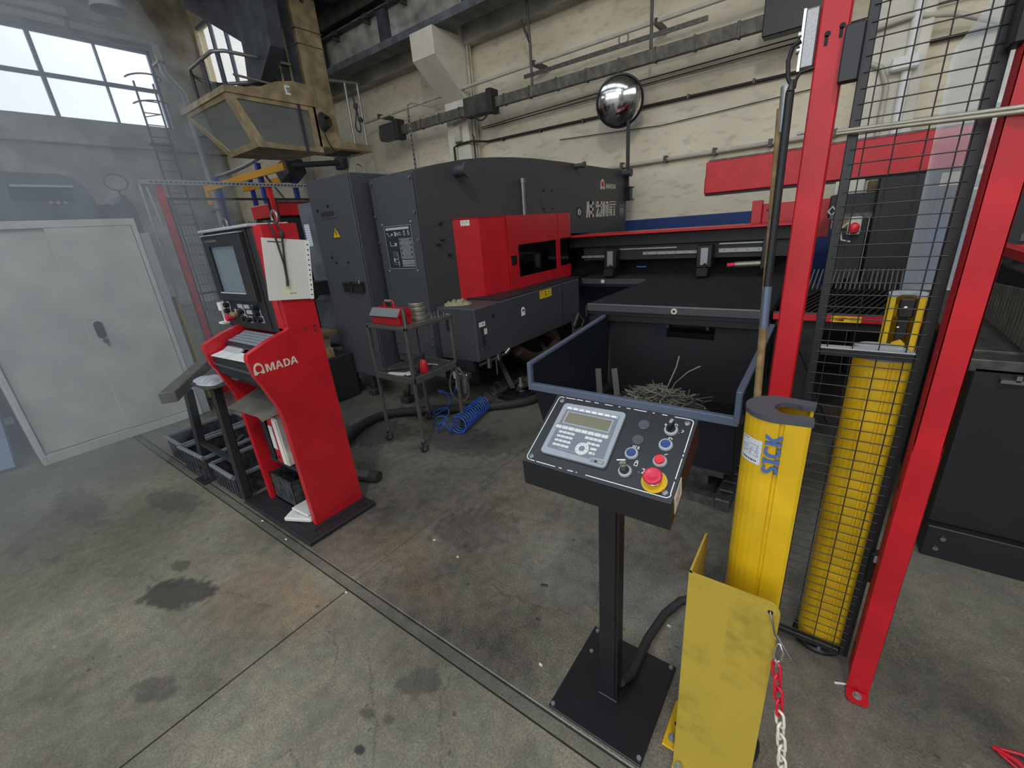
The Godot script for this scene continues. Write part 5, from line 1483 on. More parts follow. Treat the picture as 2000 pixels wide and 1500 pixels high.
	part("dome", Sh.new().lathe(dome, mc, bm, 36, true), M.chrome, t, "polished convex dome")
	part("rim", Sh.new().lathe([Vector2(0.34, 0.012), Vector2(0.365, 0.008), Vector2(0.365, -0.02), Vector2(0.33, -0.05), Vector2(0.0, -0.06)], mc, bm, 36), M.satin_black, t)


func K_() -> Material:
	return M.press_black


func heavy_font() -> Font:
	var f := FontVariation.new()
	f.base_font = bold_font
	f.variation_embolden = 0.9
	return f


func feed_table() -> void:
	var t := thing("brush_table", "black brush-topped sheet table with a steel front edge above the scrap skip", "table", Vector3(-1.05, 0, -4.3))
	part("front_bar", Sh.new().bb(Vector3(-1.75, 0.892, -3.52), Vector3(-0.33, 0.948, -3.5), 0.002), M.press_black, t)
	part("front_edge", Sh.new().bb(Vector3(-1.75, 0.944, -3.515), Vector3(-0.33, 0.957, -3.497), 0.002), M.steel, t, "bright steel edge")
	part("under_bar", Sh.new().bb(Vector3(-1.68, 0.80, -3.62), Vector3(-0.36, 0.892, -3.54), 0.004), M.black, t)
	part("deck", Sh.new().bb(Vector3(-1.75, 0.86, -5.12), Vector3(-0.33, 0.925, -3.52)).bb(Vector3(-2.99, 0.86, -5.75), Vector3(-0.33, 0.925, -5.12)), M.black, t)
	part("side_bar", Sh.new().bb(Vector3(-1.77, 0.84, -5.12), Vector3(-1.75, 0.94, -3.5)), M.black, t)
	part("left_bar", Sh.new().bb(Vector3(-2.62, 0.89, -5.12), Vector3(-1.78, 0.955, -5.10), 0.003), M.press_black, t)
	part("target_disc", Sh.new().cyl(Vector3(-0.985, 0.92, -3.5), Vector3(-0.985, 0.92, -3.494), 0.024, -1, 18), M.cream_print, t, "pale round reference disc")
	part("target_centre", Sh.new().cyl(Vector3(-0.985, 0.92, -3.494), Vector3(-0.985, 0.92, -3.491), 0.01, -1, 12), M.rust, t)
	part("target_disc", Sh.new().cyl(Vector3(-2.33, 0.925, -5.1), Vector3(-2.33, 0.925, -5.094), 0.024, -1, 18), M.cream_print, t)
	for p: Array in [[-1.72, -3.6], [-0.4, -3.6], [-1.72, -5.0], [-0.4, -5.0]]:
		part("leg", Sh.new().bb(Vector3(p[0] - 0.04, 0, p[1] - 0.04), Vector3(p[0] + 0.04, 0.86, p[1] + 0.04)), M.deep_black, t)
	# brush tufts: too many to count
	var tuft := Sh.new()
	for k in 6:
		var a := TAU * k / 6.0
		var r := 0.004
		tuft.cyl(Vector3(r * cos(a), 0, r * sin(a)), Vector3(1.9 * r * cos(a), 0.034, 1.9 * r * sin(a)), 0.0017, 0.0008, 4, false)
	var tm := tuft.mesh()
	var spots := []
	var z := -3.535
	var row := 0
	while z > -5.6:
		var x := -1.735 + (0.0125 if row % 2 else 0.0)
		var x1 := -0.34
		if z < -5.13:
			x = -2.66
			x1 = -0.3
		while x < x1:
			if rng.randf() > 0.04:
				spots.append(Vector3(x, 0.925, z))
			x += 0.025
		z -= 0.022
		row += 1
	var mm := MultiMesh.new()
	mm.transform_format = MultiMesh.TRANSFORM_3D
	mm.mesh = tm
	mm.instance_count = spots.size()
	for i in spots.size():
		var b := Basis.from_euler(Vector3(rng.randf_range(-0.12, 0.12), rng.randf() * TAU, rng.randf_range(-0.12, 0.12))).scaled(Vector3(1, rng.randf_range(0.8, 1.1), 1))
		mm.set_instance_transform(i, Transform3D(b, spots[i] - org))
	var mi := MultiMeshInstance3D.new()
	mi.name = "bristles"
	mi.multimesh = mm
	mi.material_override = M.brush
	mi.set_meta("kind", "stuff")
	t.add_child(mi)
	# pale worn bristle tips and curls of swarf on the table
	var sw := Sh.new()
	for k in 90:
		var c := Vector3(rng.randf_range(-1.2, -0.5), 0.953, rng.randf_range(-4.4, -3.6))
		var a := rng.randf() * TAU
		sw.bar(c, c + Vector3(cos(a), 0.1, sin(a)) * rng.randf_range(0.006, 0.02), 0.002, 0.0015)
	var swp := part("swarf", sw, M.bristle, t)
	swp.set_meta("kind", "stuff")
	# carriage across the back of the table
	t = thing("sheet_carriage", "black sheet carriage with red top edge and steel rails behind the brush table", "machine", Vector3(-1.5, 0.95, -5.4))
	part("beam", Sh.new().bb(Vector3(-3.6, 1.33, -5.7), Vector3(-0.25, 1.46, -5.28), 0.006), M.black, t)
	part("top_edge", Sh.new().bb(Vector3(-2.8, 1.463, -5.7), Vector3(-0.22, 1.49, -5.16), 0.004), M.red, t, "red top edge")
	part("back_plate", Sh.new().bb(Vector3(-3.6, 0.9, -5.74), Vector3(-0.25, 1.34, -5.68)), M.deep_black, t)
	part("beam", Sh.new().bb(Vector3(-2.7, 1.16, -5.5), Vector3(-0.28, 1.33, -5.32), 0.004), M.press_dark, t)
	for r: Array in [[-2.72, -2.3, 1.195, 1.225], [-1.9, -1.2, 1.215, 1.25], [-1.05, -0.62, 1.215, 1.26], [-1.05, -0.62, 1.3, 1.318], [-2.2, -1.5, 1.28, 1.298]]:
		var rl := part("rail", Sh.new().bb(Vector3(r[0], r[2], -5.32), Vector3(r[1], r[3], -5.30), 0.002), M.galv, t, "steel guide rail")
		var x: float = r[0] + 0.06
		while x < r[1] - 0.03 and r[3] - r[2] > 0.025:
			part("hole", Sh.new().cyl(Vector3(x, (r[2] + r[3]) / 2, -5.30), Vector3(x, (r[2] + r[3]) / 2, -5.299), 0.006, -1, 8), M.black, rl)
			x += 0.11
	for x: float in [-2.27, -1.17]:
		var cp := part("clamp", Sh.new().bb(Vector3(x - 0.08, 1.07, -5.3), Vector3(x + 0.08, 1.31, -5.18), 0.008), M.satin_black, t)
		part("clamp_plate", Sh.new().bb(Vector3(x - 0.035, 1.1, -5.18), Vector3(x + 0.04, 1.28, -5.172), 0.002), M.galv, cp)
		part("clamp_jaw", Sh.new().bb(Vector3(x - 0.06, 0.98, -5.26), Vector3(x + 0.06, 1.07, -5.12), 0.006).cyl(Vector3(x + 0.02, 0.98, -5.14), Vector3(x + 0.02, 1.12, -5.14), 0.012), M.black, cp)
	part("end_stop", Sh.new().bb(Vector3(-0.62, 1.05, -5.32), Vector3(-0.55, 1.34, -5.2), 0.005), M.satin_black, t)
	part("cylinder", Sh.new().cyl(Vector3(-0.86, 1.09, -5.25), Vector3(-0.62, 1.1, -5.25), 0.03), M.scrap, t)
	part("cylinder_end", Sh.new().cyl(Vector3(-0.94, 1.085, -5.25), Vector3(-0.86, 1.09, -5.25), 0.024), M.estop_red, t)
	part("blue_fitting", Sh.new().cyl(Vector3(-1.95, 1.08, -5.25), Vector3(-1.83, 1.08, -5.25), 0.012), M.button_blue, t)
	# red parts beyond the table
	t = thing("red_side_plate", "small red upright plate with a tiny dark label behind the brush table", "plate", Vector3(-0.6, 0.0, -5.85))
	part("upright", Sh.new().bb(Vector3(-0.84, 0.0, -5.9), Vector3(-0.74, 1.72, -5.8), 0.004), M.red, t)
	part("plate", Sh.new().bb(Vector3(-0.74, 1.3, -5.88), Vector3(-0.1, 1.68, -5.86), 0.004), M.red, t)
	part("label", Sh.new().bb(Vector3(-0.7, 1.6, -5.86), Vector3(-0.62, 1.622, -5.857)), M.cable, t)
	t = thing("red_gantry_beam", "long red box beam running level behind the safety fence", "beam", Vector3(0.8, 1.86, -5.9))
	part("beam", Sh.new().bb(Vector3(-1.36, 1.845, -6.02), Vector3(3.6, 2.18, -5.8), 0.008), M.post_red, t)
	part("upper_track", Sh.new().bb(Vector3(-1.34, 2.18, -5.98), Vector3(3.6, 2.2, -5.83)), M.dull_steel, t)
	part("lower_track", Sh.new().bb(Vector3(-1.36, 1.82, -5.98), Vector3(3.6, 1.845, -5.83)), M.black, t)
	part("end_cap", Sh.new().bb(Vector3(-1.375, 1.845, -5.98), Vector3(-1.36, 2.02, -5.84), 0.003), M.red, t)
	part("support_column", Sh.new().bb(Vector3(1.5, 0, -6.0), Vector3(1.7, 1.83, -5.82)), M.press_dark, t)
	part("support_column", Sh.new().bb(Vector3(3.3, 0, -6.0), Vector3(3.5, 1.83, -5.82)), M.press_dark, t)


func skip() -> void:
	var t := thing("scrap_skip", "blue-grey steel scrap skip with a low front lip under the brush table", "skip", Vector3(-0.94, 0, -2.9))
	var S: Material = M.skip_blue
	var wl := Sh.new()
	# side walls: front edge low, top rising to the back
	for x: float in [-1.58, -0.305]:
		wl.prism([Vector2(-2.44, 0.2), Vector2(-2.3, 0.62), Vector2(-2.3, 0.76), Vector2(-3.5, 0.84), Vector2(-3.6, 0.84), Vector2(-3.55, 0.2)], Vector3(x, 0, 0), Vector3(0, 0, 1), Vector3(0, 1, 0), Vector3(0.005, 0, 0))
	wl.quad(Vector3(-1.58, 0.62, -2.3), Vector3(-0.3, 0.62, -2.3), Vector3(-0.3, 0.2, -2.44), Vector3(-1.58, 0.2, -2.44), Vector3(0, -0.3, 1))
	wl.quad(Vector3(-1.58, 0.62, -2.306), Vector3(-0.3, 0.62, -2.306), Vector3(-0.3, 0.2, -2.446), Vector3(-1.58, 0.2, -2.446), Vector3(0, 0.3, -1))
	part("walls", wl, S, t)
	part("floor_plate", Sh.new().bb(Vector3(-1.58, 0.195, -3.6), Vector3(-0.3, 0.2, -2.44)), M.skip_inside, t)
	var bw := Sh.new()
	bw.bb(Vector3(-1.58, 0.2, -3.605), Vector3(-1.16, 0.8, -3.6))
	bw.bb(Vector3(-0.69, 0.2, -3.605), Vector3(-0.3, 0.8, -3.6))
	bw.bb(Vector3(-1.16, 0.2, -3.605), Vector3(-0.69, 0.68, -3.6))
	part("back_wall", bw, M.skip_inside, t, "back wall with a notch cut in its top")
	var E: Material = M.skip_rim
	part("front_rim", Sh.new().bb(Vector3(-1.6, 0.582, -2.3), Vector3(-0.285, 0.63, -2.275), 0.004).bb(Vector3(-1.59, 0.62, -2.31), Vector3(-0.29, 0.632, -2.276), 0.002), E, t)
	for x: float in [-1.6, -0.31]:
		part("corner_rim", Sh.new().bb(Vector3(x, 0.6, -2.31), Vector3(x + 0.03, 0.78, -2.272), 0.004), E, t)
		part("side_rim", Sh.new().bar(Vector3(x + 0.015, 0.768, -2.29), Vector3(x + 0.015, 0.85, -3.5), 0.034, 0.024, Vector3.UP, 0.003), E, t)
	part("hook", Sh.new().bb(Vector3(-0.28, 0.6, -2.33), Vector3(-0.265, 0.63, -2.29)), M.rust, t)
	# under-frame with fork pockets and a rack of notches
	var fr := Sh.new()
	fr.bb(Vector3(-1.5, 0.12, -3.5), Vector3(-0.36, 0.2, -2.5))
	fr.bb(Vector3(-0.62, 0.0, -2.42), Vector3(-0.32, 0.06, -2.36)).bb(Vector3(-0.62, 0.02, -2.62), Vector3(-0.45, 0.1, -2.54))
	fr.bb(Vector3(-1.5, 0.0, -3.5), Vector3(-1.38, 0.12, -2.5)).bb(Vector3(-1.5, 0.0, -2.42), Vector3(-1.2, 0.06, -2.36))
	fr.bb(Vector3(-0.6, 0.004, -3.4), Vector3(-0.4, 0.03, -2.42)).bb(Vector3(-0.62, 0.12, -2.9), Vector3(-0.36, 0.2, -2.84))
	part("under_frame", fr, M.dull_steel, t)
	for k in 8:
		part("rack_tooth", Sh.new().bb(Vector3(-0.37, 0.0, -2.42 - 0.11 * k), Vector3(-0.29, 0.075, -2.36 - 0.11 * k + 0.02), 0.004), M.dull_steel, t)
	part("rack_bar", Sh.new().bb(Vector3(-0.375, 0.0, -3.4), Vector3(-0.365, 0.06, -2.36)), M.dull_steel, t)
	# scrap: a heap of punched slugs and skeleton strips, and the strips that stand out of it
	var hp := Sh.new()
	for k in 700:
		var u := Vector2(rng.randfn(0, 0.42), rng.randfn(0, 0.42))
		var x := -0.97 + u.x * 0.38
		var z := -3.0 + u.y * 0.5
		if x < -1.54 or x > -0.34 or z < -3.56 or z > -2.55:
			continue
		var y := 0.21 + 0.24 * exp(-u.length_squared() * 1.6) * rng.randf_range(0.4, 1.0)
		var a := rng.randf() * TAU
		var d := Vector3(cos(a), rng.randf_range(-0.3, 0.3), sin(a)).normalized()
		hp.bar(Vector3(x, y, z) - d * 0.03, Vector3(x, y, z) + d * rng.randf_range(0.02, 0.09), rng.randf_range(0.004, 0.014), 0.002, Vector3(rng.randf_range(-0.5, 0.5), 1, rng.randf_range(-0.5, 0.5)))
	var mound := Sh.new()
	mound.ball(Vector3(-0.97, 0.2, -3.0), Vector3(0.46, 0.14, 0.42), Basis(), 18, 8)
	var heap := thing("scrap_heap", "heap of thin metal offcuts and punched slugs in the bottom of the skip", "scrap", Vector3(-0.97, 0.2, -3.0))
	part("slugs", mound, M.dull_steel, heap).set_meta("kind", "stuff")
	part("offcuts", hp, M.scrap, heap).set_meta("kind", "stuff")
	var strips := [
		["tall bent metal strip standing out of the scrap heap, the longest of the curls", [[-0.95, 0.3, -3.1], [-0.9, 0.42, -3.15], [-0.86, 0.56, -3.2], [-0.85, 0.64, -3.22]], 0.006],
		["thin curved metal strip arching to the right over the scrap heap", [[-0.9, 0.32, -3.1], [-0.84, 0.46, -3.12], [-0.76, 0.55, -3.14], [-0.68, 0.6, -3.16]], 0.005],
		["looped wire of scrap lying at the right of the skip", [[-0.62, 0.28, -2.75], [-0.58, 0.38, -2.76], [-0.54, 0.4, -2.78], [-0.52, 0.36, -2.79], [-0.56, 0.28, -2.77]], 0.006],
		["flat pale strip lying across the front of the scrap heap", [[-0.96, 0.35, -2.86], [-0.85, 0.37, -2.84], [-0.76, 0.36, -2.82]], 0.016],
		["stiff brown strip leaning in the right corner of the skip", [[-0.4, 0.24, -2.7], [-0.36, 0.42, -2.78], [-0.34, 0.52, -2.82]], 0.008],
	]
	for e: Array in strips:
		var pts := []
		for p: Array in e[1]:
			pts.append(Vector3(p[0], p[1], p[2]))
		solo("scrap_strip", Sh.new().tube(pts, e[2], 5), M.scrap, e[0], "scrap", "strips standing out of the scrap heap")
	solo("scrap_bar", Sh.new().bar(Vector3(-1.42, 0.24, -3.05), Vector3(-1.46, 0.5, -3.1), 0.05, 0.006, Vector3(0, 0, 1)), M.bristle, "short grey flat bar leaning at the left of the scrap heap", "scrap", "short bars leaning in the skip")
	solo("scrap_bar", Sh.new().bar(Vector3(-1.28, 0.26, -3.08), Vector3(-1.34, 0.5, -3.15), 0.05, 0.006, Vector3(0, 0, 1)), M.bristle, "second short grey flat bar, nearer the middle of the heap", "scrap", "short bars leaning in the skip")
	solo("scrap_plate", Sh.new().prism([Vector2(-1.24, 0.25), Vector2(-0.95, 0.26), Vector2(-0.93, 0.44)], Vector3(0, 0, -3.2), Vector3(1, 0, 0), Vector3(0, 1, 0.25).normalized(), Vector3(0, 0, 0.004)), M.dull_steel, "dark triangular sheet offcut lying behind the scrap heap", "scrap")
	# dark drive unit under the table, seen through the notch
	t = thing("table_drive", "dark drive unit with bright pins under the brush table, seen through the skip notch", "drive unit", Vector3(-0.93, 0.0, -3.9))
	part("motor", Sh.new().cyl(Vector3(-1.1, 0.76, -3.8), Vector3(-0.72, 0.76, -3.8), 0.08, -1, 16), M.black, t)
	part("bracket", Sh.new().bb(Vector3(-1.14, 0.0, -4.0), Vector3(-0.7, 0.7, -3.86)), M.deep_black, t)
	for x: float in [-1.08, -0.76]:
		part("pin", Sh.new().cyl(Vector3(x - 0.05, 0.8, -3.68), Vector3(x + 0.05, 0.8, -3.68), 0.008, -1, 8).bb(Vector3(x - 0.012, 0.74, -3.7), Vector3(x + 0.012, 0.86, -3.67)), M.dull_steel, t)


func slat_table() -> void:
	var t := thing("slat_table", "dark slatted sheet table with a red front bar behind the safety mesh", "table", Vector3(0.1, 0, -4.4))
	part("front_bar", Sh.new().bb(Vector3(-0.3, 0.895, -3.52), Vector3(0.52, 0.942, -3.5), 0.003), M.red, t, "red front bar")
	part("steel_edge", Sh.new().bb(Vector3(-0.3, 0.942, -3.53), Vector3(0.52, 0.95, -3.5), 0.001), M.dull_steel, t)
	part("deck", Sh.new().bb(Vector3(-0.28, 0.84, -5.2), Vector3(0.50, 0.90, -3.53)), M.deep_black, t)
	var d := Vector3(0.22, 0, -1.0).normalized()
	for k in 30:
		var x := -0.5 + 0.037 * k
		var p := Vector3(maxf(x, -0.27), 0.945, -3.53)
		if x < -0.27:
			p += d * ((-0.27 - x) / d.x)
		var len := minf(1.15, (0.5 - p.x) / d.x)
		if len < 0.05:
			continue
		part("slat", Sh.new().bar(p - Vector3(0, 0.025, 0), p + d * len - Vector3(0, 0.025, 0), 0.012, 0.05, Vector3.UP, 0.003), M.satin_black, t)
	# upright comb teeth of the far half
	for k in 23:
		var x := -0.26 + 0.033 * k
		part("tooth", Sh.new().bar(Vector3(x, 0.92, -4.72), Vector3(x + 0.02, 1.06, -4.98), 0.01, 0.02), M.bristle, t)
	for p: Array in [[-0.25, -3.6], [0.48, -3.6], [-0.25, -5.1], [0.48, -5.1]]:
		part("leg", Sh.new().bb(Vector3(p[0] - 0.03, 0, p[1] - 0.03), Vector3(p[0] + 0.03, 0.85, p[1] + 0.03)), M.deep_black, t)
	part("brace", Sh.new().bar(Vector3(-0.22, 0.8, -3.65), Vector3(0.1, 0.1, -3.65), 0.05, 0.05), M.press_dark, t)
	var im := blank(160, 40, c8(226, 184, 26))
	var R := c8(120, 20, 22)
	for k in 60:
		var hh := 2 + int(14.0 * k / 60.0)
		im.fill_rect(Rect2i(8 + k, 26 - hh / 2, 2, hh), R)
	im.fill_rect(Rect2i(60, 10, 28, 6), R)
	im.fill_rect(Rect2i(40, 6, 30, 3), R)
	dashes(im, Rect2i(104, 6, 48, 28), 4, c8(60, 40, 10), 0.8)
	sticker("warning_label", im, Vector3(0.035, 0.898, -3.499), Vector3(0.158, 0, 0), Vector3(0, 0.04, 0), t, "yellow warning label with a red hand symbol")
	# tall black machine column behind the table
	t = thing("black_gantry", "tall black machine column with a red and white button box behind the safety mesh", "machine", Vector3(0.2, 0, -5.5))
	part("column", Sh.new().bb(Vector3(0.22, 0, -5.7), Vector3(0.62, 1.82, -5.3), 0.01), M.black, t)
	part("column", Sh.new().bb(Vector3(-0.06, 0, -5.66), Vector3(0.2, 1.48, -5.36), 0.008), M.press_dark, t)
	part("cross_beam", Sh.new().bb(Vector3(-0.12, 1.5, -5.66), Vector3(0.75, 1.7, -5.42), 0.008), M.black, t)
	part("cable_chain", Sh.new().bb(Vector3(-0.1, 1.49, -5.42), Vector3(0.6, 1.53, -5.38)), M.dull_steel, t)
	part("end_ring", Sh.new().tube([Vector3(-0.12, 1.56, -5.4), Vector3(-0.09, 1.6, -5.4), Vector3(-0.06, 1.56, -5.4), Vector3(-0.09, 1.52, -5.4)], 0.012, 6, true), M.pale_grey, t)
	part("button_box", Sh.new().bb(Vector3(0.05, 1.34, -5.36), Vector3(0.15, 1.5, -5.28), 0.01), M.conduit, t, "white button box")
	part("stop_button", Sh.new().ball(Vector3(0.1, 1.4, -5.26), Vector3(0.042, 0.052, 0.03)), M.switch_red, t, "red stop button")
	part("paper_tag", Sh.new().bb(Vector3(-0.08, 1.4, -5.36), Vector3(0.05, 1.48, -5.352)), M.wood, t)
	part("cable_loop", Sh.new().tube([Vector3(0.05, 1.45, -5.3), Vector3(0.0, 1.4, -5.28), Vector3(0.02, 1.3, -5.28), Vector3(0.09, 1.28, -5.28)], 0.008, 6), M.conduit, t)
	for k in 2:
		solo("pallet_boards", Sh.new().bb(Vector3(-0.1 + 0.25 * k, 1.705, -5.62), Vector3(0.12 + 0.22 * k, 1.82 - 0.02 * k, -5.46), 0.004), M.conduit if k == 0 else M.old_wood, ["pale carton standing on the black machine column", "brown wooden block beside the pale carton on the black machine column"][k], ["box", "block"][k])


func loader() -> void:
	var t := thing("sheet_loader", "big black sheet loader with a grey top and red details at the right edge", "machine", Vector3(1.6, 0, -3.4))
	part("body", Sh.new().bb(Vector3(0.54, 0.17, -4.6), Vector3(3.4, 0.95, -2.5), 0.006), M.black, t)
	part("plinth", Sh.new().bb(Vector3(0.54, 0.0, -4.6), Vector3(3.4, 0.17, -2.46), 0.004), M.black, t)
	part("top_plate", Sh.new().bb(Vector3(0.5, 0.95, -4.6), Vector3(0.7, 0.995, -2.62), 0.004).bb(Vector3(0.5, 0.93, -2.62), Vector3(3.4, 0.985, -2.5), 0.004), M.dull_steel, t, "worn grey top plate")
	part("front_step", Sh.new().bb(Vector3(0.86, 0.27, -2.5), Vector3(3.4, 0.33, -2.4), 0.004).bb(Vector3(0.95, 0.52, -2.5), Vector3(3.4, 0.62, -2.45), 0.004), M.press_dark, t)
	for p: Array in [[0.6, 0.12], [0.585, 0.06], [1.0, 0.72], [1.08, 0.7], [1.0, 0.8], [0.78, 0.79]]:
		part("bolt", Sh.new().cyl(Vector3(p[0], p[1], -2.47), Vector3(p[0], p[1], -2.445), 0.011, -1, 8), M.steel, t)
	part("latch", Sh.new().bb(Vector3(0.62, 0.90, -2.5), Vector3(0.72, 0.915, -2.47)).bb(Vector3(0.66, 0.91, -2.5), Vector3(0.675, 0.935, -2.47)), M.steel, t)
	part("red_bracket", Sh.new().prism([Vector2(0.88, 0.62), Vector2(1.6, 0.6), Vector2(1.6, 0.72), Vector2(1.02, 0.71), Vector2(0.98, 0.69), Vector2(0.88, 0.69)], Vector3(0, 0, -2.49), Vector3(1, 0, 0), Vector3(0, 1, 0), Vector3(0, 0, 0.05)), M.red, t)
	part("red_bracket", Sh.new().bb(Vector3(0.93, 0.82, -2.5), Vector3(1.05, 0.86, -2.48)), M.rust, t)
	for k in 16:
		var z := -3.4 + 0.05 * k
		part("fin", Sh.new().bb(Vector3(0.70, 0.99, z - 0.016), Vector3(0.715, 1.175 + 0.004 * k, z + 0.016), 0.002), M.trunking, t)
	part("fin_beam", Sh.new().bb(Vector3(0.74, 1.16, -3.6), Vector3(3.2, 1.26, -2.4), 0.006), M.press_dark, t)
	part("red_frame", Sh.new().bb(Vector3(0.69, 1.32, -3.5), Vector3(0.74, 1.37, -2.2), 0.004).bb(Vector3(0.7, 1.31, -3.5), Vector3(3.2, 1.36, -3.45), 0.004), M.red, t, "red frame bar")
	for k in 2:
		part("post", Sh.new().bb(Vector3(0.72 + 1.6 * k, 0.95, -3.58), Vector3(0.78 + 1.6 * k, 2.3, -3.52)), M.press_dark, t)
	# stack of perforated sheets in the frame
	t = thing("perforated_sheets", "stack of grey perforated sheets in the red frame at the right edge", "sheets", Vector3(1.7, 1.3, -4.3))
	for k in 4:
		var y := 1.34 + 0.11 * k
		var sh := Sh.new().bb(Vector3(0.8, y, -5.2), Vector3(3.2, y + 0.09, -3.7))
		var pl := part("sheet", sh, M.dark_steelwork, t)
		var pins := Sh.new()
		for i in 40:
			pins.bb(Vector3(0.795, y + 0.02, -3.72 - 0.036 * i), Vector3(0.8, y + 0.06, -3.70 - 0.036 * i))
			pins.bb(Vector3(0.82 + 0.036 * i, y + 0.02, -3.7), Vector3(0.84 + 0.036 * i, y + 0.06, -3.692))
		part("edge_teeth", pins, M.bristle, pl).set_meta("kind", "stuff")
	part("bearer", Sh.new().bb(Vector3(0.8, 0.99, -4.6), Vector3(3.2, 1.34, -4.4)), M.press_dark, t)


func near_fence() -> void:
	# left post: box section seen behind the light column
	var t := thing("fence_post", "red fence post with two keyhole slots, left of the near mesh panel", "fence post", Vector3(-0.088, 0, -1.63))
	part("tube", Sh.new().bb(Vector3(-0.121, 0, -1.66), Vector3(-0.055, 2.38, -1.6), 0.004), M.post_red, t)
	for p: Array in [[-0.1, 2.05], [-0.07, 2.06]]:
		part("keyhole", Sh.new().cyl(Vector3(p[0], p[1] + 0.008, -1.6), Vector3(p[0], p[1] + 0.008, -1.5985), 0.007, -1, 12).bb(Vector3(p[0] - 0.005, p[1] - 0.017, -1.6), Vector3(p[0] + 0.003, p[1] + 0.005, -1.5985)), M.deep_black, t)
	part("foot_plate", Sh.new().bb(Vector3(-0.12, 0, -1.6), Vector3(-0.056, 0.006, -1.54)), M.post_red, t)
	# right post: folded profile with a bolted foot
	t = thing("fence_post", "red fence post with a bolted foot tab, right of the near mesh panel", "fence post", Vector3(0.283, 0, -1.53))
	var s := Sh.new()
	s.bb(Vector3(0.252, 0.012, -1.506), Vector3(0.315, 1.93, -1.5), 0.002)
	s.bb(Vector3(0.252, 0.06, -1.56), Vector3(0.258, 1.93, -1.5), 0.002)
	s.bb(Vector3(0.309, 0.06, -1.56), Vector3(0.315, 1.93, -1.5), 0.002)
	part("profile", s, M.post_red, t)
	part("side_lip", Sh.new().bb(Vector3(0.252, 0.06, -1.563), Vector3(0.272, 1.93, -1.558), 0.001), M.post_red, t)
	var ft := Sh.new()
	ft.prism([Vector2(0.252, -1.506), Vector2(0.315, -1.506), Vector2(0.315, -1.462), Vector2(0.305, -1.45), Vector2(0.262, -1.45), Vector2(0.252, -1.462)], Vector3(0, 0.004, 0), Vector3(1, 0, 0), Vector3(0, 0, 1), Vector3(0, 0.006, 0))
	part("foot_tab", ft, M.post_red, t)
	part("foot_bolt", Sh.new().cyl(Vector3(0.283, 0.01, -1.478), Vector3(0.283, 0.012, -1.478), 0.014).cyl(Vector3(0.283, 0.012, -1.478), Vector3(0.283, 0.022, -1.478), 0.009, -1, 6), M.galv, t)
	part("head_bracket", Sh.new().bb(Vector3(0.235, 1.93, -1.575), Vector3(0.36, 2.2, -1.51), 0.004), M.black, t, "black head bracket")
	for y: float in [0.16, 0.72, 0.82]:
		part("scrape", Sh.new().bb(Vector3(0.2512, y, -1.545), Vector3(0.252, y + 0.03, -1.53)), M.black, t)
	# mesh panel
	t = thing("mesh_panel", "tall black wire mesh panel hung between the two near red posts", "fence panel", Vector3(0.115, 0.05, -1.6))
	for e: Array in [[-0.021, 0.003], [0.222, 0.249]]:
		part("stile", Sh.new().bb(Vector3(e[0], 0.05, -1.612), Vector3(e[1], 2.35, -1.588), 0.002), M.satin_black, t)
	for y: float in [0.06, 1.215, 2.34]:
		part("rail", Sh.new().bb(Vector3(0.003, y - 0.012, -1.612), Vector3(0.222, y + 0.012, -1.588), 0.002), M.satin_black, t)
	part("rail_strip", Sh.new().bb(Vector3(0.003, 1.227, -1.618), Vector3(0.222, 1.23, -1.584)), M.pale_grey, t, "pale strip on the middle rail")
	var y := 0.095
	while y < 2.33:
		part("cross_wire", Sh.new().cyl(Vector3(-0.01, y, -1.586), Vector3(0.235, y, -1.586), 0.0017, -1, 6), M.satin_black, t)
		y += 0.035
	for x: float in [0.019, 0.08, 0.141, 0.201]:
		part("upright_wire", Sh.new().cyl(Vector3(x, 0.06, -1.5895), Vector3(x, 2.34, -1.5895), 0.0017, -1, 6), M.satin_black, t)
	for p: Array in [[-0.05, 1.935, 2.06], [0.25, 0.43, 0.55]]:
		part("clip", Sh.new().bb(Vector3(p[0] - 0.012, p[1], -1.6), Vector3(p[0] + 0.03, p[2], -1.567), 0.003), M.satin_black, t)
	part("clip_bolt", Sh.new().bb(Vector3(0.246, 0.52, -1.58), Vector3(0.262, 0.545, -1.56), 0.002), M.pale_grey, t)
	# the pale double rail in front of the mesh
	t = thing("profile_rail", "pale aluminium double rail crossing in front of the near mesh panel", "rail", Vector3(0.2, 1.8, -1.5))
	for dy: float in [0.0, 0.0105]:
		part("bead", Sh.new().cyl(Vector3(-0.045, 1.817 + dy * 0.55, -1.568), Vector3(0.62, 1.775 + dy * 1.1, -1.40), 0.0045, 0.007, 8), M.scrap, t)
	part("web", Sh.new().bar(Vector3(-0.045, 1.820, -1.57), Vector3(0.62, 1.781, -1.403), 0.003, 0.008), M.cream_print, t)
	part("hook_end", Sh.new().cyl(Vector3(-0.145, 1.842, -1.67), Vector3(-0.05, 1.84, -1.67), 0.003, -1, 6), M.pale_grey, t)
	# terminal housing on the far side of the left post
	t = thing("terminal_housing", "slim aluminium housing with a black strap fixed beside the left near post", "housing", Vector3(-0.14, 1.98, -1.63))
	part("case", Sh.new().bb(Vector3(-0.156, 1.995, -1.66), Vector3(-0.123, 2.13, -1.61), 0.004), M.galv, t)
	part("edge", Sh.new().bb(Vector3(-0.16, 1.99, -1.615), Vector3(-0.154, 2.13, -1.605)), M.chrome, t)
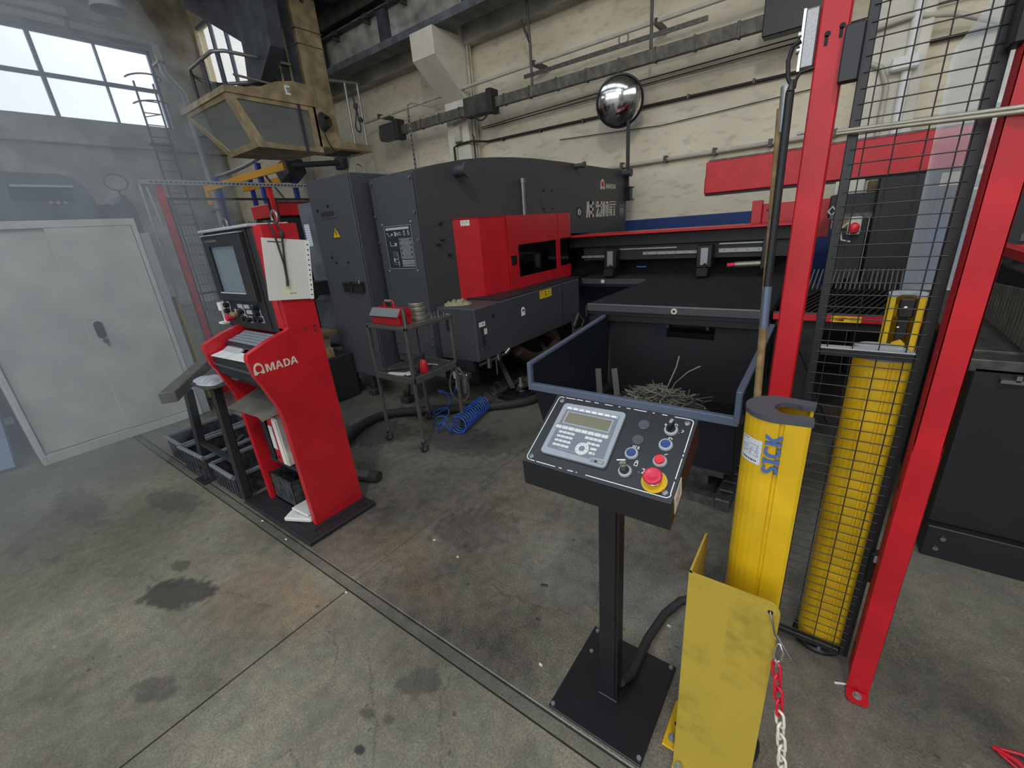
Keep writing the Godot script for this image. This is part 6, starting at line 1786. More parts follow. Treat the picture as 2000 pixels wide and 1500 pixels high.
	part("strap", Sh.new().tube([Vector3(-0.158, 2.06, -1.6), Vector3(-0.175, 2.05, -1.6), Vector3(-0.182, 2.02, -1.6), Vector3(-0.178, 1.98, -1.6), Vector3(-0.168, 1.96, -1.6)], 0.006, 6).tube([Vector3(-0.12, 1.99, -1.605), Vector3(-0.15, 1.985, -1.6), Vector3(-0.158, 1.97, -1.6), Vector3(-0.16, 1.95, -1.6)], 0.005, 6), M.black, t)
	for yy: float in [2.04, 2.075]:
		part("screw", Sh.new().cyl(Vector3(-0.166, yy, -1.61), Vector3(-0.158, yy, -1.61), 0.009), M.chrome, t)
	# tools hung on the strap
	t = thing("wooden_broomstick", "pale wooden broomstick standing behind the black pickup tool", "broomstick", Vector3(-0.13, 0, -1.6))
	part("stick", Sh.new().cyl(Vector3(-0.112, 0.0, -1.59), Vector3(-0.178, 1.9, -1.55), 0.012, -1, 10), M.wood, t)
	part("sleeve", Sh.new().cyl(Vector3(-0.168, 1.84, -1.548), Vector3(-0.1715, 1.95, -1.546), 0.0145, -1, 10), M.galv, t, "foil sleeve")
	t = thing("pickup_tool", "black-sleeved pickup rod with a silver grip hanging from the strap", "tool", Vector3(-0.155, 1.28, -1.52))
	part("shaft", Sh.new().cyl(Vector3(-0.153, 1.41, -1.5), Vector3(-0.161, 1.93, -1.53), 0.0105, -1, 12).cyl(Vector3(-0.161, 1.93, -1.53), Vector3(-0.16, 1.96, -1.54), 0.0105, 0.004, 12), M.black, t)
	part("grip", Sh.new().cyl(Vector3(-0.148, 1.30, -1.492), Vector3(-0.152, 1.425, -1.499), 0.0115, -1, 12), M.skip_rim, t, "silver blue grip")
	# clear plastic strip curtain
	t = thing("plastic_strip", "clear plastic strip with a cut corner hanging behind the near mesh panel", "plastic strip", Vector3(0.26, 0.95, -1.9))
	part("strip", Sh.new().prism([Vector2(0.192, 1.36), Vector2(0.182, 1.995), Vector2(0.186, 2.02), Vector2(0.23, 2.1), Vector2(0.32, 2.35), Vector2(0.36, 2.35), Vector2(0.36, 1.36)], Vector3(0, 0, -1.9), Vector3(1, 0, 0), Vector3(0, 1, 0), Vector3(0, 0, -0.003)), M.clear_plastic, t)
	part("hanger_rail", Sh.new().bb(Vector3(0.2, 2.34, -1.91), Vector3(0.5, 2.38, -1.88)), M.galv, t)


# outline of the light-curtain column, open towards +x: a round-backed channel with in-turned lips
func channel(r: float, t: float, lips := true) -> Array:
	var out := []
	for k in 15:
		var a := PI * 0.5 + PI * k / 14.0
		out.append(Vector2(r * cos(a), r * sin(a)))
	var s := []
	for p: Array in [[0.1, -1.0], [0.14, -0.93], [0.22, -0.93], [0.26, -1.0], [0.85, -0.98], [0.95, -0.9]]:
		s.append(Vector2(r * p[0], r * p[1]))
	out.append_array(s)
	if lips:
		out.append(Vector2(r * 0.95, -r * 0.55))
		out.append(Vector2(r * 0.95 - t, -r * 0.55))
		out.append(Vector2(r * 0.95 - t, -r * 0.86))
		for k in 13:
			var a := PI * 1.5 - PI * k / 12.0
			out.append(Vector2((r - t) * cos(a), (r - t) * sin(a)))
		out.append(Vector2(r * 0.95 - t, r * 0.86))
		out.append(Vector2(r * 0.95 - t, r * 0.55))
		out.append(Vector2(r * 0.95, r * 0.55))
	s.reverse()
	for p: Vector2 in s:
		out.append(Vector2(p.x, -p.y))
	return out


func light_column(label: String, x: float, z: float, h: float, turn: float, cap: Material, r := 0.07) -> Node3D:
	var t := thing("light_column", label, "sensor column", Vector3(x, 0, z), "yellow light-curtain columns")
	var ux := Vector3(cos(turn), 0, -sin(turn))
	var uz := Vector3(sin(turn), 0, cos(turn))
	var o := Vector3(x, 0.03, z)
	part("housing", Sh.new().prism(channel(r, 0.007), o, ux, uz, Vector3(0, h - 0.04, 0)), M.yellow, t)
	part("sensor_bar", Sh.new().box(o + ux * r * 0.35 + Vector3(0, h * 0.5 - 0.05, 0), Vector3(0.034, h - 0.14, 0.03), Basis(ux, Vector3.UP, uz), 0.004), M.satin_black, t, "black sensor bar")
	part("base_ring", Sh.new().lathe([Vector2(0, 0), Vector2(r * 1.22, 0), Vector2(r * 1.22, 0.012), Vector2(r * 1.1, 0.02), Vector2(0, 0.02)], Vector3(x, 0, z), Basis(), 24), M.black, t)
	for k in 3:
		var a := turn + 0.5 + TAU * k / 3.0
		part("base_bolt", Sh.new().cyl(Vector3(x + 1.05 * r * cos(a), 0.018, z - 1.05 * r * sin(a)), Vector3(x + 1.05 * r * cos(a), 0.034, z - 1.05 * r * sin(a)), 0.008, -1, 6), M.galv, t)
	# cap: follows the housing, with a crescent left open towards the channel
	var c := []
	for k in 19:
		var a := PI * 0.42 + PI * 1.16 * k / 18.0
		c.append(Vector2(r * 1.03 * cos(a), r * 1.03 * sin(a)))
	c.append(Vector2(r * 1.0, -r * 0.92))
	c.append(Vector2(r * 0.98, -r * 0.5))
	for k in 13:
		var a := -PI * 0.25 - PI * 1.5 * k / 12.0
		c.append(Vector2(r * 0.3 + r * 0.46 * cos(a), r * 0.52 * sin(a)))
	c.append(Vector2(r * 0.98, r * 0.5))
	c.append(Vector2(r * 1.0, r * 0.92))
	part("cap", Sh.new().prism(c, o + Vector3(0, h - 0.04, 0), ux, uz, Vector3(0, 0.012, 0)), cap, t, "grey end cap")
	return t


func light_columns() -> void:
	var t := light_column("yellow light-curtain column with blue lettering and a white label, nearest the camera", -0.055, -1.11, 1.2, 0.0, M.button_grey)
	var top := Vector3(-0.0535, 1.058, -1.0395)
	letters("maker_letters", "SICK", top, Vector3(0, 1, 0), Vector3(-1, 0, 0), 0.034, M.blue_print, t, 0.98, 0.007)
	var im := blank(80, 120, c8(206, 210, 214))
	dashes(im, Rect2i(8, 6, 24, 10), 1, c8(40, 44, 60), 1.0)
	dashes(im, Rect2i(8, 26, 64, 60), 8, c8(90, 94, 104), 0.75)
	dashes(im, Rect2i(8, 98, 60, 16), 1, c8(30, 30, 34), 0.95)
	var lm := StandardMaterial3D.new()
	lm.resource_name = "type_label"
	lm.albedo_texture = ImageTexture.create_from_image(im)
	lm.roughness = 0.45
	var ls := Sh.new()
	for k in 8:
		var a0 := deg_to_rad(155.0 - 6.0 * k)
		var a1 := deg_to_rad(155.0 - 6.0 * (k + 1))
		var n0 := Vector3(cos(a0), 0, sin(a0))
		var n1 := Vector3(cos(a1), 0, sin(a1))
		var cc := Vector3(-0.055, 1.072, -1.11)
		var up := Vector3(0, 0.064, 0)
		var u0 := k / 8.0
		var u1 := (k + 1) / 8.0
		ls.tri(cc + n0 * 0.071, cc + n1 * 0.071, cc + n1 * 0.071 + up, n0, n1, n1, Vector2(u0, 1), Vector2(u1, 1), Vector2(u1, 0))
		ls.tri(cc + n0 * 0.071, cc + n1 * 0.071 + up, cc + n0 * 0.071 + up, n0, n1, n0, Vector2(u0, 1), Vector2(u1, 0), Vector2(u0, 0))
	part("type_label", ls, lm, t, "white type label")
	t = light_column("yellow light-curtain column with a pale grey lid, close behind the near mesh panel", 0.16, -1.685, 1.2, 0.1, M.mid_grey)
	var lid := Sh.new().lathe([Vector2(0.0, 0.018), Vector2(0.05, 0.016), Vector2(0.068, 0.008), Vector2(0.07, 0.0), Vector2(0.0, 0.0)], Vector3(0.155, 1.205, -1.70), Basis.from_euler(Vector3(-0.12, 0, -0.06)), 22)
	part("lid", lid, M.pale_grey, t)
	t = light_column("yellow light-curtain column with its dark open channel facing the camera, behind the mesh", 0.315, -2.84, 1.2, -PI / 2 - 0.1, M.pale_grey, 0.072)
	part("channel_block", Sh.new().bb(Vector3(0.285, 1.09, -2.81), Vector3(0.345, 1.18, -2.775), 0.006).bb(Vector3(0.293, 0.98, -2.81), Vector3(0.337, 1.08, -2.785), 0.004), M.satin_black, t)
	part("lens", Sh.new().ball(Vector3(0.31, 1.14, -2.773), Vector3(0.01, 0.008, 0.006)).ball(Vector3(0.3, 1.04, -2.783), Vector3(0.008, 0.006, 0.005)), M.chrome, t)
	part("inner_wedge", Sh.new().prism([Vector2(-0.028, 0.0), Vector2(0.024, 0.0), Vector2(0.024, 0.03), Vector2(0.004, 0.05), Vector2(-0.028, 0.03)], Vector3(0.315, 0.93, -2.80), Vector3(1, 0, 0), Vector3(0, 1, 0), Vector3(0, 0, 0.02)), M.yellow, t)
	light_column("yellow light-curtain column far off beside the white cabinet, channel facing the camera", -5.86, -1.60, 1.22, 0.05, M.mid_grey)


func guard() -> void:
	var t := thing("guard_plate", "dirty yellow angled guard plate standing in front of the lettered column", "guard", Vector3(-0.09, 0, -1.0))
	var fp := [Vector2(-0.19, 0.004), Vector2(0.016, 0.004)]
	for k in 7:
		var a := PI * 0.5 * k / 6.0
		fp.append(Vector2(0.016 - 0.03 + 0.03 * cos(a), 0.78 - 0.03 + 0.03 * sin(a)))
	fp.append(Vector2(-0.19, 0.78))
	var G: Material = M.guard_yellow
	part("front_plate", Sh.new().prism(fp, Vector3(0, 0, -0.935), Vector3(1, 0, 0), Vector3(0, 1, 0), Vector3(0, 0, -0.005)), G, t)
	var sp := [Vector2(-0.94, 0.004), Vector2(-0.94, 0.78)]
	for k in 7:
		var a := PI * 0.5 - PI * 0.5 * k / 6.0
		sp.append(Vector2(-1.105 - 0.015 * cos(a), 0.765 + 0.015 * sin(a)))
	sp.append(Vector2(-1.12, 0.004))
	part("side_plate", Sh.new().prism(sp, Vector3(-0.19, 0, 0), Vector3(0, 0, 1), Vector3(0, 1, 0), Vector3(0.005, 0, 0)), G, t)
	part("bend", Sh.new().cyl(Vector3(-0.1855, 0.004, -0.9395), Vector3(-0.1855, 0.78, -0.9395), 0.0048, -1, 10), G, t)
	var flange := part("floor_flange", Sh.new().bb(Vector3(-0.236, 0.0, -1.13), Vector3(-0.185, 0.008, -0.965), 0.002), M.yellow, t)
	part("slot", Sh.new().cyl(Vector3(-0.212, 0.008, -1.05), Vector3(-0.212, 0.0085, -1.05), 0.007, -1, 12), M.deep_black, flange)
	for p: Array in [[-0.211, -0.998], [-0.205, -1.1], [-0.172, -0.925]]:
		part("bolt", Sh.new().cyl(Vector3(p[0], 0.008, p[1]), Vector3(p[0], 0.011, p[1]), 0.014, -1, 14).cyl(Vector3(p[0], 0.011, p[1]), Vector3(p[0], 0.02, p[1]), 0.0095, -1, 6).cyl(Vector3(p[0], 0.02, p[1]), Vector3(p[0], 0.03, p[1]), 0.005, -1, 8), M.galv, t)
	part("front_flange", Sh.new().bb(Vector3(-0.19, 0.0, -0.94), Vector3(0.016, 0.008, -0.9), 0.002), G, t)
	part("hole", Sh.new().cyl(Vector3(-0.004, 0.752, -0.935), Vector3(-0.004, 0.752, -0.9345), 0.006, -1, 14), M.deep_black, t)
	# wire hook in the plate's hole
	solo("wire_hook", Sh.new().tube([Vector3(-0.004, 0.752, -0.945), Vector3(-0.004, 0.754, -0.93), Vector3(0.004, 0.735, -0.924), Vector3(0.012, 0.705, -0.92), Vector3(0.026, 0.69, -0.918)], 0.0022, 6).tube([Vector3(0.016, 0.706, -0.92), Vector3(0.052, 0.672, -0.9), Vector3(0.03, 0.652, -0.902)], 0.0018, 6), M.steel, "bent steel wire hook threaded through the hole in the yellow guard plate", "hook")
	# plastic chain: red links above, white below
	var chain := thing("plastic_chain", "plastic chain of red and white links hanging from the yellow guard plate", "chain", Vector3(0.05, 0.1, -0.9))
	part("snap_clip", Sh.new().tube([Vector3(0.024, 0.69, -0.916), Vector3(0.034, 0.672, -0.912), Vector3(0.034, 0.648, -0.91), Vector3(0.024, 0.636, -0.91), Vector3(0.016, 0.65, -0.912), Vector3(0.018, 0.68, -0.915)], 0.003, 6, true).bb(Vector3(0.02, 0.626, -0.914), Vector3(0.03, 0.642, -0.904), 0.003), M.chrome, chain)
	var p := Vector3(0.024, 0.632, -0.908)
	var q := Vector3(0.095, 0.16, -0.86)
	var n := 15
	for k in n:
		var u := (k + 0.5) / n
		var c := p.lerp(q, u) + Vector3(0.008 * sin(3.0 * u), 0, 0.01 * sin(PI * u))
		var d := (q - p).normalized()
		var side := d.cross(Vector3(0, 0, 1)).normalized()
		if k % 2:
			side = d.cross(side).normalized()
		side = side.rotated(d, 0.5)
		var pts := []
		for j in 20:
			var a := TAU * j / 20.0
			pts.append(c + d * (0.012 * signf(sin(a)) + 0.0095 * sin(a)) + side * 0.0098 * cos(a))
		part("chain_link", Sh.new().tube(pts, 0.0034, 7, true), M.chain_red if k < 4 else M.chain_white, chain)


func pedestal() -> void:
	var t := thing("control_pedestal", "black operator pedestal with a sloping keypad panel on a square post and floor plate", "control panel", Vector3(-0.44, 0, -1.05))
	var base := Sh.new().bb(Vector3(-0.612, 0.0, -1.25), Vector3(-0.27, 0.01, -0.862), 0.002)
	var bp := part("base_plate", base, M.satin_black, t)
	for p: Array in [[-0.6, -0.875], [-0.282, -0.88], [-0.287, -1.235], [-0.592, -1.232], [-0.573, -1.135]]:
		part("bolt", Sh.new().cyl(Vector3(p[0], 0.01, p[1]), Vector3(p[0], 0.016, p[1]), 0.0075, -1, 10), M.galv, bp)
	part("post", Sh.new().bb(Vector3(-0.477, 0.01, -1.06), Vector3(-0.42, 0.93, -1.005), 0.003).bb(Vector3(-0.42, 0.01, -1.055), Vector3(-0.412, 0.9, -1.012)), M.satin_black, t)
	part("weld_bead", Sh.new().bb(Vector3(-0.482, 0.01, -1.065), Vector3(-0.407, 0.016, -1.0), 0.004), M.satin_black, t)
	var box := Sh.new()
	box.prism([Vector2(-0.91, 0.981), Vector2(-1.134, 1.115), Vector2(-1.15, 1.05), Vector2(-1.15, 1.03), Vector2(-0.915, 0.905)], Vector3(-0.679, 0, 0), Vector3(0, 0, 1), Vector3(0, 1, 0), Vector3(0.441, 0, 0))
	part("box", box, M.satin_black, t)
	var sl := blank(40, 80, c8(216, 212, 196))
	dashes(sl, Rect2i(6, 8, 28, 20), 3, c8(90, 88, 80), 0.6)
	sl.fill_rect(Rect2i(10, 34, 20, 14), c8(200, 120, 90))
	dashes(sl, Rect2i(6, 54, 28, 20), 3, c8(90, 88, 80), 0.6)
	sticker("side_label", sl, Vector3(-0.238, 0.935, -0.945), Vector3(0, 0.03, -0.055), Vector3(0, 0.055, 0.012), t, "white side label")
	# panel plate and everything on it, in panel millimetres
	var FL := Vector3(-0.68, 0.985, -0.91)
	var X := Vector3(1, 0, 0)
	var Y := Vector3(0, 0.135, -0.225).normalized()
	var N := X.cross(Y).normalized()
	var at := func(x: float, y: float, up := 0.0) -> Vector3: return FL + X * x * 0.001 + Y * y * 0.001 + N * up * 0.001
	var rect := func(x0: float, y0: float, x1: float, y1: float, h0: float, h1: float, bev := 0.0) -> Sh:
		return Sh.new().box(at.call((x0 + x1) / 2, (y0 + y1) / 2, (h0 + h1) / 2), Vector3(x1 - x0, y1 - y0, h1 - h0) * 0.001, Basis(X, Y, N), bev * 0.001)
	part("panel_plate", rect.call(0, 0, 442, 262, -2, 1.5, 0.8), M.satin_black, t)
	# printed white border, worn through in places
	var bd := Sh.new()
	var seg := func(x0: float, y0: float, x1: float, y1: float) -> void:
		var p: Vector3 = at.call(x0, y0, 1.6)
		var q: Vector3 = at.call(x1, y1, 1.6)
		bd.bar(p, q, 0.0022, 0.0002, N)
	var gaps := [[22, 253, 30, 253], [36, 253.5, 70, 254], [74, 254, 96, 254], [105, 254.5, 122, 254.5], [135, 255, 150, 255], [170, 255, 196, 255], [214, 255.5, 220, 255.5], [240, 256, 252, 256], [262, 256, 300, 256], [318, 256, 324, 256], [345, 256, 360, 256], [380, 256, 424, 256], [12, 244, 8, 24], [24, 10, 40, 10], [46, 10, 110, 10.5], [122, 11, 132, 11], [150, 11, 168, 11.5], [176, 12, 180, 12], [206, 12, 424, 14], [432, 246, 433, 150], [433, 145, 433, 138], [433, 132, 433, 70], [433, 62, 433, 26]]
	for g: Array in gaps:
		seg.call(g[0], g[1], g[2], g[3])
	for c: Array in [[22, 244, 90, 10], [22, 24, 180, -14], [422, 246, 0, 10], [423, 26, 270, 12]]:
		var last := Vector2.ZERO
		for k in 6:
			var a := deg_to_rad(c[2] + 18.0 * k)
			var r: float = absf(c[3])
			var q := Vector2(c[0] + r * cos(a), c[1] + r * sin(a))
			if k:
				seg.call(last.x, last.y, q.x, q.y)
			last = q
	part("printed_border", bd, M.white, t, "worn white printed border")
	for p: Array in [[27, 240], [22, 23], [417, 243], [419, 27]]:
		var sc := part("panel_screw", Sh.new().lathe([Vector2(0.0085, 0.0), Vector2(0.0085, 0.001), Vector2(0.0065, 0.0028), Vector2(0.0028, 0.0032), Vector2(0.0026, 0.0015), Vector2(0.0, 0.0015)], at.call(p[0], p[1], 1.5), Basis(X, N, -Y), 16), M.steel, t)
	# keypad terminal
	var ol := []
	var rr := 11.0
	for c: Array in [[57, 217, 90], [57, 52, 180], [242, 54, 270], [238, 222, 0]]:
		for k in 6:
			var a := deg_to_rad(c[2] + 18.0 * k)
			ol.append(Vector2((c[0] + rr * cos(a)) * 0.001, (c[1] + rr * sin(a)) * 0.001))
	var base_o: Vector3 = at.call(0, 0, 1.5)
	var hm := part("keypad_terminal", Sh.new().prism(ol, base_o, X, Y, N * 0.009), M.membrane_light, t, "grey keypad terminal")
	var fc := []
	for c: Array in [[62, 212], [60, 62]]:
		fc.append(Vector2(c[0] * 0.001, c[1] * 0.001))
	for p: Array in [[200, 58], [206, 66], [240, 68], [234, 218], [62, 214]]:
		fc.append(Vector2(p[0] * 0.001, p[1] * 0.001))
	part("keypad_face", Sh.new().prism(fc, at.call(0, 0, 10.5), X, Y, N * 0.0008), M.membrane, hm)
	part("display_bezel", rect.call(70, 152, 224, 200, 10.5, 12.2, 1.0), M.membrane_light, hm)
	part("display", rect.call(76, 157, 219, 195, 12.2, 12.6), M.lcd, hm, "greenish dark display")
	part("label_strip", rect.call(60, 206, 232, 216, 11.2, 11.6), M.pale_grey, hm)
	for k in 8:
		part("strip_mark", rect.call(64 + 21 * k, 208, 78 + 21 * k, 214, 11.6, 11.8), M.white, hm)
	part("function_key_strip", rect.call(54, 130, 232, 149, 11.2, 11.6), M.mid_grey, hm)
	for k in 8:
		var x0 := 56.0 + 21.6 * k
		part("function_key", rect.call(x0, 133, x0 + 20.0, 144, 11.2, 12.8, 1.0), M.key_white, hm)
	for k in 4:
		for j in 4:
			var x0 := 74.0 + 13.6 * j
			part("key", rect.call(x0, 118 - 15.2 * k, x0 + 12.6, 126 - 15.2 * k, 11.2, 12.6, 0.8), M.key_white, hm)
	for j in 4:
		part("key", rect.call(162.0 + 13.6 * j, 117, 174.5 + 13.6 * j, 126, 11.2, 12.6, 0.8), M.key_white, hm)
	for j in 3:
		part("key", rect.call(175.0 + 13.6 * j, 101, 187.5 + 13.6 * j, 109, 11.2, 12.6, 0.8), M.key_white, hm)
	part("key", rect.call(192, 86, 211, 94, 11.2, 12.6, 0.8), M.key_white, hm)
	part("key", rect.call(192, 72, 211, 80, 11.2, 12.6, 0.8), M.key_white, hm)
	part("nav_ring", Sh.new().lathe([Vector2(0.0095, 0.0), Vector2(0.0095, 0.0016), Vector2(0.02, 0.0016), Vector2(0.021, 0.0)], at.call(168, 83, 11.2), Basis(X, N, -Y), 24), M.key_white, hm)
	for k in 8:
		var a := TAU * k / 8.0
		part("nav_mark", rect.call(167 + 15.5 * cos(a), 82 + 15.5 * sin(a), 169 + 15.5 * cos(a), 84 + 15.5 * sin(a), 12.7, 13.0), M.cable, hm)
	part("red_dot", rect.call(203, 74.5, 207, 77.5, 12.6, 13.0), M.estop_red, hm)
	part("frame_line", rect.call(98, 66, 160, 67, 11.2, 11.5), M.pale_grey, hm)
	part("maker_plate", rect.call(206, 50, 246, 61, 10.5, 11.0), M.mid_grey, hm)
	part("maker_dot", Sh.new().cyl(at.call(222, 55.5, 11.0), at.call(222, 55.5, 11.4), 0.004, -1, 14), M.black, hm)
	part("maker_line", rect.call(229, 54, 241, 57, 11.0, 11.3), M.pale_grey, hm)
	# blanking discs, push buttons, switches
	for p: Array in [[307, 210], [307, 158]]:
		part("blanking_plug", Sh.new().lathe([Vector2(0.0165, 0.0), Vector2(0.0165, 0.002), Vector2(0.0145, 0.0035), Vector2(0.0, 0.0035)], at.call(p[0], p[1], 1.5), Basis(X, N, -Y), 24), M.button_grey, t)
	var ringed := func(x: float, y: float, top: Material, called: String, rise: float) -> void:
		var b := part(called, Sh.new().lathe([Vector2(0.0185, 0.0), Vector2(0.0185, 0.004), Vector2(0.0165, 0.0085), Vector2(0.0135, 0.0095), Vector2(0.0125, 0.008), Vector2(0.0, 0.008)], at.call(x, y, 1.5), Basis(X, N, -Y), 28, true), M.pale_grey, t)
		part("button_top", Sh.new().lathe([Vector2(0.0125, 0.0), Vector2(0.0125, rise), Vector2(0.011, rise + 0.0012), Vector2(0.0, rise + 0.0008)], at.call(x, y, 8.5), Basis(X, N, -Y), 24), top, b)
	ringed.call(383, 160, M.button_blue, "push_button", 0.003)
	ringed.call(305, 110, M.button_blue, "push_button", 0.003)
	ringed.call(383, 108, M.switch_red, "push_button", 0.008)
	for p: Array in [[383, 210], [306, 54]]:
		var b := part("key_switch", Sh.new().lathe([Vector2(0.0185, 0.0), Vector2(0.0185, 0.004), Vector2(0.0165, 0.0085), Vector2(0.0135, 0.0095), Vector2(0.0125, 0.008), Vector2(0.0, 0.008)], at.call(p[0], p[1], 1.5), Basis(X, N, -Y), 28, true), M.pale_grey, t)
		part("core", Sh.new().cyl(at.call(p[0], p[1], 9), at.call(p[0], p[1], 14), 0.0125, -1, 20), M.black, b)
		if p[0] > 350:
			part("knob", Sh.new().box(at.call(p[0] + 1, p[1] + 3, 24), Vector3(0.009, 0.026, 0.024), Basis(X, Y, N).rotated(N, -0.25), 0.003), M.black, b)
			part("knob_face", Sh.new().box(at.call(p[0] + 2, p[1] + 8, 36.5), Vector3(0.0085, 0.014, 0.002), Basis(X, Y, N).rotated(N, -0.25), 0.0008), M.galv, b)
		else:
			part("barrel", Sh.new().cyl(at.call(p[0] - 1, p[1], 14), at.call(p[0] - 2, p[1] + 4, 28), 0.009, 0.0075, 14), M.steel, b)
			part("key_bow", Sh.new().box(at.call(p[0] - 5, p[1] + 8, 38), Vector3(0.026, 0.004, 0.022), Basis(X, Y, N).rotated(N, 0.3), 0.0018), M.chrome, b)
	part("stop_disc", Sh.new().lathe([Vector2(0.0, 0.0), Vector2(0.0325, 0.0), Vector2(0.0325, 0.0012), Vector2(0.0, 0.0012)], at.call(386, 48, 1.5), Basis(X, N, -Y), 32), M.yellow, t, "yellow disc under the stop button")
	var es := part("emergency_stop", Sh.new().lathe([Vector2(0.0155, 0.0), Vector2(0.0155, 0.022), Vector2(0.0, 0.022)], at.call(386, 48, 2.7), Basis(X, N, -Y), 24), M.guard_yellow, t)
	part("collar_ring", Sh.new().lathe([Vector2(0.0155, 0.0), Vector2(0.0175, 0.001), Vector2(0.0175, 0.0025), Vector2(0.0155, 0.0035)], at.call(386, 48, 10), Basis(X, N, -Y), 24), M.chrome, es)
	part("mushroom", Sh.new().lathe([Vector2(0.0, 0.0), Vector2(0.02, 0.0), Vector2(0.0235, 0.003), Vector2(0.0245, 0.007), Vector2(0.0225, 0.0115), Vector2(0.019, 0.0135), Vector2(0.0175, 0.013), Vector2(0.014, 0.0135), Vector2(0.0125, 0.0125), Vector2(0.0, 0.0135)], at.call(386, 48, 24), Basis(X, N, -Y), 32, true), M.estop_red, es, "red mushroom head")
	# printed marks beside the switches
	var mk := Sh.new()
	for g: Array in [[362, 224, 364, 228], [364, 228, 367, 225], [362, 224, 366, 222], [396, 228, 393, 233], [393, 233, 388, 233], [388, 233, 387, 228], [404, 206, 405, 207], [410, 210, 414, 212], [414, 212, 414, 217], [410, 217, 414, 217], [382, 183, 388, 187], [388, 187, 394, 183], [386, 181, 386, 186], [392, 181, 392, 186], [388, 130, 391, 134], [391, 134, 396, 134], [322, 88, 330, 88], [322, 78, 330, 78], [322, 78, 322, 88], [330, 78, 330, 88], [323, 88, 324, 94], [329, 88, 328, 94], [324, 94, 328, 94], [340, 62, 341, 63], [346, 74, 352, 76], [352, 76, 353, 68], [353, 68, 348, 62], [348, 62, 360, 62], [360, 62, 362, 66]]:
		mk.bar(at.call(g[0], g[1], 1.65), at.call(g[2], g[3], 1.65), 0.0017, 0.0002, N)
	part("printed_marks", mk, M.white, t)
	part("tape_label", rect.call(288, 126, 330, 139, 1.5, 1.8), M.black, t)
	var tl := Sh.new()
	for g: Array in [[301, 128, 301, 138], [305, 128, 305, 138], [309, 126, 309, 139], [315, 128, 315, 138], [318, 128, 318, 137]]:
		tl.bar(at.call(g[0], g[1], 1.9), at.call(g[2], g[3], 1.9), 0.0016, 0.0002, N)
	part("tape_print", tl, M.white, t)
	# cable from the post into the floor by the guard
	solo("floor_cable", Sh.new().tube([Vector3(-0.415, 0.06, -1.05), Vector3(-0.40, 0.03, -1.12), Vector3(-0.40, 0.022, -1.3), Vector3(-0.38, 0.022, -1.45), Vector3(-0.34, 0.022, -1.56), Vector3(-0.27, 0.022, -1.62), Vector3(-0.18, 0.022, -1.6), Vector3(-0.12, 0.022, -1.5), Vector3(-0.1, 0.022, -1.25)], 0.018, 10), M.rubber, "thick black cable curving over the floor behind the control pedestal", "cable")


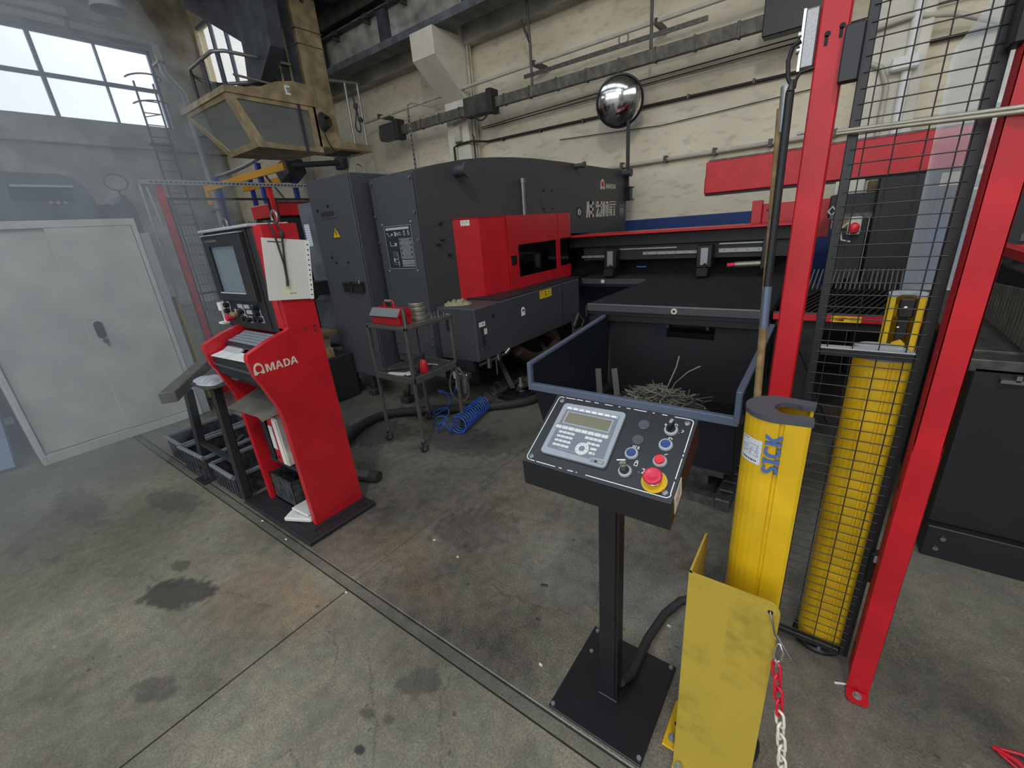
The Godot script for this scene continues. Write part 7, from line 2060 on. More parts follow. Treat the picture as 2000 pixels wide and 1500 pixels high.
func console() -> void:
	var R: Material = M.red
	var t := thing("operator_console", "red machine console with a black screen unit, sloped keyboard shelf and dark floor plate", "console", Vector3(-2.65, 0, -1.1))
	var bp := Sh.new().bb(Vector3(-3.06, 0.0, -1.325), Vector3(-2.22, 0.028, -0.862), 0.004)
	var base := part("base_plate", bp, M.press_dark, t)
	part("plate_step", Sh.new().bb(Vector3(-2.98, 0.028, -1.31), Vector3(-2.30, 0.034, -0.94), 0.002), M.press_dark, base)
	for p: Array in [[-2.255, -0.92], [-2.255, -1.27], [-3.02, -0.92], [-3.02, -1.27]]:
		part("anchor_hole", Sh.new().cyl(Vector3(p[0], 0.028, p[1]), Vector3(p[0], 0.0285, p[1]), 0.017, -1, 16), M.deep_black, base)
	# the right side panel, with the nose that carries the keyboard
	var right := []
	for p: Array in [[-0.975, 0.028], [-1.305, 0.028], [-1.29, 1.0], [-1.288, 1.76], [-1.105, 1.76], [-1.112, 1.3], [-1.112, 1.235], [-1.1, 1.222], [-1.07, 1.214], [-0.99, 1.192], [-0.877, 1.147], [-0.868, 1.12], [-0.882, 1.02], [-0.9, 0.98], [-0.951, 0.827], [-0.963, 0.76], [-0.966, 0.7]]:
		right.append(Vector2(p[0], p[1]))
	var left := []
	for p: Array in [[-0.975, 0.028], [-1.305, 0.028], [-1.29, 1.22], [-1.112, 1.222], [-1.07, 1.214], [-0.99, 1.192], [-0.877, 1.147], [-0.868, 1.12], [-0.882, 1.02], [-0.9, 0.98], [-0.951, 0.827], [-0.963, 0.76], [-0.966, 0.7]]:
		left.append(Vector2(p[0], p[1]))
	part("side_panel", Sh.new().prism(right, Vector3(-2.33, 0, 0), Vector3(0, 0, 1), Vector3(0, 1, 0), Vector3(-0.045, 0, 0)), R, t)
	part("side_panel", Sh.new().prism(left, Vector3(-2.885, 0, 0), Vector3(0, 0, 1), Vector3(0, 1, 0), Vector3(-0.045, 0, 0)), R, t)
	part("upper_side", Sh.new().bb(Vector3(-2.43, 1.225, -1.285), Vector3(-2.37, 1.757, -1.106), 0.002), R, t)
	part("shelf_shell", Sh.new().bb(Vector3(-2.89, 0.72, -1.29), Vector3(-2.375, 0.78, -1.0), 0.004), R, t)
	for p: Array in [[1.21, -1.2], [1.215, -1.255], [1.19, -1.255]]:
		part("panel_screw", Sh.new().cyl(Vector3(-2.33, p[0], p[1]), Vector3(-2.327, p[0], p[1]), 0.007, -1, 10), M.dull_steel, t)
	logo(Vector3(-2.33, 1.035, -0.88), Vector3(0, 0, -1), Vector3(0, 1, 0), 0.054, 0.062, M.cream_print, R, t, 0.057, 0.172, 0.042, 0.001)
	# screen unit
	var D: Material = M.press_dark
	part("screen_case", Sh.new().bb(Vector3(-3.05, 1.2, -1.29), Vector3(-2.43, 1.755, -1.1), 0.006).bb(Vector3(-2.375, 1.2, -1.29), Vector3(-2.372, 1.3, -1.12)), D, t)
	part("case_top", Sh.new().bb(Vector3(-3.06, 1.755, -1.3), Vector3(-2.425, 1.77, -1.08), 0.004), M.pale_grey, t, "bright top plate")
	var bez := Sh.new()
	for r: Array in [[-3.02, -2.955, 1.37, 1.735], [-2.635, -2.53, 1.37, 1.735], [-2.955, -2.635, 1.675, 1.735], [-2.955, -2.635, 1.37, 1.42]]:
		bez.bb(Vector3(r[0], r[2], -1.1), Vector3(r[1], r[3], -1.075), 0.003)
	part("bezel", bez, D, t)
	part("screen", Sh.new().bb(Vector3(-2.957, 1.418, -1.1), Vector3(-2.633, 1.677, -1.09)), M.screen_glass, t, "dark grey glass screen, switched off")
	part("bezel_lip", Sh.new().bb(Vector3(-2.96, 1.412, -1.09), Vector3(-2.63, 1.42, -1.07), 0.002), M.pale_grey, t)
	part("maker_strip", Sh.new().bb(Vector3(-2.98, 1.70, -1.075), Vector3(-2.82, 1.712, -1.073)), M.trunking, t)
	part("bezel_lip", Sh.new().bb(Vector3(-3.02, 1.735, -1.1), Vector3(-2.53, 1.74, -1.07)), M.pale_grey, t)
	part("case_seam", Sh.new().bb(Vector3(-2.49, 1.22, -1.1), Vector3(-2.485, 1.75, -1.095)), M.deep_black, t)
	var row := [[-2.975, 1.338, 0], [-2.806, 1.337, 1], [-2.722, 1.337, 1], [-2.66, 1.337, 2], [-2.597, 1.337, 3], [-2.985, 1.303, 0], [-2.90, 1.305, 2], [-2.86, 1.303, 2], [-2.795, 1.305, 0], [-2.707, 1.305, 1], [-2.594, 1.304, 0], [-2.834, 1.264, 2], [-2.78, 1.265, 0], [-2.719, 1.261, 0], [-2.629, 1.268, 3], [-2.579, 1.268, 0]]
	for e: Array in row:
		if e[2] == 1:
			part("counter", Sh.new().bb(Vector3(e[0] - 0.03, e[1] - 0.012, -1.1), Vector3(e[0] + 0.03, e[1] + 0.012, -1.09), 0.002), M.pale_grey, t)
		elif e[2] == 2:
			part("small_label", Sh.new().bb(Vector3(e[0] - 0.01, e[1] - 0.01, -1.1), Vector3(e[0] + 0.01, e[1] + 0.01, -1.096)), M.pale_grey, t)
		else:
			var kb := part("panel_knob", Sh.new().cyl(Vector3(e[0], e[1], -1.1), Vector3(e[0], e[1], -1.07), 0.014, -1, 14), M.black, t)
			part("knob_plate", Sh.new().bb(Vector3(e[0] - 0.022, e[1] - 0.02, -1.1), Vector3(e[0] + 0.018, e[1] + 0.02, -1.097)), M.pale_grey if e[2] == 0 else M.button_blue, kb)
	part("stop_button", Sh.new().cyl(Vector3(-2.969, 1.262, -1.1), Vector3(-2.969, 1.262, -1.06), 0.02, -1, 16), M.estop_red, t, "red stop button")
	part("yellow_key", Sh.new().bb(Vector3(-2.91, 1.275, -1.09), Vector3(-2.85, 1.3, -1.06), 0.006), M.wood, t)
	part("tag_clip", Sh.new().bb(Vector3(-3.1, 1.3, -1.16), Vector3(-3.05, 1.35, -1.08)).bb(Vector3(-3.09, 1.22, -1.15), Vector3(-3.075, 1.32, -1.09)).bb(Vector3(-3.1, 1.22, -1.12), Vector3(-3.04, 1.232, -1.06)), M.white, t)
	# keyboard shelf, keyboard, lower drawer
	part("shelf", Sh.new().prism([Vector2(-1.1, 1.12), Vector2(-0.9, 1.075), Vector2(-0.9, 1.05), Vector2(-0.91, 0.97), Vector2(-1.0, 0.88), Vector2(-1.15, 0.85), Vector2(-1.15, 1.12)], Vector3(-2.885, 0, 0), Vector3(0, 0, 1), Vector3(0, 1, 0), Vector3(0.51, 0, 0)), D, t)
	part("drawer_lip", Sh.new().bb(Vector3(-2.88, 1.03, -0.9), Vector3(-2.38, 1.04, -0.888)), M.steel, t)
	part("drawer_handle", Sh.new().bb(Vector3(-2.68, 0.965, -0.915), Vector3(-2.6, 0.972, -0.89)), M.steel, t)
	var kd := Sh.new().box(Vector3(-2.64, 1.15, -1.05), Vector3(0.47, 0.025, 0.15), Basis.from_euler(Vector3(0.32, 0, 0)), 0.006)
	var kbd := part("keyboard", kd, M.satin_black, t)
	for r in 5:
		for c in 13:
			var lc := Vector3(-0.195 + 0.031 * c + 0.006 * (r % 2), 0.017, -0.05 + 0.024 * r)
			part("key", Sh.new().box(Vector3(-2.64, 1.15, -1.05) + Basis.from_euler(Vector3(0.32, 0, 0)) * lc, Vector3(0.026, 0.008, 0.02), Basis.from_euler(Vector3(0.32, 0, 0)), 0.002), M.mid_grey, kbd)
	part("key_guard", Sh.new().box(Vector3(-2.75, 1.105, -0.972), Vector3(0.2, 0.02, 0.05), Basis.from_euler(Vector3(0.5, 0, 0)), 0.005), M.pale_grey, t)
	solo("white_paper", Sh.new().box(Vector3(-2.66, 1.092, -0.93), Vector3(0.4, 0.003, 0.075), Basis.from_euler(Vector3(0.2, 0.05, 0))).box(Vector3(-2.78, 1.1, -0.985), Vector3(0.09, 0.003, 0.05), Basis.from_euler(Vector3(0.2, -0.3, 0))), M.paper, "white paper sheets lying on the console's keyboard shelf", "paper")
	part("eye_bolt", ring_sh(Vector3(-2.95, 1.795, -1.2), 0.03, 0.006), M.steel, t)
	part("eye_bolt", ring_sh(Vector3(-2.40, 1.795, -1.22), 0.03, 0.007), M.steel, t)
	# sleeve of papers taped on the side, with its punched strip
	var im := blank(220, 270, c8(222, 218, 210))
	for k in 9:
		im.fill_rect(Rect2i(20 + 22 * k, 30, 1, 180), c8(208, 202, 194))
	dashes(im, Rect2i(24, 60, 60, 150), 26, c8(206, 198, 186), 0.5)
	dashes(im, Rect2i(100, 90, 100, 100), 16, c8(208, 200, 190), 0.4)
	im.fill_rect(Rect2i(28, 12, 70, 6), c8(90, 92, 98))
	im.fill_rect(Rect2i(78, 24, 34, 18), c8(200, 188, 168))
	im.fill_rect(Rect2i(72, 200, 78, 52), c8(226, 222, 198))
	dashes(im, Rect2i(96, 216, 30, 4), 1, c8(150, 146, 130), 1.0)
	dashes(im, Rect2i(112, 236, 36, 12), 1, c8(120, 118, 108), 1.0)
	t = thing("paper_sleeve", "clear sleeve of yellowed papers with a punched edge, taped to the console's red side", "papers", Vector3(-2.325, 1.37, -1.2))
	sticker("sheet", im, Vector3(-2.322, 1.392, -1.045), Vector3(0.0, -0.026, -0.222), Vector3(0, 0.306, -0.042), t)
	part("punched_strip", Sh.new().prism([Vector2(-1.266, 1.364), Vector2(-1.287, 1.362), Vector2(-1.333, 1.668), Vector2(-1.309, 1.672)], Vector3(-2.322, 0, 0), Vector3(0, 0, 1), Vector3(0, 1, 0), Vector3(0.002, 0, 0)), M.white, t, "white punched edge strip")
	for k in 11:
		var u := 0.06 + 0.088 * k
		part("punch_hole", Sh.new().cyl(Vector3(-2.32, lerpf(1.368, 1.664, u), lerpf(-1.277, -1.321, u)), Vector3(-2.3195, lerpf(1.368, 1.664, u), lerpf(-1.277, -1.321, u)), 0.0045, -1, 8), M.cable, t)
	# black cord looped over the top and hanging in front of the papers
	solo("lanyard", Sh.new().tube([Vector3(-2.36, 1.775, -1.14), Vector3(-2.322, 1.766, -1.145), Vector3(-2.314, 1.72, -1.15), Vector3(-2.314, 1.69, -1.155), Vector3(-2.314, 1.56, -1.165), Vector3(-2.312, 1.47, -1.158)], 0.005, 6).tube([Vector3(-2.36, 1.775, -1.18), Vector3(-2.322, 1.766, -1.18), Vector3(-2.314, 1.73, -1.19), Vector3(-2.314, 1.705, -1.19), Vector3(-2.314, 1.56, -1.17), Vector3(-2.312, 1.47, -1.16)], 0.005, 6).ball(Vector3(-2.31, 1.705, -1.19), Vector3(0.008, 0.02, 0.014)).cyl(Vector3(-2.312, 1.48, -1.16), Vector3(-2.31, 1.452, -1.153), 0.007), M.cable, "black knotted cord looped over the console's side in front of the papers", "cord")
	# things kept inside the console
	for k in 2:
		var x0: float = [-2.70, -2.625][k]
		var b := thing("ring_binder", ["red and white ring binder standing inside the red console, the left of two", "white ring binder with a lined spine inside the red console, the right of two"][k], "binder", Vector3(x0 + 0.03, 0.35, -1.08))
		part("covers", Sh.new().box(Vector3(x0 + 0.03, 0.52, -1.13), Vector3(0.062, 0.32, 0.24), Basis.from_euler(Vector3(0, 0, 0.03 * k)), 0.004), M.red if k == 0 else M.paper, b)
		part("spine_label", Sh.new().box(Vector3(x0 + 0.03, 0.54 if k == 0 else 0.52, -1.007), Vector3(0.045, 0.16 if k == 0 else 0.3, 0.004), Basis.from_euler(Vector3(0, 0, 0.03 * k))), M.paper if k == 0 else M.white_print, b)
		part("finger_ring", Sh.new().cyl(Vector3(x0 + 0.03, 0.40, -1.01), Vector3(x0 + 0.03, 0.40, -1.006), 0.012, -1, 14), M.cable, b)
	solo("binder_rest", Sh.new().bb(Vector3(-2.84, 0.33, -1.28), Vector3(-2.375, 0.355, -1.02), 0.003), M.press_dark, "dark shelf plate under the binders inside the console", "shelf")
	solo("black_folder", Sh.new().box(Vector3(-2.78, 0.5, -1.12), Vector3(0.05, 0.28, 0.22), Basis.from_euler(Vector3(0, 0, 0.06)), 0.01), M.satin_black, "black folder leaning left of the binders inside the console", "folder")
	var bin := Sh.new()
	bin.bb(Vector3(-2.88, 0.036, -1.17), Vector3(-2.87, 0.23, -1.0)).bb(Vector3(-2.6, 0.036, -1.17), Vector3(-2.59, 0.23, -1.0)).bb(Vector3(-2.88, 0.036, -1.01), Vector3(-2.59, 0.23, -1.0)).bb(Vector3(-2.88, 0.036, -1.17), Vector3(-2.59, 0.23, -1.16)).bb(Vector3(-2.88, 0.036, -1.17), Vector3(-2.59, 0.05, -1.0))
	solo("grey_bin", bin, M.grey_plastic, "dark grey open bin on the console's floor plate", "bin")
	solo("paper_bundle", Sh.new().box(Vector3(-2.5, 0.055, -1.0), Vector3(0.2, 0.03, 0.16), Basis.from_euler(Vector3(0.1, 0.4, 0.05)), 0.008).box(Vector3(-2.48, 0.085, -1.02), Vector3(0.14, 0.015, 0.14), Basis.from_euler(Vector3(-0.1, 0.2, -0.2)), 0.005), M.paper, "crumpled white paper bundle at the foot of the console", "paper")
	solo("clipboard", Sh.new().box(Vector3(-2.62, 0.80, -0.98), Vector3(0.3, 0.008, 0.22), Basis.from_euler(Vector3(0.25, 0.15, -0.1)), 0.002).box(Vector3(-2.48, 0.79, -0.99), Vector3(0.2, 0.006, 0.2), Basis.from_euler(Vector3(0.2, -0.2, -0.1)), 0.002), M.trunking, "worn grey boards poking out of the console's lower shelf", "boards")
	t = thing("floor_nozzle", "grey pipe stub with a black end lying on the floor behind the console", "nozzle", Vector3(-2.56, 0, -1.5))
	part("pipe", Sh.new().cyl(Vector3(-2.75, 0.05, -1.42), Vector3(-2.5, 0.045, -1.5), 0.035), M.trunking, t)
	part("end", Sh.new().cyl(Vector3(-2.5, 0.045, -1.5), Vector3(-2.43, 0.042, -1.52), 0.04).cyl(Vector3(-2.58, 0.03, -1.46), Vector3(-2.45, 0.028, -1.5), 0.028), M.rubber, t)


func ring_sh(c: Vector3, r: float, th: float) -> Sh:
	var pts := []
	for k in 16:
		var a := TAU * k / 16.0
		pts.append(c + Vector3(r * cos(a), r * sin(a), 0))
	return Sh.new().tube(pts, th, 6, true)


func cart() -> void:
	var t := thing("tool_cart", "dark steel tool cart with two shelves and small castors in front of the press", "cart", Vector3(-2.68, 0, -2.22))
	var S: Material = M.cart_steel
	var x0 := -2.905
	var x1 := -2.465
	var z0 := -2.47
	var z1 := -2.0
	for p: Array in [[x0, z0], [x0, z1], [x1, z0], [x1, z1]]:
		part("post", Sh.new().bb(Vector3(p[0] - 0.012, 0.115, p[1] - 0.012), Vector3(p[0] + 0.012, 1.03, p[1] + 0.012), 0.002), S, t)
		var c := part("castor", Sh.new().bb(Vector3(p[0] - 0.018, 0.085, p[1] - 0.018), Vector3(p[0] + 0.018, 0.115, p[1] + 0.018), 0.003).bb(Vector3(p[0] - 0.018, 0.03, p[1] - 0.012), Vector3(p[0] - 0.014, 0.09, p[1] + 0.016)).bb(Vector3(p[0] + 0.014, 0.03, p[1] - 0.012), Vector3(p[0] + 0.018, 0.09, p[1] + 0.016)), M.steel, t)
		part("wheel", Sh.new().cyl(Vector3(p[0] - 0.012, 0.035, p[1] + 0.006), Vector3(p[0] + 0.012, 0.035, p[1] + 0.006), 0.035, -1, 18), M.rubber, c)
		part("hub", Sh.new().cyl(Vector3(p[0] - 0.014, 0.035, p[1] + 0.006), Vector3(p[0] + 0.014, 0.035, p[1] + 0.006), 0.016, -1, 14), M.galv, c)
	for e: Array in [["top_shelf", 1.018, 0.012, 0.02], ["lower_shelf", 0.60, 0.008, 0.05]]:
		var s := Sh.new().bb(Vector3(x0, e[1] - 0.004, z0), Vector3(x1, e[1] + e[2] - 0.004, z1))
		for b: Array in [[x0 - 0.012, z0 - 0.012, x1 + 0.012, z0], [x0 - 0.012, z1, x1 + 0.012, z1 + 0.012], [x0 - 0.012, z0, x0, z1], [x1, z0, x1 + 0.012, z1]]:
			s.bb(Vector3(b[0], e[1] - 0.02, b[1]), Vector3(b[2], e[1] - 0.02 + e[3], b[3]), 0.002)
		part(e[0], s, S, t)
	# red toolbox
	t = thing("toolbox", "red cantilever toolbox with a grey worn lid and carry handle on the tool cart", "toolbox", Vector3(-2.7, 1.026, -2.05))
	part("body", Sh.new().bb(Vector3(-2.87, 1.026, -2.15), Vector3(-2.55, 1.1, -2.02), 0.004), M.red, t)
	part("lid", Sh.new().prism([Vector2(-2.012, 1.095), Vector2(-2.05, 1.145), Vector2(-2.12, 1.145), Vector2(-2.16, 1.095)], Vector3(-2.88, 0, 0), Vector3(0, 0, 1), Vector3(0, 1, 0), Vector3(0.34, 0, 0)), M.red, t)
	part("lid_plate", Sh.new().prism([Vector2(-2.008, 1.092), Vector2(-2.05, 1.148), Vector2(-2.054, 1.146), Vector2(-2.012, 1.090)], Vector3(-2.88, 0, 0), Vector3(0, 0, 1), Vector3(0, 1, 0), Vector3(0.33, 0, 0)), M.galv, t, "worn bare metal lid face")
	part("handle", Sh.new().tube([Vector3(-2.77, 1.145, -2.085), Vector3(-2.77, 1.185, -2.085), Vector3(-2.755, 1.195, -2.085), Vector3(-2.675, 1.195, -2.085), Vector3(-2.66, 1.185, -2.085), Vector3(-2.66, 1.145, -2.085)], 0.008, 8), M.red, t)
	part("grip", Sh.new().cyl(Vector3(-2.75, 1.196, -2.085), Vector3(-2.68, 1.196, -2.085), 0.011), M.galv, t)
	solo("steel_tube", Sh.new().cyl(Vector3(-2.50, 1.026, -2.035), Vector3(-2.50, 1.155, -2.035), 0.016, -1, 14), M.steel, "short upright steel tube on the front corner of the tool cart", "tube")
	# stack of ring dies
	for k in 4:
		var y := 1.026 + 0.034 * k
		var r := 0.062 - 0.001 * (k % 2)
		var d := thing("ring_die", ["bottom steel ring die of the stack on the tool cart", "second steel ring die from the bottom of the stack on the cart", "third steel ring die from the bottom of the stack on the cart", "topmost steel ring die of the stack on the tool cart"][k], "die", Vector3(-2.6, y, -2.26), "stack of ring dies")
		part("ring", Sh.new().lathe([Vector2(0.0, 0.0), Vector2(r - 0.004, 0.0), Vector2(r, 0.004), Vector2(r, 0.027), Vector2(r - 0.004, 0.032), Vector2(0.0, 0.032)], Vector3(-2.6 + 0.003 * (k % 3), y, -2.26 + 0.002 * k), Basis(), 28), M.scrap, d)
		part("groove", Sh.new().cyl(Vector3(-2.6 + 0.003 * (k % 3), y + 0.032, -2.26 + 0.002 * k), Vector3(-2.6 + 0.003 * (k % 3), y + 0.034, -2.26 + 0.002 * k), r - 0.006, -1, 28), M.dull_steel, d)
	for k in 6:
		var p: Vector3 = [Vector3(-2.53, 1.026, -2.33), Vector3(-2.55, 1.026, -2.39), Vector3(-2.5, 1.026, -2.38), Vector3(-2.49, 1.026, -2.43), Vector3(-2.52, 1.026, -2.45), Vector3(-2.56, 1.026, -2.44)][k]
		var lb: String = ["small steel punch beside the ring dies on the cart", "steel punch standing behind the ring dies on the cart", "little steel bush in the back right corner of the cart top", "steel nut at the cart's rear right post", "steel pin lying near the cart's back edge", "steel sleeve at the cart's back edge"][k]
		solo("steel_fitting", Sh.new().cyl(p, p + Vector3(0, 0.02 + 0.012 * (k % 3), 0), 0.012 + 0.002 * (k % 2)).cyl(p + Vector3(0, 0.02, 0), p + Vector3(0.004, 0.045 - 0.006 * k, 0), 0.006), M.steel, lb, "tool", "small steel fittings on the cart")
	# lower shelf
	t = thing("oil_can", "red trigger oil can with a thin spout on the cart's lower shelf", "oil can", Vector3(-2.56, 0.605, -2.2))
	part("can", Sh.new().lathe([Vector2(0.0, 0.0), Vector2(0.034, 0.0), Vector2(0.036, 0.01), Vector2(0.034, 0.07), Vector2(0.022, 0.105), Vector2(0.014, 0.115), Vector2(0.0, 0.115)], Vector3(-2.56, 0.604, -2.2), Basis(), 20, true), M.red, t)
	part("nozzle", Sh.new().bb(Vector3(-2.58, 0.715, -2.21), Vector3(-2.54, 0.745, -2.19), 0.004).cyl(Vector3(-2.57, 0.74, -2.2), Vector3(-2.59, 0.765, -2.2), 0.006).cyl(Vector3(-2.55, 0.74, -2.2), Vector3(-2.53, 0.765, -2.2), 0.006), M.black, t)
	part("spout", Sh.new().cyl(Vector3(-2.55, 0.68, -2.2), Vector3(-2.48, 0.655, -2.28), 0.0035), M.pale_grey, t)
	var wr := [["large dark pipe wrench lying along the cart's lower shelf", Vector3(-2.88, 0.615, -2.1), Vector3(-2.6, 0.635, -2.3), 0.016], ["adjustable spanner with a bright jaw at the back of the lower shelf", Vector3(-2.74, 0.612, -2.4), Vector3(-2.58, 0.62, -2.12), 0.012], ["bent grey lever in the right corner of the lower shelf", Vector3(-2.5, 0.612, -2.12), Vector3(-2.48, 0.65, -2.4), 0.01]]
	for e: Array in wr:
		var a: Vector3 = e[1]
		var b: Vector3 = e[2]
		solo("hand_tool", Sh.new().bar(a, b, e[3] * 1.6, e[3], Vector3.UP, 0.003).ball(b, Vector3(e[3] * 1.8, e[3] * 1.2, e[3] * 1.8)).ball(a, Vector3.ONE * e[3] * 1.1), M.dull_steel, e[0], "tool", "tools on the lower shelf")
	solo("white_rag", Sh.new().box(Vector3(-2.74, 0.61, -2.06), Vector3(0.17, 0.012, 0.06), Basis.from_euler(Vector3(0, 0.3, 0)), 0.005).box(Vector3(-2.64, 0.614, -2.1), Vector3(0.12, 0.01, 0.05), Basis.from_euler(Vector3(0.05, -0.5, 0.1)), 0.004), M.paper, "white paper wipes on the front of the cart's lower shelf", "wipes")
	solo("steel_cup", Sh.new().cyl(Vector3(-2.72, 0.604, -2.3), Vector3(-2.72, 0.64, -2.3), 0.03, 0.034, 18), M.steel, "small round steel cup on the cart's lower shelf", "cup")


func cloth(c: Vector3, rx: float, rz: float, h: float, turn: float, sd: int) -> Sh:
	# a crumpled rag: a noisy mound, thin at its rim
	var f := FastNoiseLite.new()
	f.seed = sd
	f.frequency = 5.0
	f.fractal_octaves = 2
	f.noise_type = FastNoiseLite.TYPE_SIMPLEX_SMOOTH
	var N := 40
	var P := []
	for i in N + 1:
		var rowp := []
		for j in 2 * N:
			var a := TAU * j / (2.0 * N)
			var rr := float(i) / N
			var wob := 1.0 + 0.35 * f.get_noise_2d(cos(a) * 0.12, sin(a) * 0.12 + 3.0)
			var x := rr * rx * wob * cos(a)
			var z := rr * rz * wob * sin(a)
			var fold := absf(f.get_noise_3d(x * 2.2, z * 0.9, 1.0))
			var y := h * pow(1.0 - rr * rr, 0.6) * (0.5 + 1.0 * fold) + 0.003
			rowp.append(c + Vector3(x, y, z).rotated(Vector3.UP, turn))
		P.append(rowp)
	var s := Sh.new()
	for i in N:
		for j in 2 * N:
			var k := (j + 1) % (2 * N)
			var a: Vector3 = P[i][j]
			var b: Vector3 = P[i + 1][j]
			var d: Vector3 = P[i + 1][k]
			var e: Vector3 = P[i][k]
			s.quad(a, b, d, e, Vector3.UP)
	return s


func hoses() -> void:
	solo("shop_rag", cloth(Vector3(-2.84, 0.998, -2.96), 0.15, 0.075, 0.06, 0.5, 5), M.rag, "crumpled grubby beige rag on the ledge of the press, left of the red cover", "rag")
	# blue coiled air hose: tight coil on the floor, then loose loops up to the fitting
	var pts := []
	var A := Vector3(-2.54, 0.083, -2.84)
	var B := Vector3(-2.43, 0.082, -2.36)
	var ax := (B - A).normalized()
	var sx := ax.cross(Vector3.UP).normalized()
	var turns := 13
	for k in turns * 14 + 1:
		var u := float(k) / (turns * 14)
		var a := TAU * turns * u
		pts.append(A.lerp(B, u) + sx * 0.074 * cos(a) + Vector3(0, 0.074 * sin(a), 0))
	var L := [Vector3(-2.46, 0.05, -2.30), Vector3(-2.52, 0.13, -2.27), Vector3(-2.6, 0.02, -2.28), Vector3(-2.55, 0.12, -2.36), Vector3(-2.62, 0.14, -2.33), Vector3(-2.74, 0.03, -2.36), Vector3(-2.7, 0.03, -2.42), Vector3(-2.62, 0.13, -2.46), Vector3(-2.72, 0.14, -2.5), Vector3(-2.88, 0.06, -2.5), Vector3(-2.84, 0.05, -2.54), Vector3(-2.74, 0.15, -2.6), Vector3(-2.86, 0.22, -2.66), Vector3(-2.98, 0.2, -2.68), Vector3(-2.9, 0.18, -2.72), Vector3(-2.86, 0.16, -2.78), Vector3(-2.87, 0.26, -2.86)]
	var cv := Curve3D.new()
	cv.add_point(pts[pts.size() - 1])
	for i in L.size():
		var prev: Vector3 = L[maxi(i - 1, 0)]
		var nx: Vector3 = L[mini(i + 1, L.size() - 1)]
		var tg := (nx - prev) * 0.2
		cv.add_point(L[i], -tg, tg)
	cv.bake_interval = 0.012
	for p in cv.get_baked_points():
		pts.append(p)
	var t := thing("coiled_air_hose", "blue coiled air hose on the floor by the press, its loose loops near the cart", "hose", Vector3(-2.6, 0, -2.6))
	part("hose", Sh.new().tube(pts, 0.0062, 6), M.blue_hose, t)
	part("end_fitting", Sh.new().cyl(Vector3(-2.87, 0.26, -2.86), Vector3(-2.87, 0.29, -2.88), 0.01).cyl(Vector3(-2.87, 0.29, -2.88), Vector3(-2.88, 0.38, -2.9), 0.007), M.steel, t)
	var dk := []
	for k in 40:
		var u := k / 39.0
		var a := TAU * 3.0 * u
		dk.append(Vector3(-2.57, 0.1 + 0.05 * u, -2.9 - 0.3 * u) + Vector3(0.065 * cos(a), 0.065 * sin(a), 0))
	part("dark_coils", Sh.new().tube(dk, 0.006, 6), M.cable, t)
	# thick black hose on the floor
	var fl := [Vector3(-3.05, 0.045, -1.55), Vector3(-3.22, 0.045, -1.8), Vector3(-3.33, 0.045, -2.05), Vector3(-3.3, 0.045, -2.3), Vector3(-3.03, 0.045, -2.52), Vector3(-2.74, 0.045, -2.72), Vector3(-2.45, 0.045, -2.93), Vector3(-2.25, 0.045, -3.15), Vector3(-2.2, 0.045, -3.42), Vector3(-2.35, 0.045, -3.7), Vector3(-2.6, 0.045, -3.9)]
	cv = Curve3D.new()
	for i in fl.size():
		var tg: Vector3 = (fl[mini(i + 1, fl.size() - 1)] - fl[maxi(i - 1, 0)]) * 0.17
		cv.add_point(fl[i], -tg, tg)
	cv.bake_interval = 0.05
	solo("floor_hose", Sh.new().tube(Array(cv.get_baked_points()), 0.04, 12), M.rubber, "thick black hose snaking over the floor from the console to the press", "hose")


func crate(label: String, c: Vector3, sz: Vector3, turn: float) -> void:
	var t := thing("plastic_crate", label, "crate", c, "grey crates under the stand")
	var b := Basis(Vector3.UP, turn)
	var o := c
	var h := sz.y
	var s := Sh.new()
	for e: Array in [[0, 1], [0, -1], [1, 1], [1, -1]]:
		var cc: Vector3
		var ss: Vector3
		if e[0] == 0:
			cc = Vector3(e[1] * (sz.x / 2 - 0.006), h / 2, 0)
			ss = Vector3(0.008, h, sz.z - 0.01)
		else:
			cc = Vector3(0, h / 2, e[1] * (sz.z / 2 - 0.006))
			ss = Vector3(sz.x - 0.01, h, 0.008)
		s.box(o + b * cc, ss, b)
		for k in 7:
			var u := -0.42 + 0.14 * k
			var rc := cc + (Vector3(e[1] * 0.006, 0, u * sz.z) if e[0] == 0 else Vector3(u * sz.x, 0, e[1] * 0.006))
			s.box(o + b * rc, Vector3(0.008, h * 0.8, 0.006), b)
	s.box(o + Vector3(0, 0.006, 0), Vector3(sz.x - 0.01, 0.012, sz.z - 0.01), b)
	part("walls", s, M.grey_plastic, t)
	var r := Sh.new()
	for e: Array in [[0, 1], [0, -1], [1, 1], [1, -1]]:
		if e[0] == 0:
			r.box(o + b * Vector3(e[1] * sz.x / 2, h - 0.012, 0), Vector3(0.024, 0.026, sz.z + 0.024), b, 0.004)
		else:
			r.box(o + b * Vector3(0, h - 0.012, e[1] * sz.z / 2), Vector3(sz.x + 0.024, 0.026, 0.024), b, 0.004)
	part("rim", r, M.mid_grey, t, "worn pale rim")


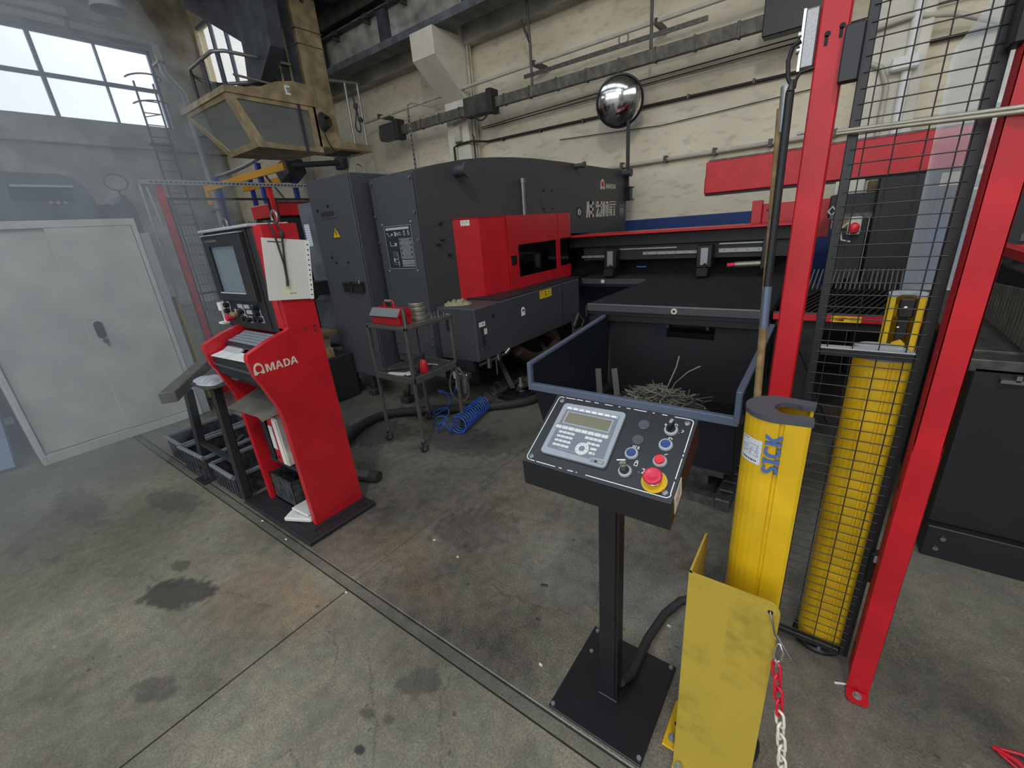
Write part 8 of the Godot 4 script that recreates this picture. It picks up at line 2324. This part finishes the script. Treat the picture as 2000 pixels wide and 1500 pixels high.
func crates_and_stand() -> void:
	crate("rearmost grey plastic crate, its dusty rim nearest the white cabinet", Vector3(-4.25, 0, -1.14), Vector3(0.42, 0.2, 0.56), 0.0)
	crate("middle grey plastic crate holding dark offcuts under the stand", Vector3(-3.86, 0, -1.12), Vector3(0.44, 0.21, 0.54), 0.05)
	crate("front grey plastic crate right against the console's floor plate", Vector3(-3.35, 0, -1.14), Vector3(0.4, 0.18, 0.54), 0.0)
	var oc := Sh.new()
	for k in 14:
		var c := Vector3(-3.86 + rng.randf_range(-0.14, 0.14), 0.03 + 0.008 * k, -1.1 + rng.randf_range(-0.18, 0.18))
		var a := rng.randf() * TAU
		oc.bar(c, c + Vector3(cos(a), 0.1, sin(a)) * 0.13, 0.03, 0.012)
	solo("metal_offcuts", oc, M.dull_steel, "tangle of dark metal offcuts in the middle grey crate", "scrap").set_meta("kind", "stuff")
	var t := thing("support_stand", "dark two-post stand carrying a slanting grey steel beam left of the console", "stand", Vector3(-3.5, 0, -0.9))
	part("post", Sh.new().bar(Vector3(-3.7, 0, -0.87), Vector3(-3.72, 0.715, -0.94), 0.055, 0.055, Vector3(0, 0, 1), 0.006), M.press_dark, t)
	part("post", Sh.new().bar(Vector3(-3.08, 0.028, -0.89), Vector3(-3.08, 0.87, -0.92), 0.055, 0.055, Vector3(0, 0, 1), 0.006), M.press_dark, t)
	part("foot", Sh.new().bb(Vector3(-3.78, 0, -0.95), Vector3(-3.62, 0.012, -0.8), 0.003), M.press_dark, t)
	part("tie_bar", Sh.new().bar(Vector3(-3.7, 0.3, -0.9), Vector3(-3.1, 0.3, -0.9), 0.03, 0.03), M.press_dark, t)
	part("top_beam", Sh.new().bar(Vector3(-3.50, 0.752, -0.765), Vector3(-4.36, 0.752, -1.32), 0.1, 0.075, Vector3.UP, 0.005), M.trunking, t, "grey square steel beam")
	part("tray", Sh.new().bb(Vector3(-3.24, 0.86, -1.05), Vector3(-2.95, 0.872, -0.84), 0.003), M.dull_steel, t)
	solo("plastic_wrap", cloth(Vector3(-3.12, 0.873, -0.93), 0.13, 0.09, 0.035, 0.2, 9), M.plastic_wrap, "crumpled clear plastic film on the small tray beside the console", "plastic film")
	t = thing("wooden_block_stack", "small stack of wooden blocks on a low dark stool behind the console", "wood", Vector3(-4.35, 0, -2.35))
	part("stool", Sh.new().bb(Vector3(-4.62, 0, -2.6), Vector3(-4.15, 0.5, -2.2), 0.01), M.press_dark, t)
	part("block", Sh.new().bb(Vector3(-4.6, 0.72, -2.5), Vector3(-4.2, 0.77, -2.22), 0.004), M.old_wood, t)
	part("block", Sh.new().bb(Vector3(-4.55, 0.5, -2.45), Vector3(-4.3, 0.72, -2.3), 0.004), M.rag, t)
	part("block", Sh.new().bb(Vector3(-4.3, 0.5, -2.4), Vector3(-4.18, 0.6, -2.25), 0.004), M.wood, t)


func small_things() -> void:
	solo("white_wire_bits", Sh.new().bar(Vector3(0.22, 0.003, -1.5), Vector3(0.265, 0.003, -1.52), 0.006, 0.003), M.white, "short white plastic strip on the floor beside the right red post's foot", "litter")
	var lit := [[-0.72, -0.98, "tiny pale chip on the floor left of the pedestal plate"], [-1.42, -1.25, "small bright metal slug in the middle of the dark floor"], [-1.63, -1.28, "metal slug lying at the end of the floor crack"], [-2.74, -0.83, "pale stone chip in the groove before the console plate"], [-2.42, -0.82, "pale chip in the groove near the console plate's front corner"], [-1.74, -0.775, "cream chip where the two floor joints cross"], [-0.35, -1.42, "white chip on the floor right of the pedestal plate"]]
	for e: Array in lit:
		var c := Vector3(e[0], 0.004, e[1])
		solo("floor_chip", Sh.new().box(c, Vector3(0.016, 0.007, 0.009), Basis(Vector3.UP, e[0] * 9.0), 0.002), M.cream_print, e[2], "litter", "chips on the floor")
	solo("dark_chip", Sh.new().box(Vector3(-0.92, 0.004, -1.33), Vector3(0.035, 0.007, 0.012), Basis(Vector3.UP, 0.4), 0.003), M.black, "dark shaving on the floor between the console and the pedestal", "litter")
	solo("red_strap", Sh.new().tube([Vector3(0.62, 0.012, -1.51), Vector3(0.66, 0.03, -1.48), Vector3(0.75, 0.02, -1.38), Vector3(0.8, 0.012, -1.3)], 0.007, 6).tube([Vector3(0.62, 0.012, -1.51), Vector3(0.68, 0.02, -1.52), Vector3(0.8, 0.02, -1.46)], 0.006, 6).tube([Vector3(0.63, 0.012, -1.5), Vector3(0.7, 0.012, -1.44), Vector3(0.8, 0.012, -1.4)], 0.005, 6), M.chain_red, "bundle of thin red cords lying on the floor at the lower right", "cord")


# the bluish workshop haze that hangs in the window light on the left
func haze() -> void:
	var f := FogVolume.new()
	f.name = "workshop_haze"
	f.shape = RenderingServer.FOG_VOLUME_SHAPE_ELLIPSOID
	f.size = Vector3(5.6, 5.0, 4.8)
	f.position = Vector3(-5.0, 2.1, 0.5)
	var m := FogMaterial.new()
	m.resource_name = "haze"
	m.density = 0.15
	m.albedo = Color(0.95, 0.98, 1.0)
	f.material = m
	f.set_meta("label", "thin bluish haze hanging in the air on the left, in front of the white cabinet")
	f.set_meta("category", "haze")
	f.set_meta("kind", "stuff")
	add_child(f)
